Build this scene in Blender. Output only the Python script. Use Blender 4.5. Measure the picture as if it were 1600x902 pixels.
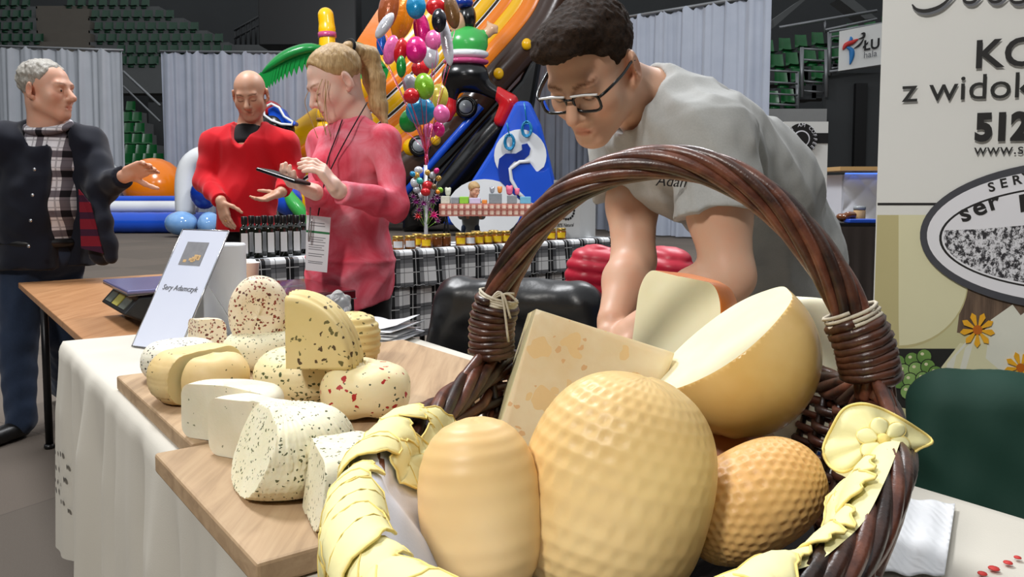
import bpy, bmesh, math, random
import numpy as np
from mathutils import Vector, Matrix, Euler
random.seed(7)
for o in list(bpy.data.objects): bpy.data.objects.remove(o)
SC = bpy.context.scene
COL = SC.collection
# ---------------------------------------------------------------- camera
F_PX, PITCH, PCX, PCY, CAM_H = 1250.0, math.radians(4), 800.0, 382.4, 1.16
cam_d = bpy.data.cameras.new('camera'); cam = bpy.data.objects.new('camera', cam_d); COL.objects.link(cam)
cam.location = (0, 0, CAM_H); cam.rotation_euler = (math.radians(90) - PITCH, 0, 0)
cam_d.sensor_fit = 'HORIZONTAL'; cam_d.sensor_width = 36.0; cam_d.lens = 36.0 * F_PX / 1600.0
cam_d.shift_x = 0.0; cam_d.shift_y = -(451.0 - PCY) / 1600.0
cam_d.clip_start = 0.05; cam_d.clip_end = 200
SC.camera = cam
# ---------------------------------------------------------------- light
w = bpy.data.worlds.new('hall_ambient'); SC.world = w; w.use_nodes = True
w.node_tree.nodes['Background'].inputs[0].default_value = (0.92, 0.96, 1.0, 1)
w.node_tree.nodes['Background'].inputs[1].default_value = 0.50
def area(name, loc, target, size, power, col=(1, 1, 1)):
    d = bpy.data.lights.new(name, 'AREA'); d.shape = 'DISK'; d.size = size; d.energy = power; d.color = col
    o = bpy.data.objects.new(name, d); COL.objects.link(o); o.location = loc
    o.rotation_euler = (Vector(target) - Vector(loc)).to_track_quat('-Z', 'Y').to_euler()
    return o
area('stall_floodlight', (-2.3, -2.4, 4.6), (0.2, 1.2, 0.9), 0.7, 125, (1.0, 0.97, 0.92))
area('hall_lamp', (-3.0, 4.5, 8.0), (-1.5, 4.0, 0.0), 2.0, 420, (0.97, 0.98, 1.0))
area('hall_lamp', (3.0, 9.0, 9.0), (0.5, 12.0, 0.0), 2.5, 500, (0.97, 0.98, 1.0))
area('hall_lamp', (-6.0, 15.0, 9.0), (-6.0, 21.0, 1.5), 2.5, 420, (0.97, 0.98, 1.0))
SC.view_settings.view_transform = 'Standard'; SC.view_settings.look = 'None'
SC.view_settings.gamma = 1.0; SC.view_settings.use_curve_mapping = False
SC.view_settings.exposure = 0.52
# ---------------------------------------------------------------- geometry of the view (used to take measurements)
def ray(px, py):
    a = (px - PCX) / F_PX; b = -(py - PCY) / F_PX
    return np.array([a, math.cos(PITCH) + b * math.sin(PITCH), b * math.cos(PITCH) - math.sin(PITCH)])
def G(px, py, z):
    r = ray(px, py); t = (z - CAM_H) / r[2]; return np.array([0, 0, CAM_H]) + t * r
def P(px, py, Y):
    r = ray(px, py); return np.array([0, 0, CAM_H]) + r * (Y / r[1])
def PX(Y): return Y / F_PX            # metres per pixel at depth Y
# ---------------------------------------------------------------- object helpers
def tag(o, label=None, cat=None, group=None, kind=None):
    if label: o['label'] = label
    if cat: o['category'] = cat
    if group: o['group'] = group
    if kind: o['kind'] = kind
    return o
def empty(name, loc=(0, 0, 0), label=None, cat=None, group=None):
    o = bpy.data.objects.new(name, None); COL.objects.link(o); o.location = loc; o.empty_display_size = .05
    bpy.context.view_layer.update()
    return tag(o, label, cat, group)
def link(name, me, mats=None, parent=None, smooth=True):
    """world-space mesh data -> object, kept in place under its parent"""
    o = bpy.data.objects.new(name, me); COL.objects.link(o)
    if mats is not None:
        for m in (mats if isinstance(mats, (list, tuple)) else [mats]): me.materials.append(M(m))
    if smooth and len(me.polygons): me.polygons.foreach_set('use_smooth', [True] * len(me.polygons))
    if parent is not None:
        o.parent = parent
        o.matrix_parent_inverse = parent.matrix_world.inverted() if parent.type == 'EMPTY' else Matrix.Identity(4)
    return o
def copy_tree(o, parent=None, loc=None, rot=None, scale=None):
    c = o.copy(); COL.objects.link(c)
    if parent is not None: c.parent = parent
    for ch in o.children: copy_tree(ch, c)
    if loc is not None: c.location = loc
    if rot is not None: c.rotation_euler = rot
    if scale is not None: c.scale = scale
    return c
class MB:
    def __init__(s): s.v = []; s.f = []; s.mi = []; s.m = 0
    def add(s, verts, faces, m=None):
        n = len(s.v); s.v.extend([tuple(map(float, p)) for p in verts]); s.f.extend([tuple(i + n for i in f) for f in faces])
        s.mi.extend([s.m if m is None else m] * len(faces)); return s
    def box(s, c, half, R=None, m=None):
        c = np.array(c, float); h = np.array(half, float); vs = []
        for k in range(8):
            p = np.array([(1 if k & 1 else -1), (1 if k & 2 else -1), (1 if k & 4 else -1)]) * h
            vs.append(c + (R @ p if R is not None else p))
        return s.add(vs, [(0, 2, 3, 1), (4, 5, 7, 6), (0, 1, 5, 4), (2, 6, 7, 3), (0, 4, 6, 2), (1, 3, 7, 5)], m)
    def tube(s, pts, r, n=8, closed=False, caps=True, m=None, flat=1.0):
        pts = np.array(pts, float); N = len(pts)
        r = np.full(N, r, float) if np.isscalar(r) else np.array(r, float)
        if closed: T = np.roll(pts, -1, 0) - np.roll(pts, 1, 0)
        else: T = np.gradient(pts, axis=0)
        T /= np.linalg.norm(T, axis=1)[:, None] + 1e-12
        up = np.array([0, 0, 1.0]) if abs(T[0][2]) < .9 else np.array([1.0, 0, 0])
        nrm = np.cross(T[0], up); nrm /= np.linalg.norm(nrm); vs = []
        for i in range(N):
            nrm = nrm - T[i] * np.dot(nrm, T[i]); nrm /= np.linalg.norm(nrm) + 1e-12; b = np.cross(T[i], nrm)
            for k in range(n):
                a = 2 * math.pi * k / n; vs.append(pts[i] + r[i] * (nrm * math.cos(a) + b * flat * math.sin(a)))
        fs = []
        for i in range(N if closed else N - 1):
            j = (i + 1) % N
            for k in range(n): fs.append((i * n + k, i * n + (k + 1) % n, j * n + (k + 1) % n, j * n + k))
        if caps and not closed: fs.append(tuple(range(n))[::-1]); fs.append(tuple((N - 1) * n + k for k in range(n)))
        return s.add(vs, fs, m)
    def lathe(s, prof, n=24, c=(0, 0, 0), R=None, m=None):
        vs = []; fs = []; c = np.array(c, float)
        for (r, z) in prof:
            for k in range(n):
                a = 2 * math.pi * k / n; p = np.array([r * math.cos(a), r * math.sin(a), z]); vs.append(c + (R @ p if R is not None else p))
        for i in range(len(prof) - 1):
            for k in range(n): fs.append((i * n + k, i * n + (k + 1) % n, (i + 1) * n + (k + 1) % n, (i + 1) * n + k))
        if prof[0][0] > 1e-6: fs.append(tuple(range(n))[::-1])
        if prof[-1][0] > 1e-6: fs.append(tuple((len(prof) - 1) * n + k for k in range(n)))
        return s.add(vs, fs, m)
    def grid(s, fn, nu, nv, m=None, closed_u=False):
        vs = [fn(i / (nu if closed_u else nu - 1), j / (nv - 1)) for j in range(nv) for i in range(nu)]; fs = []
        for j in range(nv - 1):
            for i in range(nu if closed_u else nu - 1):
                k = (i + 1) % nu; fs.append((j * nu + i, j * nu + k, (j + 1) * nu + k, (j + 1) * nu + i))
        return s.add(vs, fs, m)
    def prism(s, poly, origin, U, V, depth, m=None):
        """polygon (u,v) on plane origin+U*u+V*v, extruded by depth along U x V (backwards)"""
        o = np.array(origin, float); U = np.array(U, float); V = np.array(V, float); N = np.cross(U, V); N /= np.linalg.norm(N)
        n = len(poly); fr = [o + U * a + V * b for a, b in poly]; bk = [p - N * depth for p in fr]
        fs = [tuple(range(n)), tuple(range(n, 2 * n))[::-1]] + [(i, i + n, (i + 1) % n + n, (i + 1) % n) for i in range(n)]
        return s.add(fr + bk, fs, m)
    def mesh(s, name):
        me = bpy.data.meshes.new(name); me.from_pydata(s.v, [], s.f)
        me.polygons.foreach_set('material_index', s.mi); me.update(); return me
    def build(s, name, mats, parent=None, smooth=True, recalc=False):
        me = s.mesh(name); o = link(name, me, mats, parent, smooth)
        if recalc:
            bm = bmesh.new(); bm.from_mesh(me); bmesh.ops.recalc_face_normals(bm, faces=bm.faces); bm.to_mesh(me); bm.free()
        return o
def sharp(o, ang=35):
    me = o.data; me.polygons.foreach_set('use_smooth', [True] * len(me.polygons)); me.set_sharp_from_angle(angle=math.radians(ang)); return o
def bevel(o, w, seg=2, ang=30):
    b = o.modifiers.new('bevel', 'BEVEL'); b.width = w; b.segments = seg; b.limit_method = 'ANGLE'; b.angle_limit = math.radians(ang); return o
def rotz(a): c, s = math.cos(a), math.sin(a); return np.array([[c, -s, 0], [s, c, 0], [0, 0, 1.0]])
def rotx(a): c, s = math.cos(a), math.sin(a); return np.array([[1.0, 0, 0], [0, c, -s], [0, s, c]])
def roty(a): c, s = math.cos(a), math.sin(a); return np.array([[c, 0, s], [0, 1.0, 0], [-s, 0, c]])
def unit(v): v = np.array(v, float); return v / np.linalg.norm(v)
def frame(fwd, up=(0, 0, 1)):
    """columns: right, forward, up"""
    f = unit(fwd); r = unit(np.cross(f, up)); return np.array([r, f, np.cross(r, f)]).T
def frame_z(z): z = unit(z); x = unit(np.cross([0, 0, 1.0] if abs(z[2]) < .9 else [1.0, 0, 0], z)); return np.array([x, np.cross(z, x), z]).T
def smooth_path(pts, n, closed=False):
    pts = np.array(pts, float); N = len(pts); out = []
    for t in np.linspace(0, N if closed else N - 1, n, endpoint=not closed):
        i = int(min(math.floor(t), N - 1 if closed else N - 2)); u = t - i
        g = (lambda k: pts[k % N]) if closed else (lambda k: pts[min(max(k, 0), N - 1)])
        p0, p1, p2, p3 = g(i - 1), g(i), g(i + 1), g(i + 2)
        out.append(.5 * (2 * p1 + (p2 - p0) * u + (2 * p0 - 5 * p1 + 4 * p2 - p3) * u * u + (3 * p1 - p0 - 3 * p2 + p3) * u ** 3))
    return np.array(out)
def text_mesh(txt, size, bold=0.0, shear=0.0, extrude=.0004, spacing=1.0, align='LEFT', xs=1.0):
    cu = bpy.data.curves.new('lettering', 'FONT'); cu.body = txt; cu.size = size; cu.offset = bold; cu.shear = shear; cu.extrude = extrude
    cu.space_character = spacing; cu.align_x = align; cu.resolution_u = 4
    ob = bpy.data.objects.new('lettering', cu); COL.objects.link(ob); bpy.context.view_layer.update()
    me = bpy.data.meshes.new_from_object(ob.evaluated_get(bpy.context.evaluated_depsgraph_get()))
    bpy.data.objects.remove(ob); bpy.data.curves.remove(cu)
    if xs != 1.0: me.transform(Matrix.Diagonal((xs, 1, 1, 1)))
    return me
def put_text(txt, size, origin, U, V, mat, parent, name='lettering', **kw):
    """lettering lying on the plane with axes U (right) and V (up)"""
    me = text_mesh(txt, size, **kw); U = unit(U); V = unit(V); N = np.cross(U, V)
    T = Matrix([[U[0], V[0], N[0], origin[0]], [U[1], V[1], N[1], origin[1]], [U[2], V[2], N[2], origin[2]], [0, 0, 0, 1]])
    me.transform(T); me.name = name
    return link(name, me, mat, parent, smooth=False)
# ---------------------------------------------------------------- noise on arrays
def sn(Pt, freq, seed, n=7):
    rg = np.random.default_rng(seed); out = 0
    for k in range(n):
        d = rg.normal(size=3); d /= np.linalg.norm(d); out = out + np.sin((Pt[0] * d[0] + Pt[1] * d[1] + Pt[2] * d[2]) * freq * (0.7 + .6 * rg.random()) * 2 * math.pi + rg.random() * 6.28)
    return out / math.sqrt(n)
# ---------------------------------------------------------------- blended solids (smooth surfaces for bodies, clothes, inflatables)
class Blob:
    def __init__(s): s.pr = []
    def cap(s, a, b, ra, rb=None, k=.02, op='u'): s.pr.append(('cap', np.array(a, float), np.array(b, float), ra, ra if rb is None else rb, k, op)); return s
    def ell(s, c, r, R=None, k=.02, op='u'): s.pr.append(('ell', np.array(c, float), np.array(r, float) * np.ones(3), R, None, k, op)); return s
    def cyl(s, a, b, ra, rb=None, k=.01, op='u'): s.pr.append(('cyl', np.array(a, float), np.array(b, float), ra, ra if rb is None else rb, k, op)); return s
    def box(s, c, h, R=None, rnd=.01, k=.01, op='u'): s.pr.append(('box', np.array(c, float), np.array(h, float), R, rnd, k, op)); return s
    def chain(s, pts, rs, k=.02):
        for i in range(len(pts) - 1): s.cap(pts[i], pts[i + 1], rs[i], rs[i + 1], k)
        return s
    def plane(s, p, n, k=.004): s.pr.append(('pl', np.array(p, float), unit(n), 0, 0, k, 'i')); return s
    def bounds(s):
        lo = np.full(3, 1e9); hi = -lo
        for t, a, b, c, d, k, op in s.pr:
            if op != 'u': continue
            if t in ('cap', 'cyl'): m = max(c, d); l = np.minimum(a, b) - m; h = np.maximum(a, b) + m
            elif t == 'ell': m = b.max() if c is not None else b; l = a - m; h = a + m
            else: m = np.linalg.norm(b) if c is not None else b; l = a - m; h = a + m
            lo = np.minimum(lo, l); hi = np.maximum(hi, h)
        return lo - .012, hi + .012
    @staticmethod
    def dist(pr, X, Y, Z):
        t, a, b, c, d, k, op = pr
        if t == 'pl': return (X - a[0]) * b[0] + (Y - a[1]) * b[1] + (Z - a[2]) * b[2]
        if t in ('cap', 'cyl'):
            ab = b - a; L2 = ab @ ab + 1e-12; x, y, z = X - a[0], Y - a[1], Z - a[2]
            tt = (x * ab[0] + y * ab[1] + z * ab[2]) / L2; tc = np.clip(tt, 0, 1)
            if t == 'cap':
                return np.sqrt((x - tc * ab[0]) ** 2 + (y - tc * ab[1]) ** 2 + (z - tc * ab[2]) ** 2) - (c + (d - c) * tc)
            rad = np.sqrt((x - tt * ab[0]) ** 2 + (y - tt * ab[1]) ** 2 + (z - tt * ab[2]) ** 2) - (c + (d - c) * tc)
            return np.maximum(rad, (np.abs(tt - .5) - .5) * math.sqrt(L2))
        x, y, z = X - a[0], Y - a[1], Z - a[2]
        if c is not None: x, y, z = x * c[0, 0] + y * c[1, 0] + z * c[2, 0], x * c[0, 1] + y * c[1, 1] + z * c[2, 1], x * c[0, 2] + y * c[1, 2] + z * c[2, 2]
        if t == 'ell':
            k0 = np.sqrt((x / b[0]) ** 2 + (y / b[1]) ** 2 + (z / b[2]) ** 2); k1 = np.sqrt((x / b[0] ** 2) ** 2 + (y / b[1] ** 2) ** 2 + (z / b[2] ** 2) ** 2) + 1e-9
            return k0 * (k0 - 1) / k1
        qx, qy, qz = np.abs(x) - b[0] + d, np.abs(y) - b[1] + d, np.abs(z) - b[2] + d
        return np.sqrt(np.maximum(qx, 0) ** 2 + np.maximum(qy, 0) ** 2 + np.maximum(qz, 0) ** 2) + np.minimum(np.maximum(qx, np.maximum(qy, qz)), 0) - d
    def mesh(s, name, res, disp=None, col=None, lo=None, hi=None):
        b0, b1 = s.bounds(); lo = b0 if lo is None else np.maximum(b0, lo); hi = b1 if hi is None else np.minimum(b1, hi)
        ax = [np.arange(lo[i] - 2 * res, hi[i] + 3 * res, res, dtype=np.float32) for i in range(3)]
        D = np.full([len(q) for q in ax], .08, np.float32)
        for pr in s.pr:
            t, a, b, c, d, k, op = pr; m = k + .03
            if t == 'pl': sl = (slice(None),) * 3
            else:
                if t in ('cap', 'cyl'): mm = max(c, d); l = np.minimum(a, b) - mm; h = np.maximum(a, b) + mm
                elif t == 'ell': mm = b.max() if c is not None else b; l = a - mm; h = a + mm
                else: mm = np.linalg.norm(b) if c is not None else b; l = a - mm; h = a + mm
                sl = tuple(slice(int(max(0, np.searchsorted(ax[i], l[i] - m))), int(np.searchsorted(ax[i], h[i] + m))) for i in range(3))
                if any(q.stop <= q.start for q in sl): continue
            X = ax[0][sl[0]][:, None, None]; Y = ax[1][sl[1]][None, :, None]; Z = ax[2][sl[2]][None, None, :]
            v = Blob.dist(pr, X, Y, Z).astype(np.float32); o = D[sl]
            if op == 'u': hh = np.maximum(k - np.abs(o - v), 0) / k; D[sl] = np.minimum(o, v) - hh * hh * k * .25
            elif op == 's': v = -v; hh = np.maximum(k - np.abs(o - v), 0) / k; D[sl] = np.maximum(o, v) + hh * hh * k * .25
            else: hh = np.maximum(k - np.abs(o - v), 0) / k; D[sl] = np.maximum(o, v) + hh * hh * k * .25
        if disp is not None:
            near = np.argwhere(np.abs(D) < .045)
            pt = [ax[i][near[:, i]] for i in range(3)]
            D[near[:, 0], near[:, 1], near[:, 2]] += disp(pt).astype(np.float32)
        D[0] = D[-1] = .05; D[:, 0] = D[:, -1] = .05; D[:, :, 0] = D[:, :, -1] = .05
        v, f = nets(D, ax)
        me = bpy.data.meshes.new(name)
        me.vertices.add(len(v)); me.vertices.foreach_set('co', v.astype(np.float32).ravel())
        me.loops.add(len(f) * 4); me.polygons.add(len(f))
        me.loops.foreach_set('vertex_index', f.astype(np.int32).ravel()); me.polygons.foreach_set('loop_start', np.arange(len(f), dtype=np.int32) * 4)
        me.update(calc_edges=True)
        if col is not None:
            ca = me.color_attributes.new('tint', 'FLOAT_COLOR', 'POINT'); c = np.ones((len(v), 4), np.float32); c[:, :3] = col(v); ca.data.foreach_set('color', c.ravel())
        return me
def nets(D, ax):
    S = D < 0; nx, ny, nz = D.shape
    cs = np.zeros((nx - 1, ny - 1, nz - 1), np.uint8)
    for i in (0, 1):
        for j in (0, 1):
            for k in (0, 1): cs += S[i:nx - 1 + i, j:ny - 1 + j, k:nz - 1 + k]
    act = np.argwhere((cs > 0) & (cs < 8)); idx = np.full(cs.shape, -1, np.int32); idx[act[:, 0], act[:, 1], act[:, 2]] = np.arange(len(act))
    acc = np.zeros((len(act), 3)); cnt = np.zeros(len(act))
    cor = [(i, j, k) for i in (0, 1) for j in (0, 1) for k in (0, 1)]
    for p in range(8):
        for q in range(p + 1, 8):
            a, b = cor[p], cor[q]
            if sum(abs(a[i] - b[i]) for i in range(3)) != 1: continue
            da = D[act[:, 0] + a[0], act[:, 1] + a[1], act[:, 2] + a[2]]; db = D[act[:, 0] + b[0], act[:, 1] + b[1], act[:, 2] + b[2]]
            m = (da < 0) != (db < 0); t = np.where(m, da / (da - db + 1e-12), 0)
            for i in range(3): acc[:, i] += np.where(m, a[i] + t * (b[i] - a[i]), 0)
            cnt += m
    acc /= cnt[:, None]; V = np.zeros_like(acc)
    for i in range(3): st = ax[i][1] - ax[i][0]; V[:, i] = ax[i][act[:, i]] + acc[:, i] * st
    Fs = []
    for axis in range(3):
        sl0 = [slice(None)] * 3; sl1 = [slice(None)] * 3; sl0[axis] = slice(0, -1); sl1[axis] = slice(1, None)
        e = S[tuple(sl0)] != S[tuple(sl1)]; E = np.argwhere(e); o1, o2 = [(1, 2), (2, 0), (0, 1)][axis]
        ok = (E[:, o1] > 0) & (E[:, o2] > 0) & (E[:, o1] < D.shape[o1] - 1) & (E[:, o2] < D.shape[o2] - 1); E = E[ok]
        def cell(d1, d2): c = E.copy(); c[:, o1] -= d1; c[:, o2] -= d2; return idx[c[:, 0], c[:, 1], c[:, 2]]
        q = np.stack([cell(1, 1), cell(0, 1), cell(0, 0), cell(1, 0)], 1)
        fl = ~S[E[:, 0], E[:, 1], E[:, 2]]; q[fl] = q[fl][:, ::-1]; Fs.append(q)
    Fq = np.concatenate(Fs); return V, Fq[(Fq >= 0).all(1)]
# ---------------------------------------------------------------- materials (all procedural)
MATS = {}
def M(m):
    return MATS[m] if isinstance(m, str) else m
class NT:
    def __init__(s, name, rough=.5, spec=.5, metal=0.0, sss=0.0, trans=0.0, alpha=1.0, coat=0.0, emit=None):
        s.m = bpy.data.materials.new(name); s.m.use_nodes = True; MATS[name] = s.m; s.t = s.m.node_tree; s.n = s.t.nodes; s.b = s.n['Principled BSDF']
        I = s.b.inputs; I['Roughness'].default_value = rough; I['Specular IOR Level'].default_value = spec; I['Metallic'].default_value = metal
        I['Transmission Weight'].default_value = trans; I['Alpha'].default_value = alpha; I['Coat Weight'].default_value = coat
        if sss: I['Subsurface Weight'].default_value = sss; I['Subsurface Radius'].default_value = (.012, .006, .003); I['Subsurface Scale'].default_value = 1.0
        if emit: I['Emission Color'].default_value = (*emit[0], 1); I['Emission Strength'].default_value = emit[1]
        s.tc = s.n.new('ShaderNodeTexCoord')
    def L(s, a, b): s.t.links.new(a, b); return s
    def node(s, typ, **kw):
        n = s.n.new(typ)
        for k, v in kw.items():
            if hasattr(n, k): setattr(n, k, v)
            else: n.inputs[k.replace('_', ' ')].default_value = v
        return n
    def coord(s, scale=(1, 1, 1), rot=(0, 0, 0), which='Object', loc=(0, 0, 0)):
        mp = s.n.new('ShaderNodeMapping'); mp.inputs['Scale'].default_value = scale; mp.inputs['Rotation'].default_value = rot; mp.inputs['Location'].default_value = loc
        s.L(s.tc.outputs[which], mp.inputs['Vector']); return mp.outputs[0]
    def noise(s, scale, detail=3, vec=None, rough=.55, dist=0.0):
        n = s.n.new('ShaderNodeTexNoise'); n.inputs['Scale'].default_value = scale; n.inputs['Detail'].default_value = detail; n.inputs['Roughness'].default_value = rough; n.inputs['Distortion'].default_value = dist
        s.L(vec if vec is not None else s.tc.outputs['Object'], n.inputs['Vector']); return n.outputs['Fac']
    def voro(s, scale, vec=None, out='Distance', rnd=1.0):
        n = s.n.new('ShaderNodeTexVoronoi'); n.inputs['Scale'].default_value = scale; n.inputs['Randomness'].default_value = rnd
        s.L(vec if vec is not None else s.tc.outputs['Object'], n.inputs['Vector']); return n.outputs[out]
    def ramp(s, fac, stops, interp='LINEAR'):
        r = s.n.new('ShaderNodeValToRGB'); e = r.color_ramp.elements; r.color_ramp.interpolation = interp
        while len(e) > 1: e.remove(e[-1])
        for i, (p, c) in enumerate(stops):
            q = e[0] if i == 0 else e.new(p); q.position = p; q.color = (*c, 1) if len(c) == 3 else c
        s.L(fac, r.inputs['Fac']); return r.outputs['Color']
    def mix(s, fac, a, b, mode='MIX'):
        n = s.n.new('ShaderNodeMix'); n.data_type = 'RGBA'; n.blend_type = mode
        for sock, v in ((n.inputs[0], fac), (n.inputs[6], a), (n.inputs[7], b)):
            if hasattr(v, 'links') or isinstance(v, bpy.types.NodeSocket): s.L(v, sock)
            elif isinstance(v, (int, float)): sock.default_value = v
            else: sock.default_value = (*v, 1)
        return n.outputs[2]
    def math(s, op, a, b=0.0, c=None):
        n = s.n.new('ShaderNodeMath'); n.operation = op
        for sock, v in zip(n.inputs, (a, b) if c is None else (a, b, c)):
            if isinstance(v, bpy.types.NodeSocket): s.L(v, sock)
            else: sock.default_value = v
        return n.outputs[0]
    def sep(s, vec): n = s.n.new('ShaderNodeSeparateXYZ'); s.L(vec, n.inputs[0]); return n.outputs
    def base(s, c):
        if isinstance(c, bpy.types.NodeSocket): s.L(c, s.b.inputs['Base Color'])
        else: s.b.inputs['Base Color'].default_value = (*c, 1)
        return s
    def bump(s, h, strength=.3, dist=.002):
        n = s.n.new('ShaderNodeBump'); n.inputs['Strength'].default_value = strength; n.inputs['Distance'].default_value = dist; s.L(h, n.inputs['Height'])
        s.L(n.outputs[0], s.b.inputs['Normal']); return s
def srgb(r, g, b): return tuple(((c / 255) / 12.92 if c / 255 <= .04045 else ((c / 255 + .055) / 1.055) ** 2.4) for c in (r, g, b))
def plain(name, rgb, rough=.5, var=.08, scale=8, bump=.0, bscale=60, bdist=.002, **kw):
    m = NT(name, rough, **kw); c = srgb(*rgb)
    if var: m.base(m.mix(m.noise(scale, 4), tuple(max(0, q * (1 - var)) for q in c), tuple(min(1, q * (1 + var)) for q in c)))
    else: m.base(c)
    if bump: m.bump(m.noise(bscale, 4), bump, bdist)
    return m
def inflat(name, rgb, rough=.22): return plain(name, rgb, rough, .06, 1.5, .12, 3, .03, spec=.6)
# setting
m = NT('carpet', .95, spec=.1); big = m.noise(.9, 2); fine = m.noise(240, 2)
br = m.node('ShaderNodeTexBrick', Scale=1.0); br.inputs['Color1'].default_value = (*srgb(108, 99, 91), 1); br.inputs['Color2'].default_value = (*srgb(98, 91, 84), 1); br.inputs['Mortar'].default_value = (*srgb(90, 83, 77), 1)
br.inputs['Mortar Size'].default_value = .004; br.inputs['Brick Width'].default_value = 1.0; br.inputs['Row Height'].default_value = 1.0; br.offset = 0
m.L(m.coord((1, 1, 1), (0, 0, .55)), br.inputs['Vector']); m.base(m.mix(m.math('MULTIPLY', fine, .35), br.outputs['Color'], srgb(76, 70, 64))).bump(fine, .4, .003)
plain('concrete', (92, 94, 94), .9, .12, 1.2, .2, 30); plain('dark_wall', (58, 60, 61), .9, .12, .8); plain('step_concrete', (98, 92, 84), .9, .12, 2)
plain('pale_wall', (150, 150, 148), .9, .06); plain('rail_metal', (130, 132, 134), .4, .05, metal=.6); plain('dark_rail', (46, 47, 48), .5, .05, metal=.4)
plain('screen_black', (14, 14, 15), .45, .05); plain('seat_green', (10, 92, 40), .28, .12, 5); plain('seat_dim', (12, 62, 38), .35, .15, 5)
m = NT('curtain', .55, spec=.4); v = m.noise(2.0, 3); m.base(m.mix(v, srgb(150, 157, 172), srgb(172, 178, 190))).bump(m.noise(140, 2), .05, .002); m.b.inputs['Sheen Weight'].default_value = .3
m = NT('curtain_white', .6, spec=.35); v = m.noise(2.0, 3); m.base(m.mix(v, srgb(170, 175, 182), srgb(188, 192, 198)))
# inflatables
for nm, c in dict(inf_yellow=(243, 186, 10), inf_orange=(238, 128, 14), inf_white=(232, 234, 236), inf_blue=(28, 84, 206), inf_navy=(14, 52, 150), inf_brown=(62, 42, 32), inf_black=(14, 14, 15), inf_green=(22, 128, 56),
                  inf_lime=(66, 176, 82), inf_red=(196, 26, 34), inf_pink=(190, 72, 122), inf_skin=(222, 178, 142), inf_grey=(150, 156, 160), inf_tan=(150, 104, 60)).items(): inflat(nm, c)
m = NT('inf_clear', .1, trans=.0, spec=.6); m.base(m.mix(m.noise(6, 3), srgb(96, 150, 214), srgb(150, 190, 232)))
plain('ball_orange', (240, 128, 18), .18, .04, spec=.6); plain('ball_clear', (176, 182, 186), .12, .05, spec=.6)
for nm, c in dict(foil_pink=(226, 30, 128), foil_rose=(238, 110, 172), foil_orange=(240, 140, 26), foil_copper=(176, 92, 50), foil_white=(214, 214, 220), foil_blue=(24, 92, 190), foil_cyan=(30, 140, 190), foil_green=(30, 134, 52), foil_lime=(130, 186, 44),
                  foil_yellow=(226, 208, 84), foil_red=(206, 30, 38), foil_black=(26, 26, 34), foil_purple=(128, 24, 110), foil_brown=(112, 78, 42), foil_gold=(196, 150, 60), foil_teal=(70, 176, 160), foil_silver=(176, 178, 184)).items():
    plain(nm, c, .2, .1, 14, .25, 18, .02, metal=.25, spec=.7, coat=.5)
# stall furniture and textiles
m = NT('linen', .9, spec=.15); th = m.noise(420, 2); m.base(m.mix(m.noise(3, 3), srgb(198, 193, 181), srgb(212, 207, 196))).bump(th, .25, .001)
m = NT('board_wood', .55, spec=.35); g = m.noise(1.0, 6, m.coord((40, 3, 40), (0, 0, .63)), .6, .6); m.base(m.ramp(g, [(.25, srgb(148, 121, 92)), (.5, srgb(178, 149, 116)), (.75, srgb(194, 167, 133))])).bump(g, .15, .001)
m = NT('table_wood', .4, spec=.4); g = m.noise(1.0, 5, m.coord((30, 3, 30), (0, 0, .63)), .6, .8); m.base(m.ramp(g, [(.3, srgb(160, 112, 72)), (.7, srgb(186, 138, 96))]))
plain('steel_dark', (40, 40, 42), .35, .05, metal=.7); plain('chrome', (190, 190, 192), .18, .03, metal=.9); plain('black_plastic', (22, 22, 23), .35, .08); plain('grey_plastic', (96, 97, 100), .4, .06)
def plaid(name, wht, grey, blk, sx, which='UV'):
    m = NT(name, .85, spec=.15); o = m.sep(m.coord((sx, sx, sx), which=which))
    def st(x, dark):
        f = m.math('FRACT', x); r = m.sep(m.ramp(f, [(0, (dark,) * 3), (.28, (.5,) * 3), (.46, (1, 1, 1))], 'CONSTANT'))[0]
        fine = m.math('LESS_THAN', m.math('ABSOLUTE', m.math('SUBTRACT', m.math('FRACT', m.math('MULTIPLY', x, 2.0)), .26)), .03); return r, fine
    a, fa = st(o[0], .05); b, fb = st(o[1], .38); v = m.math('MULTIPLY', a, b); ln = m.math('MAXIMUM', fa, fb)
    c = m.ramp(v, [(0, blk), (.35, grey), (1, wht)]); c2 = m.mix(m.math('MULTIPLY', ln, .65), c, m.mix(m.math('LESS_THAN', v, .3), blk, wht)); m.base(c2).bump(m.noise(300, 2), .1, .001); return m
plaid('plaid_cloth', srgb(226, 228, 230), srgb(98, 100, 104), srgb(18, 18, 20), 1.0)
plaid('gingham', srgb(222, 196, 176), srgb(176, 112, 98), srgb(140, 62, 56), 1.0)
m = NT('paper', .7, spec=.2); m.base(srgb(236, 238, 242)); m = NT('paper_blue', .35, spec=.4); m.base(m.mix(m.noise(5, 2), srgb(206, 212, 232), srgb(222, 226, 240)))
m = NT('tissue', .9, spec=.1); wv = m.node('ShaderNodeTexWave', Scale=30.0, Distortion=6.0); m.L(m.coord((1, 1, 1)), wv.inputs['Vector']); m.base(srgb(240, 241, 243)).bump(wv.outputs['Fac'], .35, .002)
m = NT('clear_plastic', .12, spec=.6, trans=.85); m.base((.95, .96, .98)); m.b.inputs['IOR'].default_value = 1.15
m = NT('glass_clear', .05, spec=.5, trans=1.0); m.base((.98, .98, .98)); m.b.inputs['IOR'].default_value = 1.1
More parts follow.
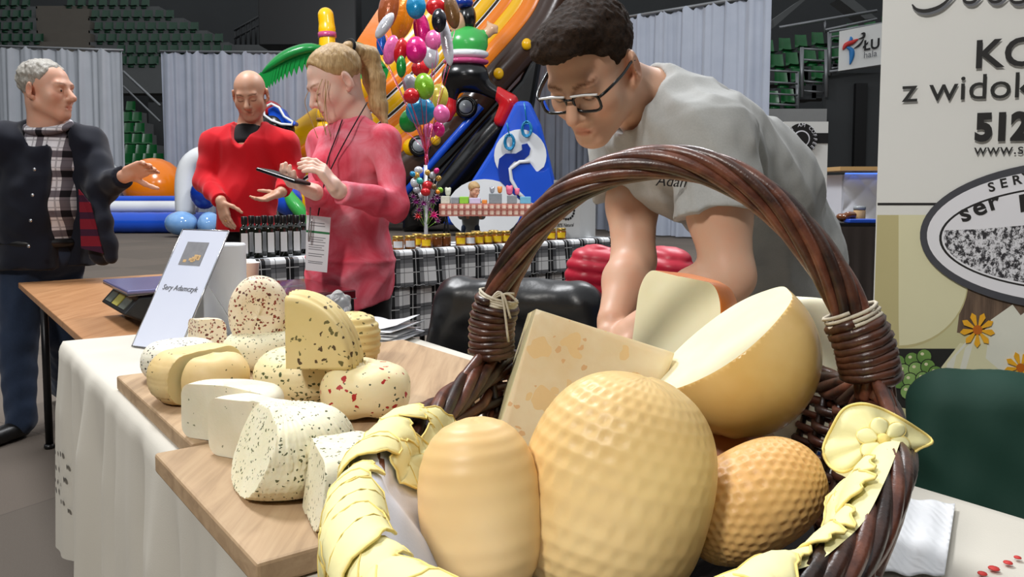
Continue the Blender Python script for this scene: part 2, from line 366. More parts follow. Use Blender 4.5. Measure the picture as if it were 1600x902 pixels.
plain('bag_white', (232, 234, 238), .35, .04, 8, .2, 40); plain('sign_print', (132, 132, 136), .6, .3, 40); plain('ink_black', (26, 24, 24), .6, 0); plain('ink_grey', (104, 106, 112), .6, 0); plain('ink_green', (40, 120, 70), .6, 0); plain('ink_red', (200, 52, 48), .6, 0); plain('ink_blue', (36, 120, 186), .6, 0)
plain('cup_paper', (236, 234, 228), .6, .02); plain('wood_stick', (206, 170, 120), .7, .1, 20); plain('lilac_steel', (120, 118, 160), .25, .08, 3, metal=.4); plain('lcd', (176, 168, 84), .3, .1); plain('lcd_grey', (104, 108, 100), .25, .1)
m = NT('maroon_gloss', .18, spec=.6, coat=.4); m.base(m.mix(m.noise(6, 2), srgb(60, 8, 16), srgb(96, 14, 24)))
plain('velvet_green', (16, 58, 46), .75, .2, 5, .1, 90); plain('leather_black', (20, 20, 22), .38, .2, 12, .25, 45, .003); plain('puffer_red', (186, 30, 54), .42, .1, 12, .15, 60)
m = NT('twine', .95, spec=.1); m.base(m.mix(m.noise(200, 2), srgb(176, 166, 146), srgb(222, 214, 196)))
# wicker
for nm, c0, c1 in (('wicker', (42, 24, 18), (96, 58, 42)), ('wicker_red', (64, 32, 24), (124, 74, 54)), ('wicker_dark', (30, 19, 15), (70, 44, 34)), ('wicker_tan', (104, 70, 42), (156, 114, 72))):
    m = NT(nm, .34, spec=.55); n1 = m.noise(55, 4); n2 = m.noise(420, 2); m.base(m.mix(m.ramp(n1, [(.3, (0, 0, 0)), (.72, (1, 1, 1))]), srgb(*c0), srgb(*c1))).bump(n2, .25, .001)
# cheese
def cheese(name, c0, c1, specks=(), scale=9, bump=.25, bscale=90, bdist=.0015, rough=.5, sss=.12):
    m = NT(name, rough, spec=.4, sss=sss); c = m.mix(m.ramp(m.noise(scale, 4), [(.35, (0, 0, 0)), (.68, (1, 1, 1))]), srgb(*c0), srgb(*c1))
    for (sc, th, col, off) in specks:
        vec = m.coord((1, 1, 1), loc=(off, off * .7, off * .3)); wob = m.node('ShaderNodeMix'); wob.data_type = 'RGBA'
        nz = m.n.new('ShaderNodeTexNoise'); nz.inputs['Scale'].default_value = sc * 1.5; m.L(vec, nz.inputs['Vector'])
        vv = m.n.new('ShaderNodeVectorMath'); vv.operation = 'MULTIPLY_ADD'; vv.inputs[1].default_value = (.9 / sc,) * 3; m.L(nz.outputs['Color'], vv.inputs[0]); m.L(vec, vv.inputs[2])
        d = m.voro(sc, vv.outputs[0]); keep = m.noise(sc * .35, 2, vec)
        f = m.math('MULTIPLY', m.math('LESS_THAN', d, th), m.math('GREATER_THAN', keep, .46)); c = m.mix(f, c, srgb(*col))
    m.base(c).bump(m.noise(bscale, 4), bump, bdist); return m
HERB = (78, 84, 50); RED = (150, 52, 36)
cheese('cheese_white', (226, 218, 190), (240, 234, 212), [(70, .1, (140, 138, 110), 0)], bump=.5, bscale=70)
cheese('cheese_seed', (232, 226, 204), (242, 238, 222), [(120, .30, (40, 40, 40), 0), (95, .2, (70, 74, 60), 3)], bump=.4)
cheese('cheese_herb', (230, 222, 186), (240, 234, 206), [(140, .22, HERB, 0), (90, .2, (96, 98, 66), 2)], bump=.45)
cheese('cheese_herb_wheel', (230, 214, 162), (240, 228, 188), [(110, .28, (104, 104, 62), 0), (80, .24, (70, 80, 44), 4)], bump=.5, bscale=50)
cheese('cheese_pepper', (232, 214, 160), (240, 226, 186), [(46, .22, (176, 40, 34), 1), (75, .16, (60, 70, 46), 5)], bump=.5, bscale=40, bdist=.003)
cheese('cheese_red_speck', (232, 214, 182), (240, 228, 202), [(120, .34, (140, 62, 44), 0), (90, .26, (96, 52, 40), 2), (130, .16, (86, 84, 52), 6)], bump=.4)
cheese('cheese_smooth', (222, 192, 132), (236, 212, 160), [(60, .12, (92, 82, 50), 3)], bump=.2)
cheese('cheese_wedge', (222, 198, 132), (230, 208, 148), [(70, .24, (110, 100, 56), 0), (50, .18, (90, 70, 44), 4)], bump=.2)
cheese('gouda', (220, 182, 118), (234, 204, 144), bump=.25, bscale=60, rough=.42, scale=6)
cheese('gouda_plain', (220, 180, 118), (236, 204, 148), bump=.2, bscale=40, rough=.42, scale=5)
cheese('gouda_dark', (208, 158, 92), (226, 182, 116), bump=.3, rough=.45)
cheese('rind_pink', (230, 204, 160), (238, 222, 188), [(26, .34, (233, 200, 146), 1), (60, .2, (224, 180, 130), 3)], bump=.35, bscale=45, scale=18)
cheese('paste', (232, 216, 160), (240, 228, 180), bump=.25, bscale=30, rough=.45)
cheese('paste_pale', (236, 226, 184), (242, 236, 204), bump=.2, bscale=30, rough=.45)
cheese('rind_orange', (186, 96, 34), (208, 122, 52), bump=.2, rough=.38)
cheese('rind_wrapped', (222, 180, 102), (236, 202, 136), bump=.25, bscale=18, bdist=.004, rough=.26)
cheese('slab', (234, 226, 194), (242, 236, 212), [(40, .1, (196, 184, 140), 1)], bump=.35, bscale=40)
cheese('smoked', (150, 84, 36), (180, 112, 56), bump=.3, rough=.45)
# napkin
m = NT('napkin_white', .8, spec=.2); m.base(m.mix(m.noise(5, 2), srgb(222, 224, 236), srgb(234, 236, 244))).bump(m.noise(500, 2), .15, .0008)
m = NT('applique', .75, spec=.25, sss=.0); m.base(m.mix(m.noise(14, 3), srgb(232, 222, 158), srgb(240, 234, 180))).bump(m.noise(260, 2), .15, .0008)
m = NT('applique_deep', .75, spec=.25); m.base(m.mix(m.noise(20, 3), srgb(230, 204, 112), srgb(240, 218, 140)))
# people
def skin(name, rgb, blot=(1.06, .92, .88)):
    m = NT(name, .45, spec=.35, sss=.15); a = m.node('ShaderNodeVertexColor'); a.layer_name = 'tint'; c = srgb(*rgb)
    c2 = m.mix(m.ramp(m.noise(24, 4), [(.35, (0, 0, 0)), (.75, (1, 1, 1))]), c, tuple(min(1, c[i] * blot[i]) for i in range(3))); m.base(m.mix(1.0, c2, a.outputs['Color'], 'MULTIPLY')).bump(m.noise(320, 3), .12, .0008)
skin('skin_light', (208, 168, 142)); skin('skin_tan', (204, 160, 134)); skin('skin_rosy', (214, 168, 144)); skin('skin_pale', (234, 198, 180))
def hair(name, c0, c1, vec=(60, 60, 9), rough=.45):
    m = NT(name, rough, spec=.4); n1 = m.noise(1.0, 6, m.coord(vec), .7, 1.2); m.base(m.mix(m.ramp(n1, [(.3, (0, 0, 0)), (.7, (1, 1, 1))]), srgb(*c0), srgb(*c1))).bump(n1, .6, .004)
hair('hair_brown', (22, 15, 10), (58, 41, 29), (150, 60, 150), .75); MATS['hair_brown'].node_tree.nodes['Principled BSDF'].inputs['Specular IOR Level'].default_value = .15; hair('hair_grey', (120, 116, 108), (186, 180, 170), (90, 90, 60)); hair('hair_blond', (146, 112, 66), (214, 180, 128), (110, 110, 10)); plain('brow_dark', (60, 44, 34), .8, .2, 80)
def fabric(name, rgb, var=.1, scale=14, thread=500, rough=.85): 
    m = NT(name, rough, spec=.15); c = srgb(*rgb); n = m.noise(scale, 5); t = m.noise(thread, 2); m.base(m.mix(m.mix(.5, n, t), tuple(q * (1 - var) for q in c), tuple(min(1, q * (1 + var)) for q in c))).bump(t, .2, .001); m.b.inputs['Sheen Weight'].default_value = .15; return m
fabric('shirt_grey', (168, 169, 167), .22, 30, 300); fabric('sweater_red', (206, 24, 36), .12); fabric('jacket_navy', (24, 27, 38), .2); fabric('jeans', (46, 58, 80), .3, 40, 260); fabric('jeans_blue', (40, 70, 128), .3, 40, 260); fabric('cloth_black', (16, 16, 18), .2); fabric('child_grey', (130, 134, 132), .15)
m = NT('tie_dye', .85, spec=.15); n = m.noise(7, 5, None, .6, .8); m.base(m.ramp(n, [(.30, srgb(216, 62, 82)), (.48, srgb(226, 96, 114)), (.64, srgb(232, 136, 150)), (.8, srgb(240, 180, 190))])).bump(m.noise(350, 2), .15, .001)
m = NT('shirt_check', .85, spec=.15); o = m.sep(m.coord((11, 11, 11)))
def tri(x): return m.math('ABSOLUTE', m.math('SUBTRACT', m.math('FRACT', x), .5))
gx = m.math('ADD', m.math('MULTIPLY', m.math('LESS_THAN', tri(o[0]), .15), .5), m.math('MULTIPLY', m.math('LESS_THAN', tri(o[2]), .17), .5)); ln = m.math('MAXIMUM', m.math('LESS_THAN', m.math('ABSOLUTE', m.math('SUBTRACT', tri(o[0]), .30)), .03), m.math('LESS_THAN', m.math('ABSOLUTE', m.math('SUBTRACT', tri(o[2]), .32)), .03))
m.base(m.mix(m.math('MULTIPLY', ln, .5), m.ramp(gx, [(0, srgb(224, 222, 226)), (.4, srgb(110, 104, 110)), (.9, srgb(30, 28, 32))], 'CONSTANT'), srgb(90, 84, 92)))
m = NT('lining_check', .85, spec=.15); o = m.sep(m.coord((13, 13, 13)))
gx = m.math('ADD', m.math('MULTIPLY', m.math('LESS_THAN', tri(o[1]), .2), .5), m.math('MULTIPLY', m.math('LESS_THAN', tri(o[2]), .2), .5)); m.base(m.ramp(gx, [(0, srgb(120, 30, 44)), (.4, srgb(60, 30, 50)), (.9, srgb(24, 22, 34))], 'CONSTANT'))
plain('frame_black', (14, 14, 16), .25, 0); plain('frame_white', (224, 224, 226), .3, 0); plain('eye_white', (232, 228, 222), .2, 0); plain('iris', (52, 40, 32), .2, 0)
m = NT('lens', .03, trans=1.0); m.base((.96, .97, .98)); m.b.inputs['IOR'].default_value = 1.02
plain('shoe_black', (20, 19, 19), .4, .1); plain('gold', (214, 170, 80), .25, .02, metal=.9)
# goods
plain('bottle_dark', (22, 24, 14), .08, .1, spec=.7, coat=.5); plain('label_white', (226, 228, 230), .6, .03, 30); plain('label_yellow', (240, 200, 20), .5, .12, 60); plain('honey', (150, 88, 22), .1, .1, spec=.6); plain('honey_dark', (110, 62, 30), .1, .1, spec=.6); plain('lid_gold', (196, 164, 84), .28, .05, metal=.8)
plain('banner_white', (232, 232, 228), .5, .02, 2); plain('banner_cream', (206, 202, 156), .5, .07, 3); plain('banner_shade', (208, 208, 202), .5, .02, 2); plain('print_cheese', (226, 222, 184), .5, .06, 5); plain('print_cheese2', (196, 186, 136), .5, .06, 5); plain('print_ring', (70, 71, 78), .5, .15, 60); plain('print_white', (236, 236, 242), .5, .02)
m = NT('print_wood', .6); m.base(m.ramp(m.noise(1, 5, m.coord((90, 90, 6)), .6), [(.3, srgb(70, 54, 44)), (.7, srgb(132, 108, 88))])); plain('print_dark', (28, 28, 26), .6, .2, 12)
m = NT('print_grape', .4); m.base(m.mix(m.noise(30, 3), srgb(58, 104, 44), srgb(140, 178, 96))); m = NT('print_grape_pale', .4); m.base(m.mix(m.noise(30, 3), srgb(96, 142, 70), srgb(168, 200, 124))); plain('print_flower', (240, 176, 36), .5, .15, 60); plain('print_flower_eye', (196, 104, 20), .5, .1)
m = NT('print_engraving', .6); n1 = m.noise(1, 6, m.coord((130, 130, 90)), .8); m.base(m.ramp(n1, [(.47, srgb(40, 38, 44)), (.53, srgb(226, 226, 232))]))
plain('print_herbcheese', (228, 228, 214), .5, .05, 30)
plain('led_blue', (60, 110, 240), .4, 0, emit=((.1, .25, 1.0), .9)); plain('quilt_white', (226, 228, 236), .35, .03); plain('beech', (206, 166, 110), .5, .1, 8); plain('box_white', (232, 233, 232), .45, .02); plain('dark_cloth', (54, 46, 42), .9, .1); plain('blue_plastic', (34, 80, 190), .3, .05)
plain('toy_green', (140, 200, 60), .5, .1, 20); plain('toy_lilac', (206, 194, 222), .5, .1, 20); plain('toy_grey', (140, 146, 150), .3, .2, 30); plain('toy_pink', (232, 110, 140), .5, .1); plain('toy_orange', (226, 140, 60), .5, .1); plain('toy_cream', (206, 206, 190), .5, .2, 40); plain('toy_blue', (110, 176, 206), .4, .15, 30)
# ================================================================ hall floor
mb = MB(); mb.box((0, 18, -.05), (30, 28, .05)); o = mb.build('floor', 'carpet', smooth=False); tag(o, 'dark brown-grey carpeted hall floor', None, kind='structure')
# ================================================================ cheese stall: tables, cloth, boards
TD = np.array([-.6, .8, 0.0]); TN = np.array([.8, .6, 0.0])
def T(a, b, z): return TD * a + TN * b + np.array([0, 0, z])
TR = np.array([TN, TD, [0, 0, 1.0]]).T
def table(name, a0, a1, b0, b1, ztop, label, mat):
    e = empty(name, tuple(T((a0 + a1) / 2, (b0 + b1) / 2, 0)), label, 'table')
    mb = MB(); mb.box(T((a0 + a1) / 2, (b0 + b1) / 2, ztop - .0125), ((b1 - b0) / 2, (a1 - a0) / 2, .0125), TR); bevel(mb.build('table_top', mat, e, False), .003)
    for a in (a0 + .15, a1 - .15):
        for b in (b0 + .08, b1 - .08):
            mb = MB(); mb.tube([T(a, b, ztop - .026), T(a, b, .02)], .016, 12); lg = mb.build('leg', 'steel_dark', e)
            mb = MB(); mb.lathe([(.02, 0), (.024, .008), (.02, .02)], 12, T(a, b, 0)); mb.build('foot_cap', 'black_plastic', lg)
        mb = MB(); mb.tube([T(a, b0 + .08, ztop - .1), T(a, b1 - .08, ztop - .1)], .01, 8); mb.build('cross_bar', 'steel_dark', e)
    return e
table('trestle_table', .06, 2.42, .33, 1.1, .738, 'trestle table hidden under the white linen cloth, bearing cheeses and basket', 'table_wood')
table('folding_table', 2.44, 4.2, .37, 1.1, .738, 'bare brown wooden folding table with the weighing scale on it', 'table_wood')
# linen cloth
def cloth_fn(u, v):
    a = .03 + u * (2.47 - .03); s = v * 1.6 - .65           # s: -.65 .. .95 ; right drop, top, left drop
    W = .80; z0 = .7425
    if s < -W / 2 - 0.0 and s < -.4:                            # right side hang (towards the sellers)
        d = -.4 - s; f = min(1, d / .25); k = .012 * f * math.sin(a * 23) + .01 * f
        return T(a, 1.115 + k + min(d, .02) * .4, z0 - d * .93)
    if s <= .4:
        b = 1.115 - (s + .4) / .8 * (1.115 - .315); lift = .001 * math.sin(a * 9 + b * 14)
        return T(a, b, z0 + lift + 0.0)
    d = s - .4; drop = (.60 + .062 * math.cos((a - .2) * 1.1)) / .55; f = min(1, d / .18)
    k = f * (.016 * math.sin(a * 19 + .6) + .014 * math.sin(a * 31 + 2) + .008 * math.sin(a * 57)) * (.6 + d) + .012 * d
    return T(a, .315 - k - min(d, .02) * .5, max(.03, z0 - d * drop))
mb = MB(); mb.grid(cloth_fn, 330, 120); cl = mb.build('linen_tablecloth', 'linen'); tag(cl, 'white linen tablecloth with openwork embroidery hanging down in folds', 'tablecloth')
# openwork: hole shade put on as dark discs; red flowers near the napkin
def side_pt(a, d): return cloth_fn((a - .13 - .03) / 2.44, (d + 1.05) / 1.6)
mb = MB()
rg = random.Random(3)
for (a, d) in [(2.53, .28), (2.47, .27), (2.45, .30), (2.52, .32), (2.46, .335), (2.53, .355), (2.49, .35), (2.52, .38), (2.47, .395), (2.45, .415), (2.43, .40)] + [(2.3 - .035 * k, .42 + .022 * k) for k in range(9)] + [(2.02, .56), (1.99, .58), (2.0, .61), (1.96, .6)]:
    c = side_pt(a, d); c2 = side_pt(a, d + .012); N = -TN; r = rg.uniform(.007, .012)
    ring = [c + TD * r * math.cos(t) + np.array([0, 0, 1]) * r * .8 * math.sin(t) - TN * .008 for t in np.linspace(0, 6.283, 8, endpoint=False)]
    mb.add(ring, [tuple(range(8))])
ow = mb.build('openwork', 'ink_black', cl, False); ow['kind'] = 'stuff'; ow['label'] = 'dark discs laid on the linen as the shade in its openwork holes'
mb = MB()
for (px, py, r) in [(1553, 889, .006), (1575, 880, .005), (1535, 897, .005), (1590, 872, .004)]:
    c = G(px, py, .7455); mb.lathe([(r, 0), (r * .9, .0012), (0, .0015)], 10, c)
ow = mb.build('embroidered_flowers', 'ink_red', cl); ow['kind'] = 'stuff'; ow['label'] = 'small red embroidered flowers'
# cutting boards
def board(a0, a1, b0, b1, label):
    mb = MB(); mb.box(T((a0 + a1) / 2, (b0 + b1) / 2, .7585), ((b1 - b0) / 2, (a1 - a0) / 2, .0145), TR); o = mb.build('cutting_board', 'board_wood', None, False); bevel(o, .004, 2)
    return tag(o, label, 'cutting board', 'wooden boards under the fresh cheeses')
board(.80, 1.235, .27, .70, 'thick wooden cutting board under the plain white cheese halves')
board(1.245, 1.80, .325, 1.0, 'wide wooden cutting board under the round speckled cheeses')
ZB = .7732
# ---------------------------------------------------------------- cheese wheels
def wheel_bm(R, Hh, c=None, dome=.0, nu=96, nv=60, disp=None):
    c = min(Hh / 2, R) * .95 if c is None else c; h = Hh / 2
    pr = [(0, -h)] + [(R - c + c * math.sin(t), -h + c - c * math.cos(t)) for t in np.linspace(0, math.pi / 2, 14)] + [(R - c + c * math.cos(t), h - c + c * math.sin(t)) for t in np.linspace(0, math.pi / 2, 14)] + [(0, h + dome)]
    pr = np.array(pr); pr[:, 1] += np.where(pr[:, 1] > 0, dome * (1 - (pr[:, 0] / R) ** 2), 0) * (np.arange(len(pr)) < len(pr) - 1)
    L = np.r_[0, np.cumsum(np.linalg.norm(np.diff(pr, axis=0), axis=1))]; t = np.linspace(0, L[-1], nv); r = np.interp(t, L, pr[:, 0]); z = np.interp(t, L, pr[:, 1])
    tr = np.gradient(r); tz = np.gradient(z); ln = np.hypot(tr, tz); nr, nz = tz / ln, -tr / ln
    bm = bmesh.new(); rows = []
    for j in range(1, nv - 1):
        row = []
        for i in range(nu):
            th = 2 * math.pi * i / nu; d = disp(th, t[j] / L[-1], r[j], z[j]) if disp else 0
            rr = r[j] + nr[j] * d; row.append(bm.verts.new((rr * math.cos(th), rr * math.sin(th), z[j] + nz[j] * d)))
        rows.append(row)
    for j in range(len(rows) - 1):
        for i in range(nu): bm.faces.new((rows[j][i], rows[j][(i + 1) % nu], rows[j + 1][(i + 1) % nu], rows[j + 1][i]))
    bm.faces.new(rows[0][::-1]); bm.faces.new(rows[-1]); return bm
def cuts(bm, planes):
    for (p, n) in planes:
        g = bm.verts[:] + bm.edges[:] + bm.faces[:]
        r = bmesh.ops.bisect_plane(bm, geom=g, dist=1e-6, plane_co=p, plane_no=n, clear_outer=True)
        ed = [e for e in r['geom_cut'] if isinstance(e, bmesh.types.BMEdge)]
        fl = bmesh.ops.edgeloop_fill(bm, edges=ed)
        for f in fl['faces']: f.material_index = 1; f.smooth = False
def weave(nth, nrow, amp, fade=None):
    """basket imprint: alternating raised cells"""
    def f(th, t, r, z):
        a = th * nth / 2 / math.pi; b = t * nrow; row = math.floor(b); x = (a + .5 * (row % 2)) % 1; y = b - row
        pu = lambda e, m_: min(1.0, max(0.0, (.5 - abs(e - .5) - m_) / .10))
        q = pu(x, .16) * pu(y, .16)
        k = 1 if fade is None else fade(th, t, r, z)
        return -amp * k * q
    return f
def wob(amp, seed, fr=2):
    rg = random.Random(seed); ph = [rg.random() * 6.28 for _ in range(5)]
    return lambda th, t, r, z: amp * (math.sin(fr * th + ph[0]) + .6 * math.sin((fr + 1) * th + 5 * t + ph[1]) + .5 * math.sin(9 * t + ph[2]) + .3 * math.sin(7 * th + 11 * t + ph[3]))
def add(*fs): return lambda *a: sum(f(*a) for f in fs)
CH = 'fresh cheeses set out on the boards'
def cheese_obj(bm, mats, pos, R, label, group=CH, name='cheese', scale=None, sh=None):
    me = bpy.data.meshes.new(name); 
    for f in bm.faces:
        if f.material_index == 0: f.smooth = True
    bm.to_mesh(me); bm.free()
    if scale is not None: me.transform(Matrix.Diagonal((*scale, 1)))
    o = bpy.data.objects.new(name, me); COL.objects.link(o)
    for m_ in mats: me.materials.append(M(m_))
    Rm = Matrix([list(R[0]), list(R[1]), list(R[2])]).to_4x4() if R is not None else Matrix.Identity(4)
    me.transform(Rm)
    if sh == 'base':
        zmin = min(v.co.z for v in me.vertices); me.transform(Matrix.Translation((0, 0, -zmin)))
    o.location = tuple(pos)
    return tag(o, label, 'cheese', group)
def on(px, py, z=ZB): return G(px, py, z)
low = lambda th, t, r, z: 1.0 if t < .55 else max(0, 1 - (t - .55) * 6)
# round speckled cheeses (far board)
bm = wheel_bm(.076, .070, .032, .006, disp=add(weave(44, 24, .0016, low), wob(.0010, 1))); cheese_obj(bm, ['cheese_seed', 'paste_pale'], on(284, 590), None, 'round white cheese coated in black seeds beside the sign', sh='base')
bm = wheel_bm(.088, .085, .038, .006, disp=add(weave(46, 26, .0020, low), wob(.0012, 2))); cuts(bm, [((.028, -.0, 0), (.85, -.5, 0))]); cheese_obj(bm, ['cheese_smooth', 'paste'], on(312, 622), None, 'smooth yellow wheel with basket-marked side and one side cut away', sh='base')
bm = wheel_bm(.078, .078, .036, .008, disp=wob(.0012, 3)); cuts(bm, [((-.0, 0, 0), (-.86, .51, 0))]); cheese_obj(bm, ['cheese_smooth', 'cheese_white'], on(312, 622) + np.array([.030, -.018, 0]), None, 'half wheel of yellow herb cheese pressed against the smooth wheel', sh='base', scale=(.85, .8, 1.0))
bm = wheel_bm(.062, .100, .022, .0, disp=wob(.0010, 4)); cuts(bm, [((0, 0, 0), (-.7, -.7, 0)), ((0, 0, 0), (.3, -.95, 0))]); cheese_obj(bm, ['cheese_red_speck', 'cheese_red_speck'], on(312, 566, .7445), None, 'small red-speckled wedge behind the seed-coated cheese', sh='base')
bm = wheel_bm(.085, .075, .034, .0, disp=wob(.0016, 5)); cheese_obj(bm, ['cheese_herb', 'paste_pale'], on(410, 572), None, 'white green-flecked wheel underneath the red-speckled half', sh='base')
bm = wheel_bm(.080, .085, .036, .004, disp=wob(.0014, 6)); cuts(bm, [((0, -.042, 0), (0, -1, 0))]); cheese_obj(bm, ['cheese_red_speck', 'paste_pale'], on(406, 572) + np.array([.0, .005, .0745]), rotz(.35) @ rotx(math.pi / 2).T @ rotz(0) @ rotx(0) if False else rotz(.25) @ rotx(math.pi / 2), 'tall half cheese densely flecked with red pepper, standing on end', sh='base', scale=(.82, 1, .9))
bm = wheel_bm(.096, .085, .040, .003, disp=add(weave(52, 24, .0016, low), wob(.0016, 7))); cheese_obj(bm, ['cheese_herb_wheel', 'paste'], on(482, 622), None, 'large pale wheel dotted with green herbs carrying the quarter wedge', sh='base')
# quarter wedge standing on the wheel, its flat side to the buyers
def ringd(th, t, r, z): return .0018 * math.sin(z * 420)
bm = wheel_bm(.130, .075, .02, .0, nv=90, disp=ringd); cuts(bm, [((0, 0, 0), (-1, 0, 0)), ((0, 0, 0), (0, -1, 0))])
cheese_obj(bm, ['cheese_wedge', 'cheese_wedge'], on(449, 575, ZB + .086) + np.array([.004, .03, 0]), rotz(-.12) @ rotx(math.pi / 2), 'upright quarter wedge of yellow herb cheese on top of a wheel', sh='base', scale=(.88, .97, 1))
bm = wheel_bm(.072, .12, .05, .0, disp=ringd); cheese_obj(bm, ['cheese_wedge', 'paste'], on(553, 574), None, 'ribbed pale yellow cheese behind the quarter wedge', sh='base', scale=(.8, .8, 1))
bm = wheel_bm(.078, .075, .034, .008, disp=wob(.0024, 9, 3)); cheese_obj(bm, ['cheese_pepper', 'paste'], on(573, 648), None, 'lumpy round cheese studded with red pepper pieces', sh='base')
# white halves (near board)
def pleat(th, t, r, z): return .0016 * math.sin(th * 60) * (1 if t > .5 else 0) * min(1, r / .03)
bm = wheel_bm(.088, .080, .016, .006, disp=wob(.0012, 11)); cuts(bm, [((0, 0, 0), (-.42, -.90, 0))]); cheese_obj(bm, ['cheese_white', 'cheese_white'], on(352, 694), None, 'plain white half cheese, hindmost of the three on the near board', sh='base')
bm = wheel_bm(.084, .080, .016, .006, disp=wob(.0012, 12)); cuts(bm, [((0, 0, 0), (-.46, -.88, 0)), ((.46 * .045, .88 * .045, 0), (.46, .88, 0)), ((.035, 0, 0), (.85, -.5, 0))]); cheese_obj(bm, ['cheese_white', 'cheese_white'], on(394, 724), None, 'plain white half cheese between another white half and the herbed one', sh='base')
bm = wheel_bm(.088, .088, .034, .014, nu=160, disp=add(pleat, weave(60, 26, .0020, low), wob(.001, 13))); cuts(bm, [((-.045, -.008, 0), (-.80, -.45, .40))]); cheese_obj(bm, ['cheese_herb', 'cheese_herb'], on(446, 758), None, 'herb-flecked half cheese with pleated top and basket-marked foot', sh='base')
bm = wheel_bm(.085, .084, .030, .0, nu=160, disp=add(weave(60, 30, .0016, low), wob(.0014, 14))); cuts(bm, [((-.01, 0, 0), (-.90, -.40, .15)), ((-.49 * .02, .87 * .02, 0), (-.49, .87, 0))]); cheese_obj(bm, ['cheese_herb', 'cheese_herb'], on(497, 801), None, 'herb-flecked cheese wedge lying at the edge of the napkin', sh='base')
# ================================================================ wicker basket
BC = np.array([.122, .70, 0.0]); BS = np.array([.929, -.37, 0.0]); BL = np.array([.37, .929, 0.0]); BA, BB = .197, .36; BZ0, BZ1 = .747, .946
def bpos(phi, t, off=0.0):
    sc = .62 + .38 * t ** .8 + .02 * math.sin(math.pi * t)
    p = BC + BS * BA * sc * math.cos(phi) + BL * BB * sc * math.sin(phi); nrm = unit(BS * math.cos(phi) / BA + BL * math.sin(phi) / BB)
    raise_ = .02 * math.exp(-((abs(((phi + math.pi) % (2 * math.pi)) - math.pi) - .28) / .22) ** 2) + .02 * math.exp(-((abs(((phi) % (2 * math.pi)) - 2.86)) / .22) ** 2)
    return p + nrm * off + np.array([0, 0, BZ0 + (BZ1 - BZ0) * t + raise_ * t])
bk = empty('wicker_basket', tuple(BC + [0, 0, BZ0]), 'large dark wicker basket with a twisted arched handle, full of cheeses', 'basket')
NS = 46; rg = random.Random(5)
for k in range(NS):
    ph = 2 * math.pi * (k + .25) / NS; mb = MB(); mb.tube([bpos(ph, t) for t in (0, .2, .45, .7, 1.0)], .0052, 7); mb.build('stake', 'wicker_dark', bk)
ROWS = 24
for r in range(ROWS):
    t0 = .03 + .9 * r / ROWS; sl = rg.uniform(-.012, .012); ph0 = rg.random() * 6.28; pts = []; n = NS * 5
    for i in range(n):
        ph = 2 * math.pi * i / n; s_ = math.cos(NS / 2 * ph + math.pi * (r % 2)); pts.append(bpos(ph, min(.99, max(.005, t0 + sl * math.sin(ph + ph0) + .006 * math.sin(5 * ph + ph0))), .0062 * s_))
    mb = MB(); mb.tube(pts, [(.0046 + .0008 * math.sin(3 * 2 * math.pi * i / n + ph0)) for i in range(n)], 7, closed=True); mb.build('weaver', rg.choice(['wicker', 'wicker', 'wicker_dark', 'wicker_red', 'wicker_tan' if r % 5 == 0 else 'wicker']), bk)
for k in range(6):       # rope rim
    pts = []; n = 260
    for i in range(n):
        ph = 2 * math.pi * i / n; tw = ph * 9 + k * 2 * math.pi / 6; c = bpos(ph, 1.0); nrm = unit(c * [1, 1, 0] - BC * [1, 1, 0]); pts.append(c + nrm * .0100 * math.cos(tw) + np.array([0, 0, .0110 * math.sin(tw)]))
    mb = MB(); mb.tube(pts, .0062, 8, closed=True); mb.build('rim_rod', ['wicker_red', 'wicker', 'wicker_dark', 'wicker', 'wicker_red', 'wicker_dark'][k], bk)
mb = MB()
for r in range(30):
    y = -1 + 2 * (r + .5) / 30; q = math.sqrt(max(0, 1 - y * y)); mb.tube([BC + BL * BB * .62 * y + BS * BA * .62 * x * q + [0, 0, BZ0 + .006] for x in (-1, 0, 1)], .008, 6, flat=.6)
mb.build('base_weave', 'wicker_dark', bk)
# handle: lies in the upright plane through both feet
HL = bpos(math.pi - .24, 1.0); HR = bpos(.24, 1.0); hd = unit((HR - HL) * [1, 1, 0]); hn = np.cross(hd, [0, 0, 1])
def onplane(px, py): r = ray(px, py); o0 = np.array([0, 0, CAM_H]); t = ((HL - o0) @ hn) / (r @ hn); return o0 + r * t
hp = smooth_path([onplane(*q) for q in [(768, 560), (768, 520), (777, 470), (800, 415), (838, 352), (892, 300), (962, 266), (1045, 254), (1122, 269), (1200, 314), (1262, 378), (1308, 446), (1340, 515), (1358, 570), (1366, 620)]], 120)
Th = np.gradient(hp, axis=0); Th /= np.linalg.norm(Th, axis=1)[:, None]
handle = MB(); handle.tube(hp, .0085, 8); ho = handle.build('handle', 'wicker_dark', bk)
for k in range(8):
    pts = []
    for i in range(120):
        a = hn - Th[i] * (hn @ Th[i]); a = unit(a); b = np.cross(Th[i], a); tw = i / 120 * 2 * math.pi * 1.9 + k * 2 * math.pi / 8
        pts.append(hp[i] + .0118 * (a * math.cos(tw) + b * math.sin(tw)))
    mb = MB(); mb.tube(pts, [.0056 + .0007 * math.sin(i * .13 + k) for i in range(120)], 9); mb.build('twisted_rod', ['wicker_red', 'wicker', 'wicker_red', 'wicker', 'wicker_dark', 'wicker_red', 'wicker', 'wicker_red'][k], ho)
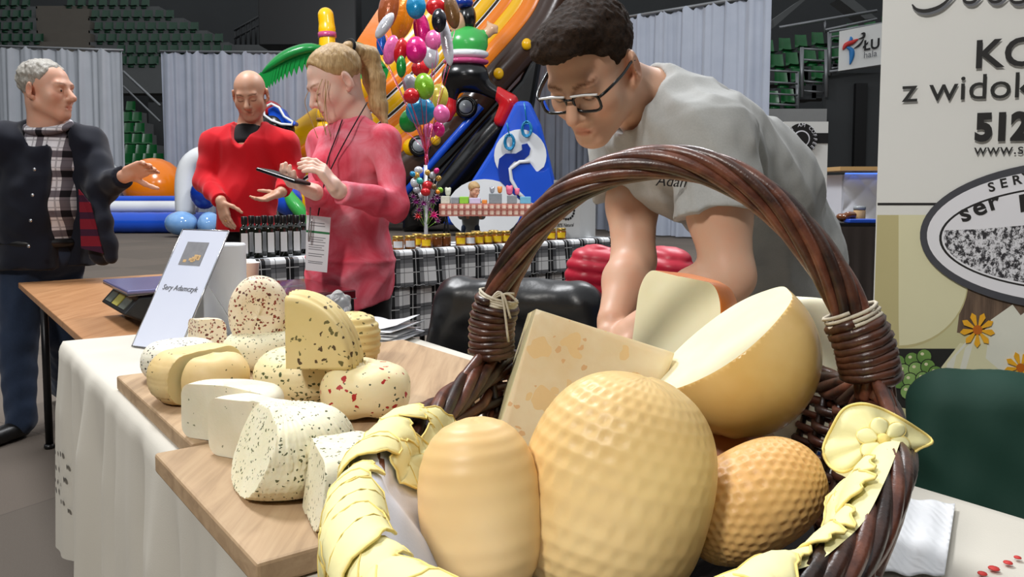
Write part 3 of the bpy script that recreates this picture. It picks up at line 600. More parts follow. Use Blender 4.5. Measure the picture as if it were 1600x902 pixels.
def coil(i0, i1, R, r, turns, name, mat, ph=0):
    pts = []; n = int(turns * 18)
    for q in range(n):
        f = i0 + (i1 - i0) * q / (n - 1); i = int(f); i2 = min(119, i + 1); c = hp[i] * (1 - f + i) + hp[i2] * (f - i); a = unit(hn - Th[i] * (hn @ Th[i])); b = np.cross(Th[i], a); tw = 2 * math.pi * turns * q / (n - 1) + ph
        rr = R * (1 + .04 * math.sin(q * 1.7)); pts.append(c + rr * (a * math.cos(tw) + b * math.sin(tw)))
    mb = MB(); mb.tube(pts, r, 7); return mb.build(name, mat, bk)
coil(2, 17, .021, .0046, 8, 'binding_coil', 'wicker'); coil(100, 114, .0225, .0048, 8, 'binding_coil', 'wicker')
tw1 = coil(16.5, 18.5, .0205, .0016, 3.3, 'twine_tie', 'twine'); coil(98, 101.5, .0235, .0017, 4.2, 'twine_tie', 'twine')
q = hp[18] - hn * .02; 
if (q - hp[18]) @ np.array([0, -1, 0]) < 0: q = hp[18] + hn * .02
for dx, dz in ((.018, -.045), (.024, .006), (.028, -.004), (.02, -.02)):
    mb = MB(); mb.tube(smooth_path([q, q + [dx * .6, -.004, .006], q + [dx, -.002, dz]], 10), .0013, 6); mb.build('twine_end', 'twine', tw1)
for (i0, phc) in ((4, math.pi - .24), (112, .24)):    # splayed rods under the binding
    for k in range(7):
        ph = phc + (k - 3) * .085; b1 = bpos(ph, .92, .012); b2 = bpos(ph + (k - 3) * .03, .55, .013); c = hp[i0] + unit((b1 - hp[i0]) * [1, 1, 0]) * .012
        mb = MB(); mb.tube(smooth_path([hp[min(119, i0 + (3 if i0 < 50 else -3))], c, b1, b2], 16), .0058, 7); mb.build('splay_rod', 'wicker' if k % 2 else 'wicker_red', bk)
# dark lining bed in the basket
def bed(u, v):
    ph = u * 2 * math.pi; sc = v; p = BC + BS * BA * .72 * sc * math.cos(ph) + BL * BB * .72 * sc * math.sin(ph); return p + np.array([0, 0, .80 + .055 * sc ** 3 + .006 * math.sin(9 * ph) * sc + .004 * math.sin(17 * ph + 8 * sc)])
mb = MB(); mb.grid(bed, 70, 12, closed_u=True); bo = mb.build('basket_liner', 'cloth_black'); tag(bo, 'dark cloth lining the bottom of the wicker basket', 'liner')
# ---------------------------------------------------------------- cheeses in the basket
CB = 'cheeses heaped in the basket'
def axes(long_, toward):
    z = unit(long_); y = unit(np.array(toward, float) - z * (np.array(toward) @ z)); x = np.cross(y, z); return np.array([x, y, z]).T
def loaf(px, py, Y, semi, long_, label, mats, disp, name='cheese', e=.82, nu=150, nv=110, cutp=()):
    """rounded loaf with semi axes (across, depth, length)"""
    bm = wheel_bm(1, 2, 1.0, 0, nu, nv)
    for v in bm.verts:
        c = v.co; r = math.hypot(c.x, c.y); th = math.atan2(c.y, c.x); vv = math.atan2(c.z, r)
        rr = abs(math.cos(vv)) ** e; zz = math.copysign(abs(math.sin(vv)) ** e, c.z); d = disp(th, (vv / math.pi + .5), rr, zz)
        n = Vector((rr * math.cos(th) / semi[0], rr * math.sin(th) / semi[1], zz / semi[2])).normalized()
        v.co = Vector((rr * math.cos(th) * semi[0], rr * math.sin(th) * semi[1], zz * semi[2])) + n * d
    cuts(bm, cutp)
    return cheese_obj(bm, mats, P(px, py, Y), axes(long_, (0, -1, .35)), label, CB, name)
capf = lambda th, t, r, z: min(1.0, r * 1.3)
loaf(961, 770, .60, (.073, .062, .092), (.26, .05, .95), 'big golden oval cheese with all-over basket-weave imprint', ['gouda', 'paste'], add(weave(34, 22, .0013, lambda th, t, r, z: min(1.0, r * 1.3) * (.35 + .65 * max(0, math.cos(th - .5)))), wob(.0006, 21)))
loaf(751, 795, .575, (.046, .046, .066), (-.10, .12, 1), 'smooth golden cheese between the white napkin and the big imprinted one', ['gouda_plain', 'paste'], add(wob(.0004, 22), lambda th, t, r, z: .00018 * math.sin(t * 90)))
loaf(1174, 782, .625, (.042, .042, .062), (.80, .10, .42), 'small golden cheese with woven imprint beside the right napkin corner', ['gouda_dark', 'paste'], add(weave(30, 26, .0013, capf), wob(.0005, 23)))
loaf(1128, 735, .82, (.05, .05, .055), (.2, .1, 1), 'brown smoked cheese peeking out below the wrapped half ball', ['smoked', 'paste'], wob(.001, 24), nu=60, nv=40)
# quarter wheel with pink rind
bm = wheel_bm(.150, .082, .012, .0, disp=wob(.0008, 25)); cuts(bm, [((0, 0, 0), (-1, 0, 0)), ((0, 0, 0), (0, 1, 0))])
ap = P(838, 483, .80); Rw = np.array([unit([.90, .18, -.33]), [0, 0, 0], unit([.08, -.93, .20])]).T; z_ = Rw[:, 2]; x_ = unit(Rw[:, 0] - z_ * (Rw[:, 0] @ z_)); Rw = np.array([x_, np.cross(z_, x_), z_]).T
cheese_obj(bm, ['rind_pink', 'paste'], ap + Rw[:, 2] * -.041, Rw, 'quarter wheel of hard cheese with pinkish blotched rind', CB)
# orange rind wedge
bm = wheel_bm(.085, .11, .03, .0, disp=wob(.0006, 26)); cuts(bm, [((.0, 0, 0), (-.86, -.5, 0))])
cheese_obj(bm, ['rind_orange', 'paste_pale'], P(1050, 528, .95), rotx(-.0) @ roty(.12), 'cut cheese with glossy orange rind and pale face behind the rest', CB, scale=(.85, .85, 1.35))
# wrapped half ball
nb = unit([-.62, .03, .78]); rb = .0815
bm = wheel_bm(1, 2, 1.0, 0, 110, 80)
for v in bm.verts: v.co = v.co.normalized() * rb * (1 + .012 * math.sin(6 * math.atan2(v.co.y, v.co.x)))
cuts(bm, [(tuple(nb * .020), tuple(nb))])
cheese_obj(bm, ['rind_wrapped', 'paste_pale'], P(1148, 552, .78), None, 'large half ball of yellow cheese wrapped in cling film', CB)
# white slab
bm = wheel_bm(.105, .07, .012, .0, disp=wob(.0006, 28)); cuts(bm, [((0, -.05, 0), (0, -1, 0)), ((-.06, 0, 0), (-1, 0, 0)), ((.062, 0, 0), (1, 0, 0))])
cheese_obj(bm, ['slab', 'slab'], P(1248, 610, .93), rotz(.25) @ rotx(math.pi / 2 - .1) @ rotz(.05), 'white slab of cheese standing against the basket handle', CB, scale=(1.0, 1.05, 1))
# ---------------------------------------------------------------- napkin with leaf applique
nk = empty('embroidered_napkin', tuple(bpos(-math.pi / 2, 1.0)), 'white napkin with yellow leaf and flower border folded over the basket rim', 'napkin')
def nap(u, v, p0, p1, din, dout, seed):
    ph = p0 + (p1 - p0) * u; s = v * (din + dout + .05) - din - .025; wv = .006 * math.sin(ph * 13 + seed) + .004 * math.sin(ph * 29 + seed * 2 + s * 30)
    top = bpos(ph, 1.0); nrm = unit((top - BC) * [1, 1, 0]); R_ = .0185 + wv * .25
    if s < -.025: d = -.025 - s; return top - nrm * (R_ + d * .62 + wv * .5) - np.array([0, 0, d * .76])
    if s > .025: d = s - .025; return top + nrm * (R_ - d * .16 + wv * (.3 + 3 * d)) - np.array([0, 0, d * .97])
    a = s / .025 * math.pi / 2; return top + nrm * R_ * math.sin(a) + np.array([0, 0, R_ * math.cos(a) * .95])
DEG = math.pi / 180
mb = MB(); mb.grid(lambda u, v: nap(u, v, 206 * DEG, 300 * DEG, .13, -.012, 1), 120, 26); sol = mb.build('white_cloth', 'napkin_white', nk)
mb = MB(); mb.grid(lambda u, v: nap(u, v, -72 * DEG, 6 * DEG, .03, -.022, 1), 80, 14); mb.build('yellow_hem', 'applique', nk)
def leaf(ph, s0, size, ang, parent, mat='applique', lift=.004, pts=3, edge='applique_deep', shape='leaf'):
    """leaf or petal sewn to the napkin: it follows the cloth at rim angle ph and distance s0 over the rim"""
    arc_ = np.linalg.norm(nap2(ph + .02, s0) - nap2(ph - .02, s0)) / .04; ca, sa = math.cos(ang), math.sin(ang)
    def fn(u, v, up=0.0):
        t = u; w = (math.sin(math.pi * min(1, t ** .75)) ** .75) * .50 * (1 + .13 * math.sin(t * math.pi * (2 * pts)))
        x = (t - .5) * size; y = (v - .5) * 2 * w * size; pa = ph + (x * ca - y * sa) / arc_; ss = s0 + x * sa + y * ca
        q = nap2(pa, ss); top = bpos(pa, 1.0); hz = unit((top - BC) * [1, 1, 0]); N = unit(q - top) if abs(ss) < .03 else (hz if ss > 0 else unit(np.array([0, 0, .6]) - hz))
        return q + N * (lift + up + .06 * size * (1 - abs(2 * v - 1)) * math.sin(math.pi * t))
    mb = MB(); mb.grid(lambda u, v: fn(.02 + u * .96, v), 14, 9); o = mb.build('applique_' + shape, mat, parent)
    so = o.modifiers.new('thick', 'SOLIDIFY'); so.thickness = .0012; so.offset = 0
    mb = MB(); rim = [fn(.02 + .96 * u, 0, .0006) for u in np.linspace(0, 1, 14)] + [fn(.02 + .96 * u, 1, .0006) for u in np.linspace(1, 0, 14)]; mb.tube(rim, .0009, 5, closed=True); mb.build('stitched_edge', edge, o)
    mb = MB(); mb.tube([fn(.05 + .85 * u, .5, .0009) for u in np.linspace(0, 1, 8)], .0005, 4); mb.build('vein', edge, o)
    return o
def nap2(ph, s): return nap(0, (s + .225) / (.2 + .2 + .05), ph, ph, .2, .2, 1)
rg = random.Random(11)
k = 0
for row, s0 in enumerate((.016, .044, .075, .106, .136)):
    for pd in np.arange(195 + 4 * (row % 2), 292, 7.6):
        if (row in (1, 2, 3) and rg.random() < .28) or (row == 4 and pd < 205): continue
        k += 1; leaf((pd + rg.uniform(-1.5, 1.5)) * DEG, s0 + rg.uniform(-.006, .006), rg.uniform(.048, .064), rg.choice((1.2, 1.9, .2, 2.9, 1.5, .7)) + rg.uniform(-.3, .3), nk, lift=.0025 + .0016 * (k % 4))
for pd, s0, an in ((193, -.03, 1.2), (198, -.04, .8), (204, -.035, 1.8), (209, -.028, 2.2), (200, -.065, 1.4), (206, -.07, 1.0)): leaf(pd * DEG, s0, .055, an, nk, lift=.004)
for k, (pd, s, sz, an) in enumerate([(292, .0, .05, .2), (297, .012, .052, 2.7), (302, -.012, .05, .3), (308, -.012, .05, 2.9), (314, -.02, .046, .2), (320, -.02, .046, 2.8), (326, -.022, .046, .1), (332, -.024, .046, 2.9), (338, -.026, .046, .3)]):
    leaf(pd * DEG, s, sz, an, nk, lift=.003 + .0015 * (k % 2))
# flower corner flopping over the rim at the right
fcx, fcy, FY = 1372.0, 688.0, .572
outl = [(1286, 702), (1300, 668), (1318, 640), (1345, 631), (1372, 637), (1400, 650), (1430, 668), (1457, 690), (1436, 702), (1420, 716), (1402, 739), (1372, 736), (1345, 726), (1318, 738), (1296, 728)]
orim = smooth_path(outl, 60, closed=True)
def cpt(x, y, d=0.0): return P(x, y, FY - .010 * math.cos((x - fcx) * .022) + .00028 * (fcy - y) + d)
mb = MB(); vs = [cpt(fcx, fcy)]; fs = []
for k, fr in enumerate((.25, .5, .75, 1.0)): vs += [cpt(fcx + (q[0] - fcx) * fr, fcy + (q[1] - fcy) * fr, .0022 * math.sin(i * .8) * fr) for i, q in enumerate(orim)]
fs += [(0, 1 + i, 1 + (i + 1) % 60) for i in range(60)]
for k in range(3): fs += [(1 + k * 60 + i, 1 + (k + 1) * 60 + i, 1 + (k + 1) * 60 + (i + 1) % 60, 1 + k * 60 + (i + 1) % 60) for i in range(60)]
mb.add(vs, fs); o = mb.build('napkin_corner', 'applique', nk); so = o.modifiers.new('thick', 'SOLIDIFY'); so.thickness = .0016; so.offset = 0
mb = MB(); mb.tube([cpt(q[0], q[1], .0022 * math.sin(i * .8) - .001) for i, q in enumerate(orim)], .0011, 5, closed=True); mb.build('stitched_edge', 'applique_deep', o)
for k in range(6):
    a = k * math.pi / 3 + .3
    def pet(u, v, a=a): t = u; w = math.sin(math.pi * t ** 1.2) ** .6 * 15; x = 9 + t * 34; y = (v - .5) * 2 * w; return cpt(fcx + 8 + x * math.cos(a) - y * math.sin(a), fcy + (x * math.sin(a) + y * math.cos(a)) * .82, -.0035 - .002 * math.cos((v - .5) * 3))
    mb = MB(); mb.grid(lambda u, v: pet(.02 + .96 * u, v), 10, 7); o = mb.build('flower_petal', 'applique', nk); so = o.modifiers.new('thick', 'SOLIDIFY'); so.thickness = .001; so.offset = 0
    mb = MB(); mb.tube([pet(.02 + .96 * u, 0) for u in np.linspace(0, 1, 10)] + [pet(.02 + .96 * u, 1) for u in np.linspace(1, 0, 10)], .0008, 5, closed=True); mb.build('stitched_edge', 'applique_deep', o)
mb = MB(); mb.lathe([(.005, 0), (.004, .003), (0, .004)], 14, cpt(fcx + 8, fcy, -.004), frame_z([0, -1, .3])); mb.build('flower_centre', 'applique_deep', nk)
# green stitched zigzag motif on the white cloth
mb = MB(); zz = [nap2((249 + 1.1 * k) * DEG, -.075 - .012 * (k % 2) + .002 * k) + np.array([0, -.0, .002]) for k in range(9)]; mb.tube(zz, .0012, 5); o = mb.build('stitched_motif', 'ink_green', nk); o['label'] = 'olive green zigzag stitching'
# ================================================================ things on the tables
# weighing scale
sc_ = empty('weighing_scale', tuple(T(2.78, .66, .74)), 'black shop weighing scale with a lilac-grey platter on the brown table', 'scale')
def TP(a, b, z): return T(a, b, z)
mb = MB(); A0, A1, B0, B1 = 2.575, 2.93, .50, .82
sec = [(B0 + .05, .755), (B0 - .01, .785), (B0 + .035, .835), (B1, .835), (B1, .755)]
vs = [T(a, b, z) for a in (A0, A1) for b, z in sec]; mb.add(vs, [(0, 1, 2, 3, 4), (9, 8, 7, 6, 5)] + [(i, i + 5, (i + 1) % 5 + 5, (i + 1) % 5) for i in range(5)]); bevel(mb.build('body', 'black_plastic', sc_, False, True), .006, 2)
mb = MB(); mb.box(T(2.755, .665, .852), (.165, .19, .006), TR); o = bevel(mb.build('platter', 'lilac_steel', sc_, False), .005, 2)
mb = MB(); mb.tube([T(2.57, .505, .846), T(2.57, .825, .846), T(2.94, .825, .846), T(2.94, .505, .846)], .006, 8, closed=True); mb.build('platter_rim', 'chrome', sc_)
nd = unit(np.cross(TD, T(0, .045, .05))); nd = nd if nd[0] < 0 else -nd; vd = unit(T(0, .045, .05))
for a, mt in ((2.65, 'lcd_grey'), (2.75, 'lcd'), (2.85, 'lcd_grey')):
    mb = MB(); mb.box(T(a, B0 + .0125, .81) + nd * .001, (.04, .02, .002), np.array([TD, vd, np.cross(TD, vd)]).T); mb.build('display', mt, sc_, False)
for a in (2.61, 2.9):
    for b in (.57, .79): mb = MB(); mb.lathe([(.014, .7395), (.014, .756), (.01, .757)], 12, T(a, b, 0)); mb.build('foot', 'black_plastic', sc_)
# leaning acrylic sign
BLc = np.array([-1.0, 2.08, .747]); wv_ = np.array([.158, -.084, 0]); hv_ = np.array([.081, .152, .30]); nv_ = unit(np.cross(wv_, hv_))
sg = empty('sign_holder', tuple(BLc + wv_ / 2), 'leaning acrylic stand with a white printed sheet in front of the paper roll', 'sign')
Rs = np.array([unit(wv_), unit(hv_), nv_]).T; cs_ = BLc + wv_ / 2 + hv_ / 2; lw, lh = np.linalg.norm(wv_) / 2, np.linalg.norm(hv_) / 2
mb = MB(); mb.box(cs_, (lw * .97, lh * .985, .0006), Rs); mb.build('printed_sheet', 'paper_blue', sg, False)
mb = MB(); mb.box(cs_ - nv_ * .0025, (lw, lh, .0012), Rs); mb.build('acrylic_back', 'clear_plastic', sg, False)
for e1, e2 in (((0, 0), (0, 1)), ((1, 0), (1, 1)), ((0, 1), (1, 1)), ((0, 0), (1, 0))):
    mb = MB(); mb.tube([BLc + wv_ * e1[0] + hv_ * e1[1], BLc + wv_ * e2[0] + hv_ * e2[1]], .0016, 6); mb.build('acrylic_edge', 'chrome', sg)
mb = MB(); q0 = BLc + hv_ * .55 - nv_ * .004; q1 = BLc + np.array([.10, .19, 0.0]); mb.add([q0, q0 + wv_, q1 + wv_, q1], [(0, 1, 2, 3)]); o = mb.build('rear_strut', 'clear_plastic', sg, False); so = o.modifiers.new('t', 'SOLIDIFY'); so.thickness = .002
mb = MB(); mb.box(BLc + wv_ * .47 + hv_ * .79 + nv_ * .0012, (lw * .46, lh * .2, .0004), Rs); mb.build('printed_picture', 'sign_print', sg, False)
mb = MB(); rg = random.Random(2)
for k in range(9): mb.box(BLc + wv_ * (.33 + .3 * rg.random()) + hv_ * (.72 + .05 * rg.random()) + nv_ * .0018, (.006, .004, .0003), Rs)
mb.build('picture_spots', 'wood_stick', sg, False)
put_text('Sery Adamczyk', .0215, BLc + wv_ * .12 + hv_ * .475 + nv_ * .0012, wv_, hv_, 'ink_grey', sg, shear=.15)
# paper roll
rp = G(354, 523, .745); mb = MB(); mb.lathe([(.022, 0), (.056, .0), (.058, .004), (.058, .256), (.055, .26), (.022, .26), (.021, .25), (.021, 0)], 36, rp); o = mb.build('paper_towel_roll', 'paper'); sharp(o); tag(o, 'tall white roll of kitchen paper standing behind the sign', 'paper roll')
# paper cup
cpp = G(393, 457, .7385); cu = empty('paper_cup', tuple(cpp), 'white paper cup holding a wooden stick beside the paper roll', 'cup')
cpp2 = cpp.copy()
mb = MB(); mb.lathe([(.0, .002), (.024, .0), (.0335, .118), (.0355, .121), (.0345, .124), (.032, .121), (.023, .006), (0, .006)], 28, cpp); mb.build('cup_wall', 'cup_paper', cu)
mb = MB(); mb.tube([cpp + [-.012, .0, .02], cpp + [-.026, .006, .175]], .003, 6); mb.build('stirring_stick', 'wood_stick', cu)
# gift box
gb = empty('flat_box', tuple(G(458, 512, .7445)), 'glossy maroon and black flat box behind the tall cheeses', 'box'); gc = np.array(gb.location); Rg = TR
gc = T(2.50, .975, .7445); gb.location = tuple(gc); bpy.context.view_layer.update()
mb = MB(); mb.box(gc + [0, 0, .034], (.131, .196, .034), Rg); bevel(mb.build('box_base', 'black_plastic', gb, False), .003)
mb = MB(); mb.box(gc + [0, 0, .083], (.135, .20, .0145), Rg); bevel(mb.build('box_lid', 'maroon_gloss', gb, False), .004)
mb = MB(); mb.tube([gc + Rg @ np.array(q) for q in ((-.136, -.201, .070), (.136, -.201, .070), (.136, .201, .070), (-.136, .201, .070))], .0012, 5, closed=True); mb.build('silver_line', 'chrome', gb)
for k, (u0, u1) in enumerate(((-.06, .04), (-.045, .05))):
    mb = MB(); mb.box(gc + Rg @ np.array([(u0 + u1) / 2, -.01 + k * .028, .0978]), ((u1 - u0) / 2, .004, .0004), Rg); mb.build('lid_print', 'ink_grey', gb, False)
# bags
def sheet(name, fn, mat, nu=24, nv=18, thick=.0008, parent=None):
    mb = MB(); mb.grid(fn, nu, nv); o = mb.build(name, mat, parent); s_ = o.modifiers.new('thick', 'SOLIDIFY'); s_.thickness = thick; s_.offset = 1; return o
pb = empty('paper_bag_stack', tuple(T(1.70, 1.06, .745)), 'loose stack of white paper bags by the cutting board', 'bags')
for k in range(7):
    r_ = rotz(-.35 + .10 * math.sin(k * 2.3)); c = G(585 + 4 * math.sin(k * 1.9), 526, .747)
    def fn(u, v, k=k, r_=r_, c=c): x = (u - .5) * .22; y = (v - .5) * .17; return c + r_ @ np.array([x, y, .002 + .006 * k + .004 * math.sin(9 * u + k) * v + (.016 * max(0, .5 - u) ** 1 if k > 3 else 0) + (.012 * (u - .8) * 5 if u > .8 and k in (4, 6) else 0)])
    sheet('paper_bag', fn, 'bag_white', 20, 10, .0012, pb)
def crumple(name, c, size, label, mat='clear_plastic', seed=1):
    bm = bmesh.new(); bmesh.ops.create_icosphere(bm, subdivisions=4, radius=1)
    for v in bm.verts:
        q = np.array(v.co); n = sn(q[:, None], .55, seed)[0] * .16 + abs(sn(q[:, None], 1.1, seed + 4)[0]) * .14; v.co = Vector((q * (1 - .25 + n)) * size)
    zmin = min(v.co.z for v in bm.verts)
    me = bpy.data.meshes.new(name); bm.to_mesh(me); bm.free(); me.transform(Matrix.Translation((c[0], c[1], c[2] - zmin))); o = link(name, me, mat, None, False); return tag(o, label, 'plastic bag')
crumple('plastic_bag', G(322, 545, .7445) + [0, .0, 0], np.array([.045, .04, .035]), 'crumpled clear plastic bag between sign and paper roll', seed=3)
crumple('plastic_bag', T(2.15, .97, .7445), np.array([.05, .06, .06]), 'crumpled clear plastic bag beside the maroon box', seed=8)
# kitchen paper at the right
tp = [G(*q, .7465) for q in ((1308, 772), (1492, 793), (1475, 905), (1290, 892))]
def tf(u, v): p = (tp[0] * (1 - u) + tp[1] * u) * (1 - v) + (tp[3] * (1 - u) + tp[2] * u) * v; return p + np.array([0, 0, .002 + .004 * abs(math.sin(3.0 * u + 1)) * v + .012 * max(0, .3 - v) + .0015 * math.sin(25 * u)])
o = sheet('kitchen_paper', tf, 'tissue', 40, 30, .001); tag(o, 'quilted white kitchen paper sheet beside the basket', 'paper sheet', 'kitchen paper sheets')
tp2 = [G(*q, .7452) for q in ((1315, 764), (1385, 768), (1420, 885), (1320, 880))]
def tf2(u, v): p = (tp2[0] * (1 - u) + tp2[1] * u) * (1 - v) + (tp2[3] * (1 - u) + tp2[2] * u) * v; return p + np.array([0, 0, .0008 + .022 * max(0, .25 - v)])
o = sheet('kitchen_paper', tf2, 'tissue', 14, 14, .0006); tag(o, 'folded kitchen paper edge showing under the quilted sheet', 'paper sheet', 'kitchen paper sheets')
# ================================================================ roll-up banner behind the stall
b0 = np.array([.728, 1.60, 0]); bw = unit([.91, -.415, 0]); bn = np.cross(bw, [0, 0, 1.0]); BW = .87; VZ = np.array([0, 0, 1.0])
def onb(px, py): r = ray(px, py); o0 = np.array([0, 0, CAM_H]); t = ((b0 - o0) @ bn) / (r @ bn); q = o0 + r * t; return ((q - b0) @ bw, q[2])
bn_out = bn if bn[1] < 0 else -bn
ban = empty('rollup_banner', tuple(b0 + bw * BW / 2), 'tall roll-up advertising banner with an oval cheese logo', 'banner')
mb = MB(); mb.box(b0 + bw * BW / 2 + VZ * 1.09 - bn_out * .001, (BW / 2, .0008, 1.02), np.array([bw, -bn_out, VZ]).T); mb.build('banner_sheet', 'banner_white', ban, False)
mb = MB(); mb.box(b0 + bw * BW / 2 + VZ * .035, (BW / 2 + .01, .05, .035), np.array([bw, -bn_out, VZ]).T); bevel(mb.build('cassette', 'rail_metal', ban, False), .01, 3)
mb = MB(); mb.tube([b0 + bw * BW / 2 - bn_out * .02 + VZ * .06, b0 + bw * BW / 2 - bn_out * .02 + VZ * 2.1], .011, 8); mb.build('support_pole', 'rail_metal', ban)
LAY = [0]
def bprint(poly, mat, name, px=True, lvl=None):
    """flat print on the banner; outline given as measured points"""
    LAY[0] += 1; pts = [onb(*q) if px else q for q in poly]; pts = [(min(max(u, .002), BW - .002), z) for u, z in pts]
    d = .00006 * (LAY[0] if lvl is None else lvl); mb = MB(); mb.add([b0 + bw * u + VZ * z + bn_out * d for u, z in pts], [tuple(range(len(pts)))]); o = mb.build(name, mat, ban, False)
    bm = bmesh.new(); bm.from_mesh(o.data); bmesh.ops.triangulate(bm, faces=bm.faces); bm.to_mesh(o.data); bm.free(); return o
R_END = 1760
bprint([(1360, 336), (R_END, 336), (R_END, 1010), (1360, 1010)], 'banner_cream', 'lower_panel')
bprint([(1360, 317), (R_END, 317), (R_END, 321), (1360, 321)], 'ink_black', 'rule_line')
bprint([(1365, 545), (1510, 545), (1600, 470), (R_END, 470), (R_END, 800), (1360, 800)], 'print_dark', 'dark_ground')
bprint([(1505, 440), (R_END, 430), (R_END, 560), (1495, 520)], 'print_wood', 'wood_picture')
def arc(cx, cy, rx, ry, a0, a1, n=20): return [(cx + rx * math.cos(a), cy + ry * math.sin(a)) for a in np.linspace(a0, a1, n)]
bprint([(1362, 336), (1512, 336)] + arc(1400, 440, 113, 105, 0, math.pi / 2, 14) + [(1362, 548)], 'print_cheese2', 'cheese_picture')
bprint([(1404, 336), (1512, 336)] + arc(1405, 436, 107, 104, 0, math.pi / 2, 14) + [(1404, 500)], 'print_cheese', 'cheese_highlight')
bprint(arc(1405, 715, 58, 78, 0, 2 * math.pi, 26), 'banner_cream', 'round_cheese_picture')
for k in range(5): bprint([(1466 + 14 * k, 560 - 12 * k + 20), (1500 + 16 * k, 520 - 10 * k + 16), (1560 + 20 * k, 545 + 6 * k), (1530 + 12 * k, 610 + 18 * k), (1480 + 14 * k, 660 + 4 * k), (1462 + 8 * k, 630)], ['print_cheese', 'print_herbcheese'][k % 2], 'sliced_cheese_picture')
for k in range(4): bprint([(1548 + 26 * k, 500 + 8 * k), (1582 + 30 * k, 476 + 4 * k), (1600 + 34 * k, 500 + 8 * k), (1570 + 36 * k, 585 + 8 * k), (1540 + 30 * k, 560 + 10 * k)], 'print_herbcheese', 'sliced_cheese_picture')
for (gx, gy) in [(1403, 566), (1425, 562), (1444, 557), (1412, 580), (1431, 577), (1450, 573), (1405, 596), (1422, 594), (1442, 592), (1462, 583), (1432, 610), (1452, 608), (1468, 602), (1418, 612), (1444, 628), (1463, 626), (1434, 634), (1455, 640)]: bprint(arc(gx, gy, 12.5, 12.5, 0, 2 * math.pi, 14), 'print_dark', 'grape_picture'); bprint(arc(gx, gy, 11, 11, 0, 2 * math.pi, 14), 'print_grape' if (gx + gy) % 2 else 'print_grape_pale', 'grape_picture'); bprint(arc(gx - 3, gy - 4, 3, 2.5, 0, 2 * math.pi, 8), 'print_cheese', 'grape_picture')
def flower(cx, cy, r):
    for k in range(9): a = k * 2 * math.pi / 9 + .2; bprint([(cx, cy), (cx + r * .8 * math.cos(a - .22), cy + r * .8 * math.sin(a - .22)), (cx + r * math.cos(a), cy + r * math.sin(a)), (cx + r * .8 * math.cos(a + .22), cy + r * .8 * math.sin(a + .22))], 'print_flower', 'flower_picture')
    bprint(arc(cx, cy, r * .27, r * .27, 0, 2 * math.pi, 12), 'print_flower_eye', 'flower_picture')
flower(1527, 515, 28); flower(1594, 574, 26)
# oval logo
bprint(arc(1705, 368, 268, 119, 0, 2 * math.pi, 80), 'print_ring', 'logo_ring'); bprint(arc(1705, 368, 257, 107, 0, 2 * math.pi, 80), 'print_white', 'logo_field')
bprint(arc(1705, 372, 238, 84, 0, 2 * math.pi, 80), 'ink_black', 'logo_inner_line'); bprint(arc(1705, 372, 234, 81, 0, 2 * math.pi, 80), 'print_white', 'logo_inner_field')
bprint([(1474, 360), (1530, 358), (1600, 352), (1700, 350), (1700, 450)] + arc(1705, 372, 231, 78, math.pi / 2, math.pi * .98, 20)[1:], 'print_engraving', 'landscape_engraving')
def btext(txt, px, py, hpx, ang=0, mat='ink_black', **kw):
    u, z = onb(px, py); u2, z2 = onb(px, py - hpx); hgt = z2 - z; LAY[0] += 1
    U = bw * math.cos(ang) + VZ * math.sin(ang); V = -bw * math.sin(ang) + VZ * math.cos(ang)
    return put_text(txt, hgt / .70, b0 + bw * u + VZ * z + bn_out * (.00006 * LAY[0] + .0001), U, V, mat, ban, extrude=.0001, **kw)
btext('KO', 1520, 107, 43, 0, bold=.0012); btext('z widokie', 1408, 160, 38, 0, mat='print_dark', xs=1.02); btext('512', 1522, 219, 40, 0, bold=.0035, xs=.85); btext('www.s', 1521, 242, 17, 0, xs=1.0)
btext('S', 1545, 300, 14, .26, bold=.0006); btext('E', 1563, 294, 14, .22, bold=.0006); btext('R', 1582, 289, 14, .2, bold=.0006); btext('Y', 1598, 285, 14, .17, bold=.0006)
btext('s', 1503, 347, 27, .38, bold=.0012); btext('e', 1523, 338, 27, .35, bold=.0012); btext('r', 1546, 329, 27, .3, bold=.0012)
mb = MB(); 
bprint([(1591, 305), (1604, 302), (1604, 330), (1594, 332)], 'ink_black', 'lettering')
for path, w_ in (([(1425, 8), (1432, 16), (1448, 18), (1470, 10), (1490, -8)], 6), ([(1503, -4), (1508, 4), (1520, 4), (1532, -6)], 5), ([(1540, -6), (1548, 3), (1560, 3), (1572, -6)], 5), ([(1575, -6), (1582, 4), (1596, 4), (1606, -4)], 5)):
    for off, mt in ((3, 'ink_grey'), (0, 'ink_black')):
        pts = smooth_path(np.array(path, float) + off, 16); nr = np.gradient(pts, axis=0); nr = np.stack([-nr[:, 1], nr[:, 0]], 1) / np.linalg.norm(nr, axis=1)[:, None]; wd = w_ * .5 * np.sin(np.linspace(.35, math.pi - .35, 16))[:, None]
        bprint([tuple(q) for q in pts + nr * wd] + [tuple(q) for q in (pts - nr * wd)[::-1]], mt, 'script_lettering')
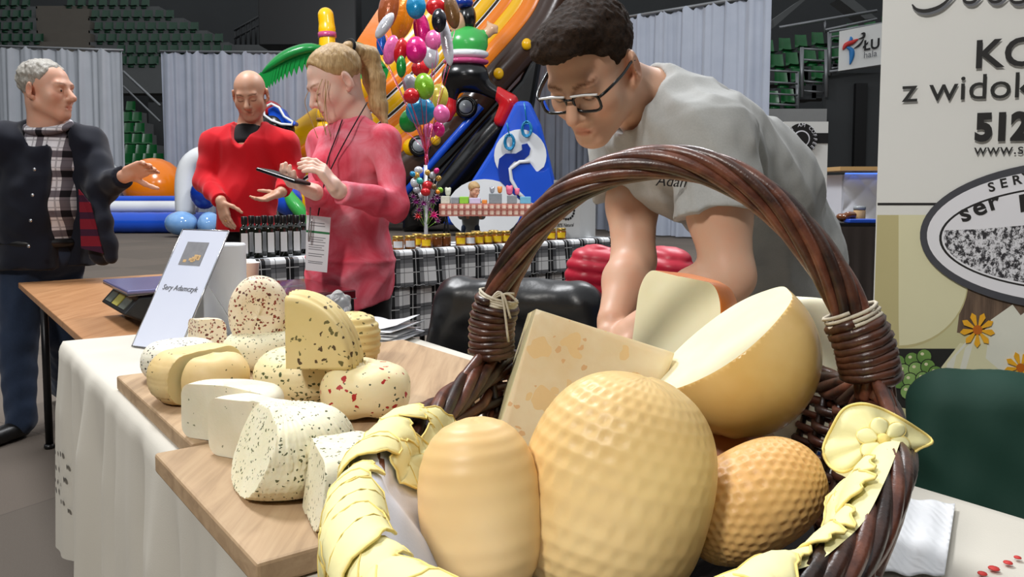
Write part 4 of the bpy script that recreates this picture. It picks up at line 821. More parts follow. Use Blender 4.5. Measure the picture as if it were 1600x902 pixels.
# ================================================================ chairs with jackets behind the stall
def chair_frame(name, c, ang, label, seat_h=.45, w=.21, back_h=.86, mat='steel_dark'):
    R = rotz(ang); e = empty(name, tuple(np.array(c) * [1, 1, 0]), label, 'chair'); c = np.array([c[0], c[1], 0.0])
    mb = MB(); mb.box(c + [0, 0, seat_h], (w, .2, .02), R); bevel(mb.build('seat', 'black_plastic', e, False), .012, 3)
    for sx in (-1, 1):
        mb = MB(); mb.tube([c + R @ np.array([sx * (w - .02), -.19, seat_h - .02]), c + R @ np.array([sx * (w - .01), -.23, 0])], .011, 8); mb.build('leg', mat, e)
        mb = MB(); mb.tube([c + R @ np.array([sx * (w - .02), .21, back_h]), c + R @ np.array([sx * (w - .02), .19, seat_h]), c + R @ np.array([sx * (w - .01), .25, 0])], .011, 8); mb.build('leg', mat, e)
    mb = MB(); mb.box(c + R @ np.array([0, .205, back_h - .12]), (w - .01, .012, .11), R); bevel(mb.build('backrest', 'black_plastic', e, False), .01, 2); return e
def jacket(name, c, ang, w, z0, z1, thick, mat, label, disp=None, sleeve=True, res=.007):
    R = rotz(ang); B = Blob(); L = lambda x, y, z: np.array([c[0], c[1], 0]) + R @ np.array([x, y, z])
    B.cap(L(-w * .8, 0, z1 - thick), L(w * .8, 0, z1 - thick), thick, thick, .05)
    B.box(L(0, 0, (z0 + z1) / 2 - .02), (w, thick * .8, (z1 - z0) / 2 - .03), R, .04, .05)
    if sleeve:
        for sx in (-1, 1): B.cap(L(sx * w * .95, -.01, z1 - thick * 1.3), L(sx * (w + .07), -.03, z0 + (z1 - z0) * .25), .055, .045, .05)
    me = B.mesh(name, res, disp); o = link(name, me, mat); return tag(o, label, 'jacket')
jc = P(812, 500, 2.22); ch1 = chair_frame('stall_chair', jc + [.06, .2, 0], -.3 + math.pi, 'black metal chair under the black leather jacket', back_h=.84)
fold = lambda p: -.005 * np.abs(sn([p[0], p[1], p[2] * .5], 4, 5)) + .0015 * sn(p, 14, 6)
jacket('leather_jacket', jc + [0, .005, 0], -.3, .195, .42, .905, .052, 'leather_black', 'black leather jacket hung over a chair behind the basket', fold)
rc = P(985, 470, 2.42); chair_frame('stall_chair', rc + [.06, .2, 0], -.3 + math.pi, 'black metal chair under the red quilted jacket', back_h=.86)
puff = lambda p: -.007 * np.abs(np.sin((p[2] + .12 * p[0]) * math.pi / .036)) ** .7 - .003 * np.abs(np.sin(p[0] * math.pi / .06)) + .003 * sn(p, 6, 3)
jacket('puffer_jacket', rc, -.3, .14, .45, .975, .05, 'puffer_red', 'red quilted puffer jacket hung on a chair by the plaid table', puff, res=.006)
# green velvet chair
gcx = P(1580, 780, 1.36); e = empty('velvet_chair', (gcx[0], gcx[1], 0), 'dark green velvet covered chair in front of the banner', 'chair'); Rv = rotz(-.45); Lq = lambda x, y, z: np.array([gcx[0], gcx[1], 0]) + Rv @ np.array([x, y, z])
B = Blob(); B.box(Lq(0, 0, .625), (.17, .05, .215), Rv @ rotx(-.12), .07, .04); link('backrest', B.mesh('backrest', .007, lambda p: .007 * sn(p, 4, 8) + .004 * sn(p, 9, 2)), 'velvet_green', e)
B = Blob(); B.box(Lq(0, -.19, .43), (.19, .19, .045), Rv, .04, .02); link('seat', B.mesh('seat', .01), 'velvet_green', e)
for x in (-.16, .16):
    for y in (-.03, -.35): mb = MB(); mb.tube([Lq(x, y, .40), Lq(x * 1.1, y, 0)], [.016, .011], 8); mb.build('leg', 'steel_dark', e)
# ================================================================ plaid table with bottles and jars
PA = G(352, 409, .80); PB = G(962, 371, .80); PD = unit(PB - PA); PN = unit(np.cross([0, 0, 1.0], PD)); PLEN = np.linalg.norm((PB - PA))
def on_edge(px, off, z=.8015):
    k = (px - PCX) / F_PX * (math.cos(PITCH) ** 1); A = PA + PN * off
    # solve the point on the line that is seen in column px
    for it in range(1): pass
    lo_, hi_ = -1.0, PLEN + 1.0
    def col(t): p = A + PD * t - np.array([0, 0, CAM_H]); d = p[1] * math.cos(PITCH) - p[2] * math.sin(PITCH); return PCX + F_PX * p[0] / d
    for it in range(40):
        m_ = (lo_ + hi_) / 2
        if col(m_) < px: lo_ = m_
        else: hi_ = m_
    p = A + PD * lo_; p[2] = z; return p
e = empty('market_table', tuple(PA + PD * PLEN / 2 + PN * .36 - [0, 0, .8]), 'long table under the black and white plaid cloths', 'table')
RP = np.array([PD, PN, [0, 0, 1]]).T
mb = MB(); mb.box(PA + PD * PLEN / 2 + PN * .225 - [0, 0, .015], (PLEN / 2, .22, .012), RP); mb.build('table_top', 'table_wood', e, False)
for t in (.15, PLEN / 2, PLEN - .15):
    for n_ in (.06, .40): mb = MB(); mb.tube([PA + PD * t + PN * n_ + [0, 0, -.02], PA + PD * t + PN * n_ + [0, 0, -.80]], .018, 8); mb.build('leg', 'steel_dark', e)
def uvgrid(name, fn, nu, nv, mat, uvs, label, group):
    mb = MB(); mb.grid(fn, nu, nv); me = mb.mesh(name); uv = me.uv_layers.new(name='UVMap'); li = np.zeros(len(me.loops), np.int32); me.loops.foreach_get('vertex_index', li); ii, jj = li % nu, li // nu
    uv.data.foreach_set('uv', np.stack([ii / (nu - 1) * uvs[0], jj / (nv - 1) * uvs[1]], 1).astype(np.float32).ravel()); o = link(name, me, mat); return tag(o, label, 'tablecloth', group)
PER = .16
def low_cloth(u, v): t = u * (PLEN * .86); d = v * .52; return PA + PD * t + PN * (.02 + .010 * math.sin(t * 17) * v + .006 * math.sin(t * 41)) + np.array([0, 0, -.006 - d])
uvgrid('plaid_undercloth', low_cloth, 160, 8, 'plaid_cloth', (PLEN * .86 / PER, .52 / PER), 'lower black and white plaid cloth hanging to knee height', 'plaid cloths')
def top_cloth(u, v):
    t = u * PLEN; s_ = v * .67; zig = .010 * abs((t * 22) % 1 - .5) * 2
    if s_ < .45: return PA + PD * t + PN * (.45 - s_) + np.array([0, 0, .0012])
    d = (s_ - .45); return PA + PD * t + PN * (-.004 - .012 * d / .2 * (1 + math.sin(t * 11))) + np.array([0, 0, -d + (zig if v > .99 else 0)])
uvgrid('plaid_overcloth', top_cloth, 420, 30, 'plaid_cloth', (PLEN / PER, .67 / PER), 'upper black and white plaid cloth with a pinked hem under jars', 'plaid cloths')
# bottles
def bottle(c, k, label, ang):
    e = empty('oil_bottle', tuple(c), label, 'bottle', 'dark bottles on the plaid table'); R = rotz(ang); h = .215
    def sq(r, z, n=20, p=.45): return [c + R @ np.array([r * math.copysign(abs(math.cos(t)) ** p, math.cos(t)), r * math.copysign(abs(math.sin(t)) ** p, math.sin(t)), z]) for t in np.linspace(0, 2 * math.pi, n, endpoint=False)]
    mb = MB(); rings = [sq(.020, 0), sq(.0235, .004), sq(.0235, .145), sq(.021, .156), sq(.013, .168, p=.8), sq(.0125, .178, p=1)]; n = 20
    mb.add([p for r_ in rings for p in r_], [(i * n + j, i * n + (j + 1) % n, (i + 1) * n + (j + 1) % n, (i + 1) * n + j) for i in range(5) for j in range(n)] + [tuple(range(n))[::-1]]); mb.build('glass', 'bottle_dark', e)
    mb = MB(); mb.lathe([(.015, .176), (.0158, .178), (.0158, .213), (.014, .216), (0, .216)], 16, c); mb.build('cap', 'black_plastic', e)
    mb = MB(); mb.box(c + R @ np.array([0, -.0238, .078]), (.0165, .0006, .052), R); mb.build('label', 'label_white', e, False); return e
fa = math.atan2(PD[1], PD[0])
ORD = ['first', 'second', 'third', 'fourth', 'fifth']
bl = ['dark glass bottle with a white label in the front row before the red sweater', 'dark glass bottle in the rear row behind the labelled front bottles']
for k, px in enumerate((383, 404, 424, 444, 464)): bottle(on_edge(px, .10), k, ORD[k] + ' front-row labelled dark bottle counted from the paper cup', fa * .4)
for k, px in enumerate((394, 414, 434, 454, 474)): bottle(on_edge(px, .19), k, ORD[k] + ' rear-row dark bottle counted from the paper cup', fa * .4)
# jars
def jar(c, body, lab, label, grp):
    e = empty('honey_jar', tuple(c), label, 'jar', grp); s_ = 1.0
    mb = MB(); mb.lathe([(.0, 0), (.031, 0), (.034, .004), (.034, .055), (.030, .062), (.029, .064), (0, .064)], 20, c); mb.build('glass', body, e)
    mb = MB(); mb.lathe([(.032, .062), (.033, .064), (.033, .078), (.031, .080), (0, .080)], 20, c); mb.build('lid', 'lid_gold', e)
    d = unit((np.array([0, 0, 0]) - c) * [1, 1, 0]); a0 = math.atan2(d[1], d[0]); mb = MB(); mb.grid(lambda u, v: c + np.array([.0348 * math.cos(a0 + (u - .5) * 1.7), .0348 * math.sin(a0 + (u - .5) * 1.7), .012 + .038 * v]), 10, 2); mb.build('label', lab, e); return e
JG = 'honey jars on the plaid table'
for px in (622, 641, 735): jar(on_edge(px, .075), 'honey', 'label_white', 'golden-lidded honey jar with a white label', JG)
jar(on_edge(666, .09), 'honey', 'label_yellow', 'golden-lidded jar beside two dark brown jars', JG)
for px in (683, 696): jar(on_edge(px, .10), 'honey_dark', 'honey_dark', 'golden-lidded jar of dark brown honey without a bright label', JG)
for px in (720, 748, 762, 777, 790): jar(on_edge(px, .09), 'honey', 'label_yellow', 'golden-lidded honey jar with a yellow label left of the basket handle', JG)
for px in (831, 846, 861, 877): jar(on_edge(px, .10), 'honey', 'label_yellow', 'golden-lidded honey jar with a yellow label before the white box', JG)
for px in (652, 744, 771): jar(on_edge(px, .20), 'honey', 'label_yellow', 'golden-lidded honey jar half hidden in the second row', JG)
# white box with the natural emblem
bc0 = on_edge(865, .16); bx = empty('display_box', tuple(bc0), 'white cardboard box printed 100% Natural at the end of the plaid table', 'box')
fw = on_edge(906, .12) - bc0; fw[2] = 0; wB = np.linalg.norm(fw); fU = unit(fw); sw = P(951, 372, 6.35) - on_edge(906, .12); sw[2] = 0; sU = unit(sw)
mb = MB(); b_ = [bc0, bc0 + fw, bc0 + fw + sU * .30, bc0 + sU * .30]; hgt = .42; mb.add([p for p in b_] + [p + [0, 0, hgt] for p in b_], [(0, 3, 2, 1), (4, 5, 6, 7)] + [(i, (i + 1) % 4, (i + 1) % 4 + 4, i + 4) for i in range(4)]); mb.build('carton', 'box_white', bx, False)
Nf = unit(np.cross(fU, [0, 0, 1.0])); Nf = Nf if Nf[1] < 0 else -Nf; ec = bc0 + fw * .5 + [0, 0, .20] + Nf * .002; mb = MB()
for k in range(18): a = k * 2 * math.pi / 18; mb.lathe([(.010, 0), (.009, .002), (0, .003)], 8, ec + fU * .062 * math.cos(a) + np.array([0, 0, .062 * math.sin(a)]), frame_z(Nf))
mb.build('emblem_wreath', 'ink_black', bx)
mb = MB(); mb.prism([(-.032, -.03), (-.006, -.03), (-.002, .012), (-.036, .012)], ec, fU, (0, 0, 1), .001); mb.prism([(.006, .018), (.03, .03), (.036, .05), (.014, .042)], ec, fU, (0, 0, 1), .001); mb.build('emblem_leaf_cup', 'ink_green', bx, False)
mb = MB(); mb.tube([ec + fU * .0 + [0, 0, -.03], ec + fU * .012 + [0, 0, .02], ec + fU * .03 + [0, 0, -.005]], .002, 5); mb.build('emblem_line', 'ink_grey', bx)
put_text('100% Natural', .036, bc0 + fU * .012 + [0, 0, .085] + Nf * .002, fU, (0, 0, 1), 'ink_black', bx, shear=.25, xs=.82)
# ================================================================ people
def head(B, c, R, s=1.0, jaw=1.0, nose=1.0, ears=True, lid=0.0):
    """adds a head; R columns = right, forward, up; c = point between the ears at eye level"""
    L = lambda x, y, z: c + R @ (np.array([x, y, z]) * s)
    B.ell(L(0, -.012, .034), np.array([.076, .098, .084]) * s, R, .03 * s)
    B.ell(L(0, .030, -.030), np.array([.060, .060, .080]) * s, R, .03 * s)
    for q in (-1, 1):
        B.cap(L(q * .050 * jaw, .004, -.060), L(q * .014, .070, -.098), .021 * s, .019 * s, .03 * s)
        B.ell(L(q * .040, .056, -.028), np.array([.026, .026, .026]) * s, R, .03 * s)
    B.ell(L(0, .076, -.096), np.array([.022, .018, .017]) * s, R, .02 * s)
    B.cap(L(-.034, .079, .022), L(.034, .079, .022), .014 * s, None, .02 * s)
    for q in (-1, 1):
        B.ell(L(q * .031, .098, .001), np.array([.019, .014, .011]) * s, R, .014 * s, 's')
        B.ell(L(q * .031, .0775, -.001), np.array([.0145, .0135, .0125]) * s, R, .005 * s)
    B.cap(L(0, .088, .010), L(0, .112 * (1 + .04 * nose), -.030), .0085 * s, .0125 * nose * s, .012 * s)
    for q in (-1, 1): B.ell(L(q * .0125, .100, -.036), np.array([.0085, .0115, .008]) * s, R, .008 * s)
    B.ell(L(0, .082, -.060), np.array([.026, .018, .022]) * s, R, .02 * s)
    B.cap(L(-.018, .0915, -.0625), L(.018, .0915, -.0625), .0058 * s, None, .006 * s); B.cap(L(-.015, .0915, -.0735), L(.015, .0915, -.0735), .0068 * s, None, .006 * s)
    B.cap(L(-.022, .0965, -.0675), L(.022, .0965, -.0675), .0022 * s, None, .003 * s, 's')
    if ears:
        for q in (-1, 1):
            Re = R @ rotz(-q * .45) @ rotx(-.15)
            B.ell(L(q * .084, -.014, -.006), np.array([.0085, .021, .034]) * s, Re, .010 * s); B.ell(L(q * .094, -.006, -.003), np.array([.007, .011, .019]) * s, Re, .006 * s, 's')
            B.ell(L(q * .078, -.002, -.035), np.array([.008, .009, .010]) * s, Re, .008 * s)
    return L
def tint(c, R, s, extra=(), base=(1, 1, 1), stub=0.0, brow=(.34, .27, .22), lash=True, lip=(.95, .66, .64)):
    def f(v):
        q = (v - c) @ R / s; col = np.ones((len(v), 3)) * base
        def blob(ctr, rad, k, hard=2.0):
            d = np.sqrt((((q - np.array(ctr)) / np.array(rad)) ** 2).sum(1)); w = np.clip((1 - d) * hard, 0, 1)[:, None]; return col * (1 - w) + col * np.array(k) * w
        if stub: col = blob((0, .06, -.085), (.075, .07, .045), (1 - stub * .75, 1 - stub * .8, 1 - stub * .7), 1.4)
        for sx in (-1, 1):
            col = blob((sx * .045, .07, -.03), (.028, .04, .026), (1.0, .86, .84), 1.2); col = blob((sx * .083, -.01, -.008), (.02, .03, .04), (1.0, .82, .78), 1.5)
            for t in np.linspace(0, 1, 5): col = blob((sx * (.016 + .030 * t), .094 - .012 * t, .0235 + .005 * math.sin(2.2 * t)), (.0085, .02, .0048), brow, 2.0)
            if lash: 
                for t in np.linspace(-1, 1, 5): col = blob((sx * (.031 + .011 * t), .090, -.007 + .003 * t * t), (.005, .02, .0028), (.3, .24, .22), 2.0)
        col = blob((0, .1, -.0675), (.021, .03, .0125), lip, 2.5); col = blob((0, .12, -.032), (.018, .02, .014), (1.0, .88, .86), 1.5)
        for ctr, rad, k in extra: col = blob(ctr, rad, k)
        return col
    return f
def hand(B, w, d, pn, side, s=1.0, curl=(.35, .35, .4, .45), spread=.06, thumb=.6, k=.006):
    """wrist w, finger direction d, palm normal pn (the way the palm faces), side +1: thumb towards d x pn"""
    d = unit(d); pn = unit(np.array(pn) - d * (np.array(pn) @ d)); a = np.cross(d, pn) * side
    B.cap(w, w + d * .025 * s, .024 * s, .027 * s, .015)
    B.box(w + d * .056 * s, (.040 * s, .043 * s, .0135 * s), np.array([a, d, pn]).T, .012 * s, .014)
    for i, (off, ln) in enumerate(((.029, .074), (.010, .082), (-.010, .076), (-.029, .060))):
        p = w + d * .092 * s + a * off * s - pn * .002; dd = unit(d + a * off * spread * 20); cu = curl[i]; r = .0092 * s
        for j, f in enumerate((.44, .31, .25)):
            dd = unit(dd * math.cos(cu) + pn * math.sin(cu)); p2 = p + dd * ln * f * s; B.cap(p, p2, r, r * .92, k); p = p2; r *= .92
    p = w + d * .03 * s + a * .034 * s; dd = unit(d * .6 + a * .75 + pn * thumb * .5)
    for f, r in ((.042, .0125), (.034, .0105), (.026, .0092)): p2 = p + dd * f * s; B.cap(p, p2, r * s, r * .9 * s, .008); p = p2; dd = unit(dd + d * .35 + pn * .2 * thumb)
def person(B, res, mat, loc, label, col=None, lo=None):
    me = B.mesh('person', res, None, col, lo=lo); o = link('person', me, mat); return tag(o, label, 'person')
def part(name, B, res, mat, parent, disp=None, lo=None, hi=None):
    return link(name, B.mesh(name, res, disp, lo=lo, hi=hi), mat, parent)
def eyes(L, R, s, parent, down=.3, open_=True):
    for q in (-1, 1):
        c = L(q * .031, .0782, -.0015); mb = MB(); mb.lathe([(.0123 * s * math.sin(t), .0123 * s * math.cos(t)) for t in np.linspace(0.001, math.pi - .001, 10)], 14, c, np.array([R[:, 0], R[:, 2], R[:, 1]]).T); o = mb.build('eye', 'eye_white', parent)
        mb = MB(); dd = unit(R[:, 1] - R[:, 2] * down); mb.lathe([(.0055 * s, .0110 * s), (.004 * s, .0125 * s), (0, .0128 * s)], 12, c, frame_z(dd)); mb.build('iris', 'iris', o)
def frame_z(z): z = unit(z); x = unit(np.cross([0, 0, 1.0] if abs(z[2]) < .9 else [1.0, 0, 0], z)); return np.array([x, np.cross(z, x), z]).T
def wr(a1, f1, s1, a2, f2, s2): return lambda p: a1 * sn(p, f1, s1) + a2 * sn(p, f2, s2)
def hp_frame(yaw_f, pitch, roll=0.0):
    f = np.array([yaw_f[0], yaw_f[1], 0.0]); f = unit(f) * math.cos(pitch) + np.array([0, 0, -math.sin(pitch)]); R = frame(f); return R @ roty(roll)
# ---------------------------------------------------------------- young seller bending over the stall
R = hp_frame((-.57, -.82), math.radians(40)); s = .95
c = P(990, 105, 1.42) + R @ np.array([.080, .012, .008]) * s
sh1 = P(1108, 222, 1.43); sh2 = P(985, 222, 1.72); el1 = P(1138, 432, 1.37); wr1 = P(1000, 512, 1.42); el2 = P(990, 408, 1.60); wr2 = P(958, 500, 1.48); nb_ = P(1035, 175, 1.56)
c1 = P(1078, 232, 1.58); c2 = P(1168, 292, 1.72); c3 = P(1212, 392, 1.88); hipc = P(1228, 465, 1.93)
B = Blob(); L = head(B, c, R, s); B.cap(L(0, -.03, -.04), nb_, .056, .066, .03)
B.chain([nb_, c1, c2, c3, hipc], [.07, .10, .11, .11, .11], .04); B.cap(sh1, sh2, .06, .06, .04)
B.chain([sh1, el1 + (sh1 - el1) * .45, el1], [.056, .053, .043], .02); B.chain([el1, el1 + (wr1 - el1) * .35, wr1], [.043, .046, .028], .02)
B.chain([sh2, el2 + (sh2 - el2) * .45, el2], [.056, .051, .042], .02); B.chain([el2, el2 + (wr2 - el2) * .35, wr2], [.042, .045, .028], .02)
hand(B, wr1, (-.75, .1, -.5), (-.2, .2, -.9), 1, 1.0); hand(B, wr2, (-.1, -.25, -.95), (.6, -.3, 0), -1, 1.0)
ym = person(B, .0042, 'skin_light', None, 'young man in grey t-shirt and glasses bending over the stall', tint(c, R, s, stub=.10, brow=(.42, .33, .27)), lo=np.array([-9, -9, .72]))
H = Blob(); H.ell(L(0, -.020, .050), np.array([.0815, .1035, .083]) * s, R, .02); H.ell(L(0, .050, .104), np.array([.058, .056, .030]) * s, R @ rotx(.25), .03); H.ell(L(.0, .098, .098), np.array([.044, .026, .017]) * s, R @ rotx(.3), .02)
H.ell(L(0, .078, -.048), np.array([.12, .080, .130]) * s, R, .008, 's'); H.plane(L(0, -.10, -.068), R @ np.array([0, .48, -.88]), .01)
for q in (-1, 1): H.ell(L(q * .090, .002, -.022), np.array([.03, .030, .040]) * s, R, .008, 's')
hr = part('hair', H, .0034, 'hair_brown', ym, wr(.0014, 36, 1, .0012, 80, 2))
# glasses
gl = empty('glasses', tuple(L(0, .1, 0))); gl.parent = ym
def lensring(q, n=20): return [L(q * .0335 + .0265 * math.copysign(abs(math.cos(t)) ** .6, math.cos(t)), .1035 - .10 * (abs(q * .0335 + .0265 * math.cos(t)) - .0) ** 2 * 3.2, -.004 + .0175 * math.copysign(abs(math.sin(t)) ** .6, math.sin(t))) for t in np.linspace(0, 2 * math.pi, n, endpoint=False)]
for q in (-1, 1):
    rr = lensring(q); mb = MB(); mb.tube(rr, .0028, 6, closed=True); mb.build('lens_rim', 'frame_black', ym)
    up = [L(q * .0335 + x, .1055 - .32 * (q * .0335 + x) ** 2, .0145 - .12 * abs(x) ** 1.2) for x in np.linspace(-.027, .027, 10)]; mb = MB(); mb.tube(up, .0021, 6); mb.build('white_rim_line', 'frame_white', ym)
    mb = MB(); mb.add(rr, [tuple(range(len(rr)))]); mb.build('lens', 'lens', ym, False)
    tmp = [L(q * .061, .1015, .006), L(q * .073, .088, .010), L(q * .084, .04, .010), L(q * .086, -.004, .010), L(q * .082, -.022, -.008)]; mb = MB(); mb.tube(smooth_path(tmp, 16), .0044, 6, flat=.6); mb.build('temple_arm', 'frame_black', ym)
    mb = MB(); mb.tube([L(q * .079, .070, .0128), L(q * .0858, .03, .0112)], .0011, 5); mb.build('white_temple_line', 'frame_white', ym)
mb = MB(); mb.tube(smooth_path([L(-.009, .106, .006), L(0, .110, .009), L(.009, .106, .006)], 8), .0022, 6); mb.build('bridge', 'frame_black', ym)
bpy.data.objects.remove(gl)
# shirt
S = Blob(); S.chain([nb_ + (c1 - nb_) * .2, c1, c2, c3, hipc + (c3 - hipc) * .25], [.088, .128, .136, .140, .142], .05); S.cap(sh1, sh2, .080, .078, .06); S.cap(nb_ + (sh1 - nb_) * .1, sh1, .075, .08, .05); S.cap(nb_, sh2, .07, .078, .05)
sd1 = unit(el1 - sh1); sd2 = unit(el2 - sh2); S.cyl(sh1 - sd1 * .02, sh1 + sd1 * .135, .074, .084, .03); S.cyl(sh2 - sd2 * .02, sh2 + sd2 * .125, .072, .08, .03)
S.plane(hipc + np.array([0, 0, .015]), (.25, .15, -1), .006)
nd_ = unit(L(0, -.03, -.06) - nb_); S.cap(nb_ - nd_ * .02, nb_ + nd_ * .2, .067, .08, .006, 's'); S.plane(nb_ + nd_ * .028, nd_, .006) if False else None
wrk = lambda p: .008 * np.abs(sn([p[0] + .6 * p[2], p[1], p[2] - .4 * p[0]], 4.5, 31)) + .0045 * np.abs(sn([p[0] + .5 * p[2], p[1], p[2] * .6], 9, 32)) - .006 + .0014 * sn(p, 24, 33)
shp = part('t_shirt', S, .0050, 'shirt_grey', ym, wrk)
cr = []
for t in np.linspace(0, 2 * math.pi, 40, endpoint=False):
    ax_ = frame_z(nd_); cr.append(nb_ + nd_ * (.012 + .006 * math.sin(t)) + ax_[:, 0] * .071 * math.cos(t) + ax_[:, 1] * .071 * math.sin(t))
mb = MB(); mb.tube(cr, .0075, 8, closed=True); mb.build('collar_rib', 'shirt_grey', ym)
lg_o = P(1030, 288, 1.36); put_text('Adam', .027, P(1024, 290, 1.352), (.94, .25, -.05), (.05, .1, 1), 'ink_black', ym, name='shirt_lettering', shear=.3)
J = Blob(); hl = hipc + [-.075, -.05, -.02]; hr_ = hipc + [.07, .05, -.02]
J.ell(hipc + [0, 0, -.0], (.15, .135, .10), rotz(.6), .05)
for h_, kx in ((hl, -.03), (hr_, .05)): J.chain([h_, np.array([h_[0] + kx, h_[1] + .05, .48]), np.array([h_[0] + kx, h_[1] + .09, .07])], [.092, .068, .055], .04)
part('jeans', J, .008, 'jeans_blue', ym, wr(.003, 9, 4, .002, 20, 5))
for h_, kx in ((hl, -.03), (hr_, .05)):
    F_ = Blob(); a_ = np.array([h_[0] + kx, h_[1] + .09, .045]); F_.cap(a_, a_ + [-.08, -.15, -.005], .042, .036, .03); F_.plane((0, 0, .002), (0, 0, -1)); part('shoe', F_, .008, 'shoe_black', ym)
# ---------------------------------------------------------------- woman with phone
R = hp_frame((-.86, -.50), math.radians(30)); s = 1.0
c = P(541, 126, 2.80) + R @ np.array([.078, .010, .006]) * s
sh1 = P(603, 215, 2.80); sh2 = P(503, 218, 3.02); el1 = P(616, 322, 2.72); wr1 = P(528, 298, 2.52); el2 = P(505, 330, 2.88); wr2 = P(492, 300, 2.58); nb_ = P(556, 190, 2.90)
t1 = P(556, 235, 2.90); t2 = P(550, 330, 2.90); t3 = P(548, 415, 2.92); t4 = P(545, 482, 2.93)
B = Blob(); L = head(B, c, R, s, .92, .9); B.cap(L(0, -.03, -.04), nb_, .046, .052, .03); B.chain([nb_, t1, t2, t3], [.05, .09, .085, .11], .04)
B.chain([sh1, el1, wr1], [.042, .034, .023], .02); B.chain([sh2, el2, wr2], [.042, .034, .023], .02)
phc = P(443, 276, 2.50); phd = unit(P(481, 288, 2.46) - P(406, 263, 2.54))
hand(B, wr1, P(500, 262, 2.48) - wr1, (-.6, .3, -.7), -1, .92, (.45, .55, .6, .6)); hand(B, wr2, P(452, 286, 2.50) - wr2, (.05, -.2, 1), 1, .92, (.55, .6, .6, .55), thumb=1.2)
wm = person(B, .0042, 'skin_pale', None, 'blonde woman in tie-dyed pink tunic typing on a phone', tint(c, R, s, brow=(.62, .5, .4), lip=(.96, .6, .62)), lo=np.array([-9, -9, .8]))
H = Blob(); H.ell(L(0, -.018, .046), np.array([.0805, .1025, .087]) * s, R, .02); H.ell(L(0, .092, -.012), np.array([.17, .066, .128]) * s, R, .006, 's'); H.plane(L(0, -.10, -.072), R @ np.array([0, .65, -.76]), .008)
for q in (-1, 1): H.ell(L(q * .092, .0, -.016), np.array([.03, .030, .036]) * s, R, .008, 's')
pt0 = L(0, -.105, .085); ptl = [pt0, P(575, 90, 2.96), P(585, 125, 2.96), P(592, 165, 2.95), P(602, 192, 2.93)]
part('hair', H, .0038, 'hair_blond', wm, wr(.0010, 20, 1, .0008, 45, 2))
H = Blob(); H.chain(ptl, [.026, .040, .038, .030, .012], .02); part('ponytail', H, .0045, 'hair_blond', wm, wr(.0012, 18, 3, .001, 40, 4))
mb = MB(); ax_ = frame_z(unit(ptl[1] - ptl[0])); mb.tube([ptl[0] + ax_[:, 0] * .03 * math.cos(t) + ax_[:, 1] * .03 * math.sin(t) for t in np.linspace(0, 6.283, 20, endpoint=False)], .006, 6, closed=True); mb.build('hair_tie', 'cloth_black', wm)
for k, (x, y, z) in enumerate(((-.070, .05, .03), (-.072, .045, .02), (-.068, .06, .035), (.06, .06, .03))):
    mb = MB(); a_ = L(x, y, z); mb.tube(smooth_path([a_, a_ + [-.008 * k, -.012, -.06], a_ + [-.004, -.015 + .004 * k, -.13], a_ + [.006 * k, -.008, -.19]], 14), .0014, 5); mb.build('loose_strand', 'hair_blond', wm)
D_ = Blob(); D_.chain([nb_ + [0, 0, -.03], t1, t2, t3, t4], [.065, .128, .122, .150, .150], .05); D_.cap(sh1 + [0, 0, -.01], sh2 + [0, 0, -.01], .05, .05, .05); D_.ell(P(520, 262, 2.80), (.07, .07, .07), None, .05)
for a_, b_, c_ in ((sh1, el1, wr1), (sh2, el2, wr2)): D_.cap(a_ + np.array([0, 0, -.012]), b_, .052, .048, .03); D_.cap(b_, b_ + (c_ - b_) * .55, .052, .043, .03); D_.cyl(b_ + (c_ - b_) * .4, b_ + (c_ - b_) * .93, .045, .037, .02)
nd_ = unit(L(0, -.03, -.06) - nb_); D_.cap(nb_ - nd_ * .01, nb_ + nd_ * .2, .068, .085, .008, 's'); D_.plane(t4 + np.array([0, 0, .0]), (.25, 0, -1), .006)
part('tie_dye_tunic', D_, .0058, 'tie_dye', wm, lambda p: .007 * np.abs(sn([p[0], p[1], p[2] * 1.3], 4.5, 41)) - .003 + .0028 * sn(p, 11, 42) - .006 * np.exp(-((p[2] - .905 + .05 * (p[0] + .55)) / .008) ** 2))
K = Blob()
for q in (-1, 1): K.chain([t4 + np.array([q * .065, 0, .04]), np.array([t4[0] + q * .07, t4[1] + .02, .42]), np.array([t4[0] + q * .075, t4[1] + .04, .06])], [.095, .06, .042], .03)
part('leggings', K, .008, 'cloth_black', wm, wr(.002, 9, 4, .001, 20, 5))
for q in (-1, 1): F_ = Blob(); a_ = np.array([t4[0] + q * .075, t4[1] + .04, .04]); F_.cap(a_, a_ + [-.12, -.06, -.005], .036, .03, .03); F_.plane((0, 0, .002), (0, 0, -1)); part('shoe', F_, .008, 'shoe_black', wm)
ph_ = empty('mobile_phone', tuple(phc), 'black smartphone held in the blonde woman\'s hand', 'phone'); ups = unit(np.array([.0, .10, 1.0])); ups = unit(ups - phd * (ups @ phd)); Rp = np.array([phd, np.cross(ups, phd), ups]).T
mb = MB(); mb.box(phc, (.079, .040, .0055), Rp); bevel(mb.build('phone_body', 'frame_black', ph_, False), .004, 3); mb = MB(); mb.box(phc + ups * .0058, (.072, .036, .0004), Rp); mb.build('phone_screen', 'screen_black', ph_, False)
ld = empty('name_badge', tuple(P(498, 380, 2.66)), 'white paper badge in a plastic sleeve on a black lanyard', 'badge')
bq = [P(*q) for q in ((479, 336, 2.665), (517, 340, 2.665), (511, 426, 2.68), (477, 422, 2.68))]; mb = MB(); mb.add(bq, [(0, 1, 2, 3)]); o = mb.build('badge_sheet', 'paper', ld, False); so = o.modifiers.new('t', 'SOLIDIFY'); so.thickness = .001
bf = lambda u, v: (bq[0] * (1 - u) + bq[1] * u) * (1 - v) + (bq[3] * (1 - u) + bq[2] * u) * v + np.array([0, -.0012, 0])
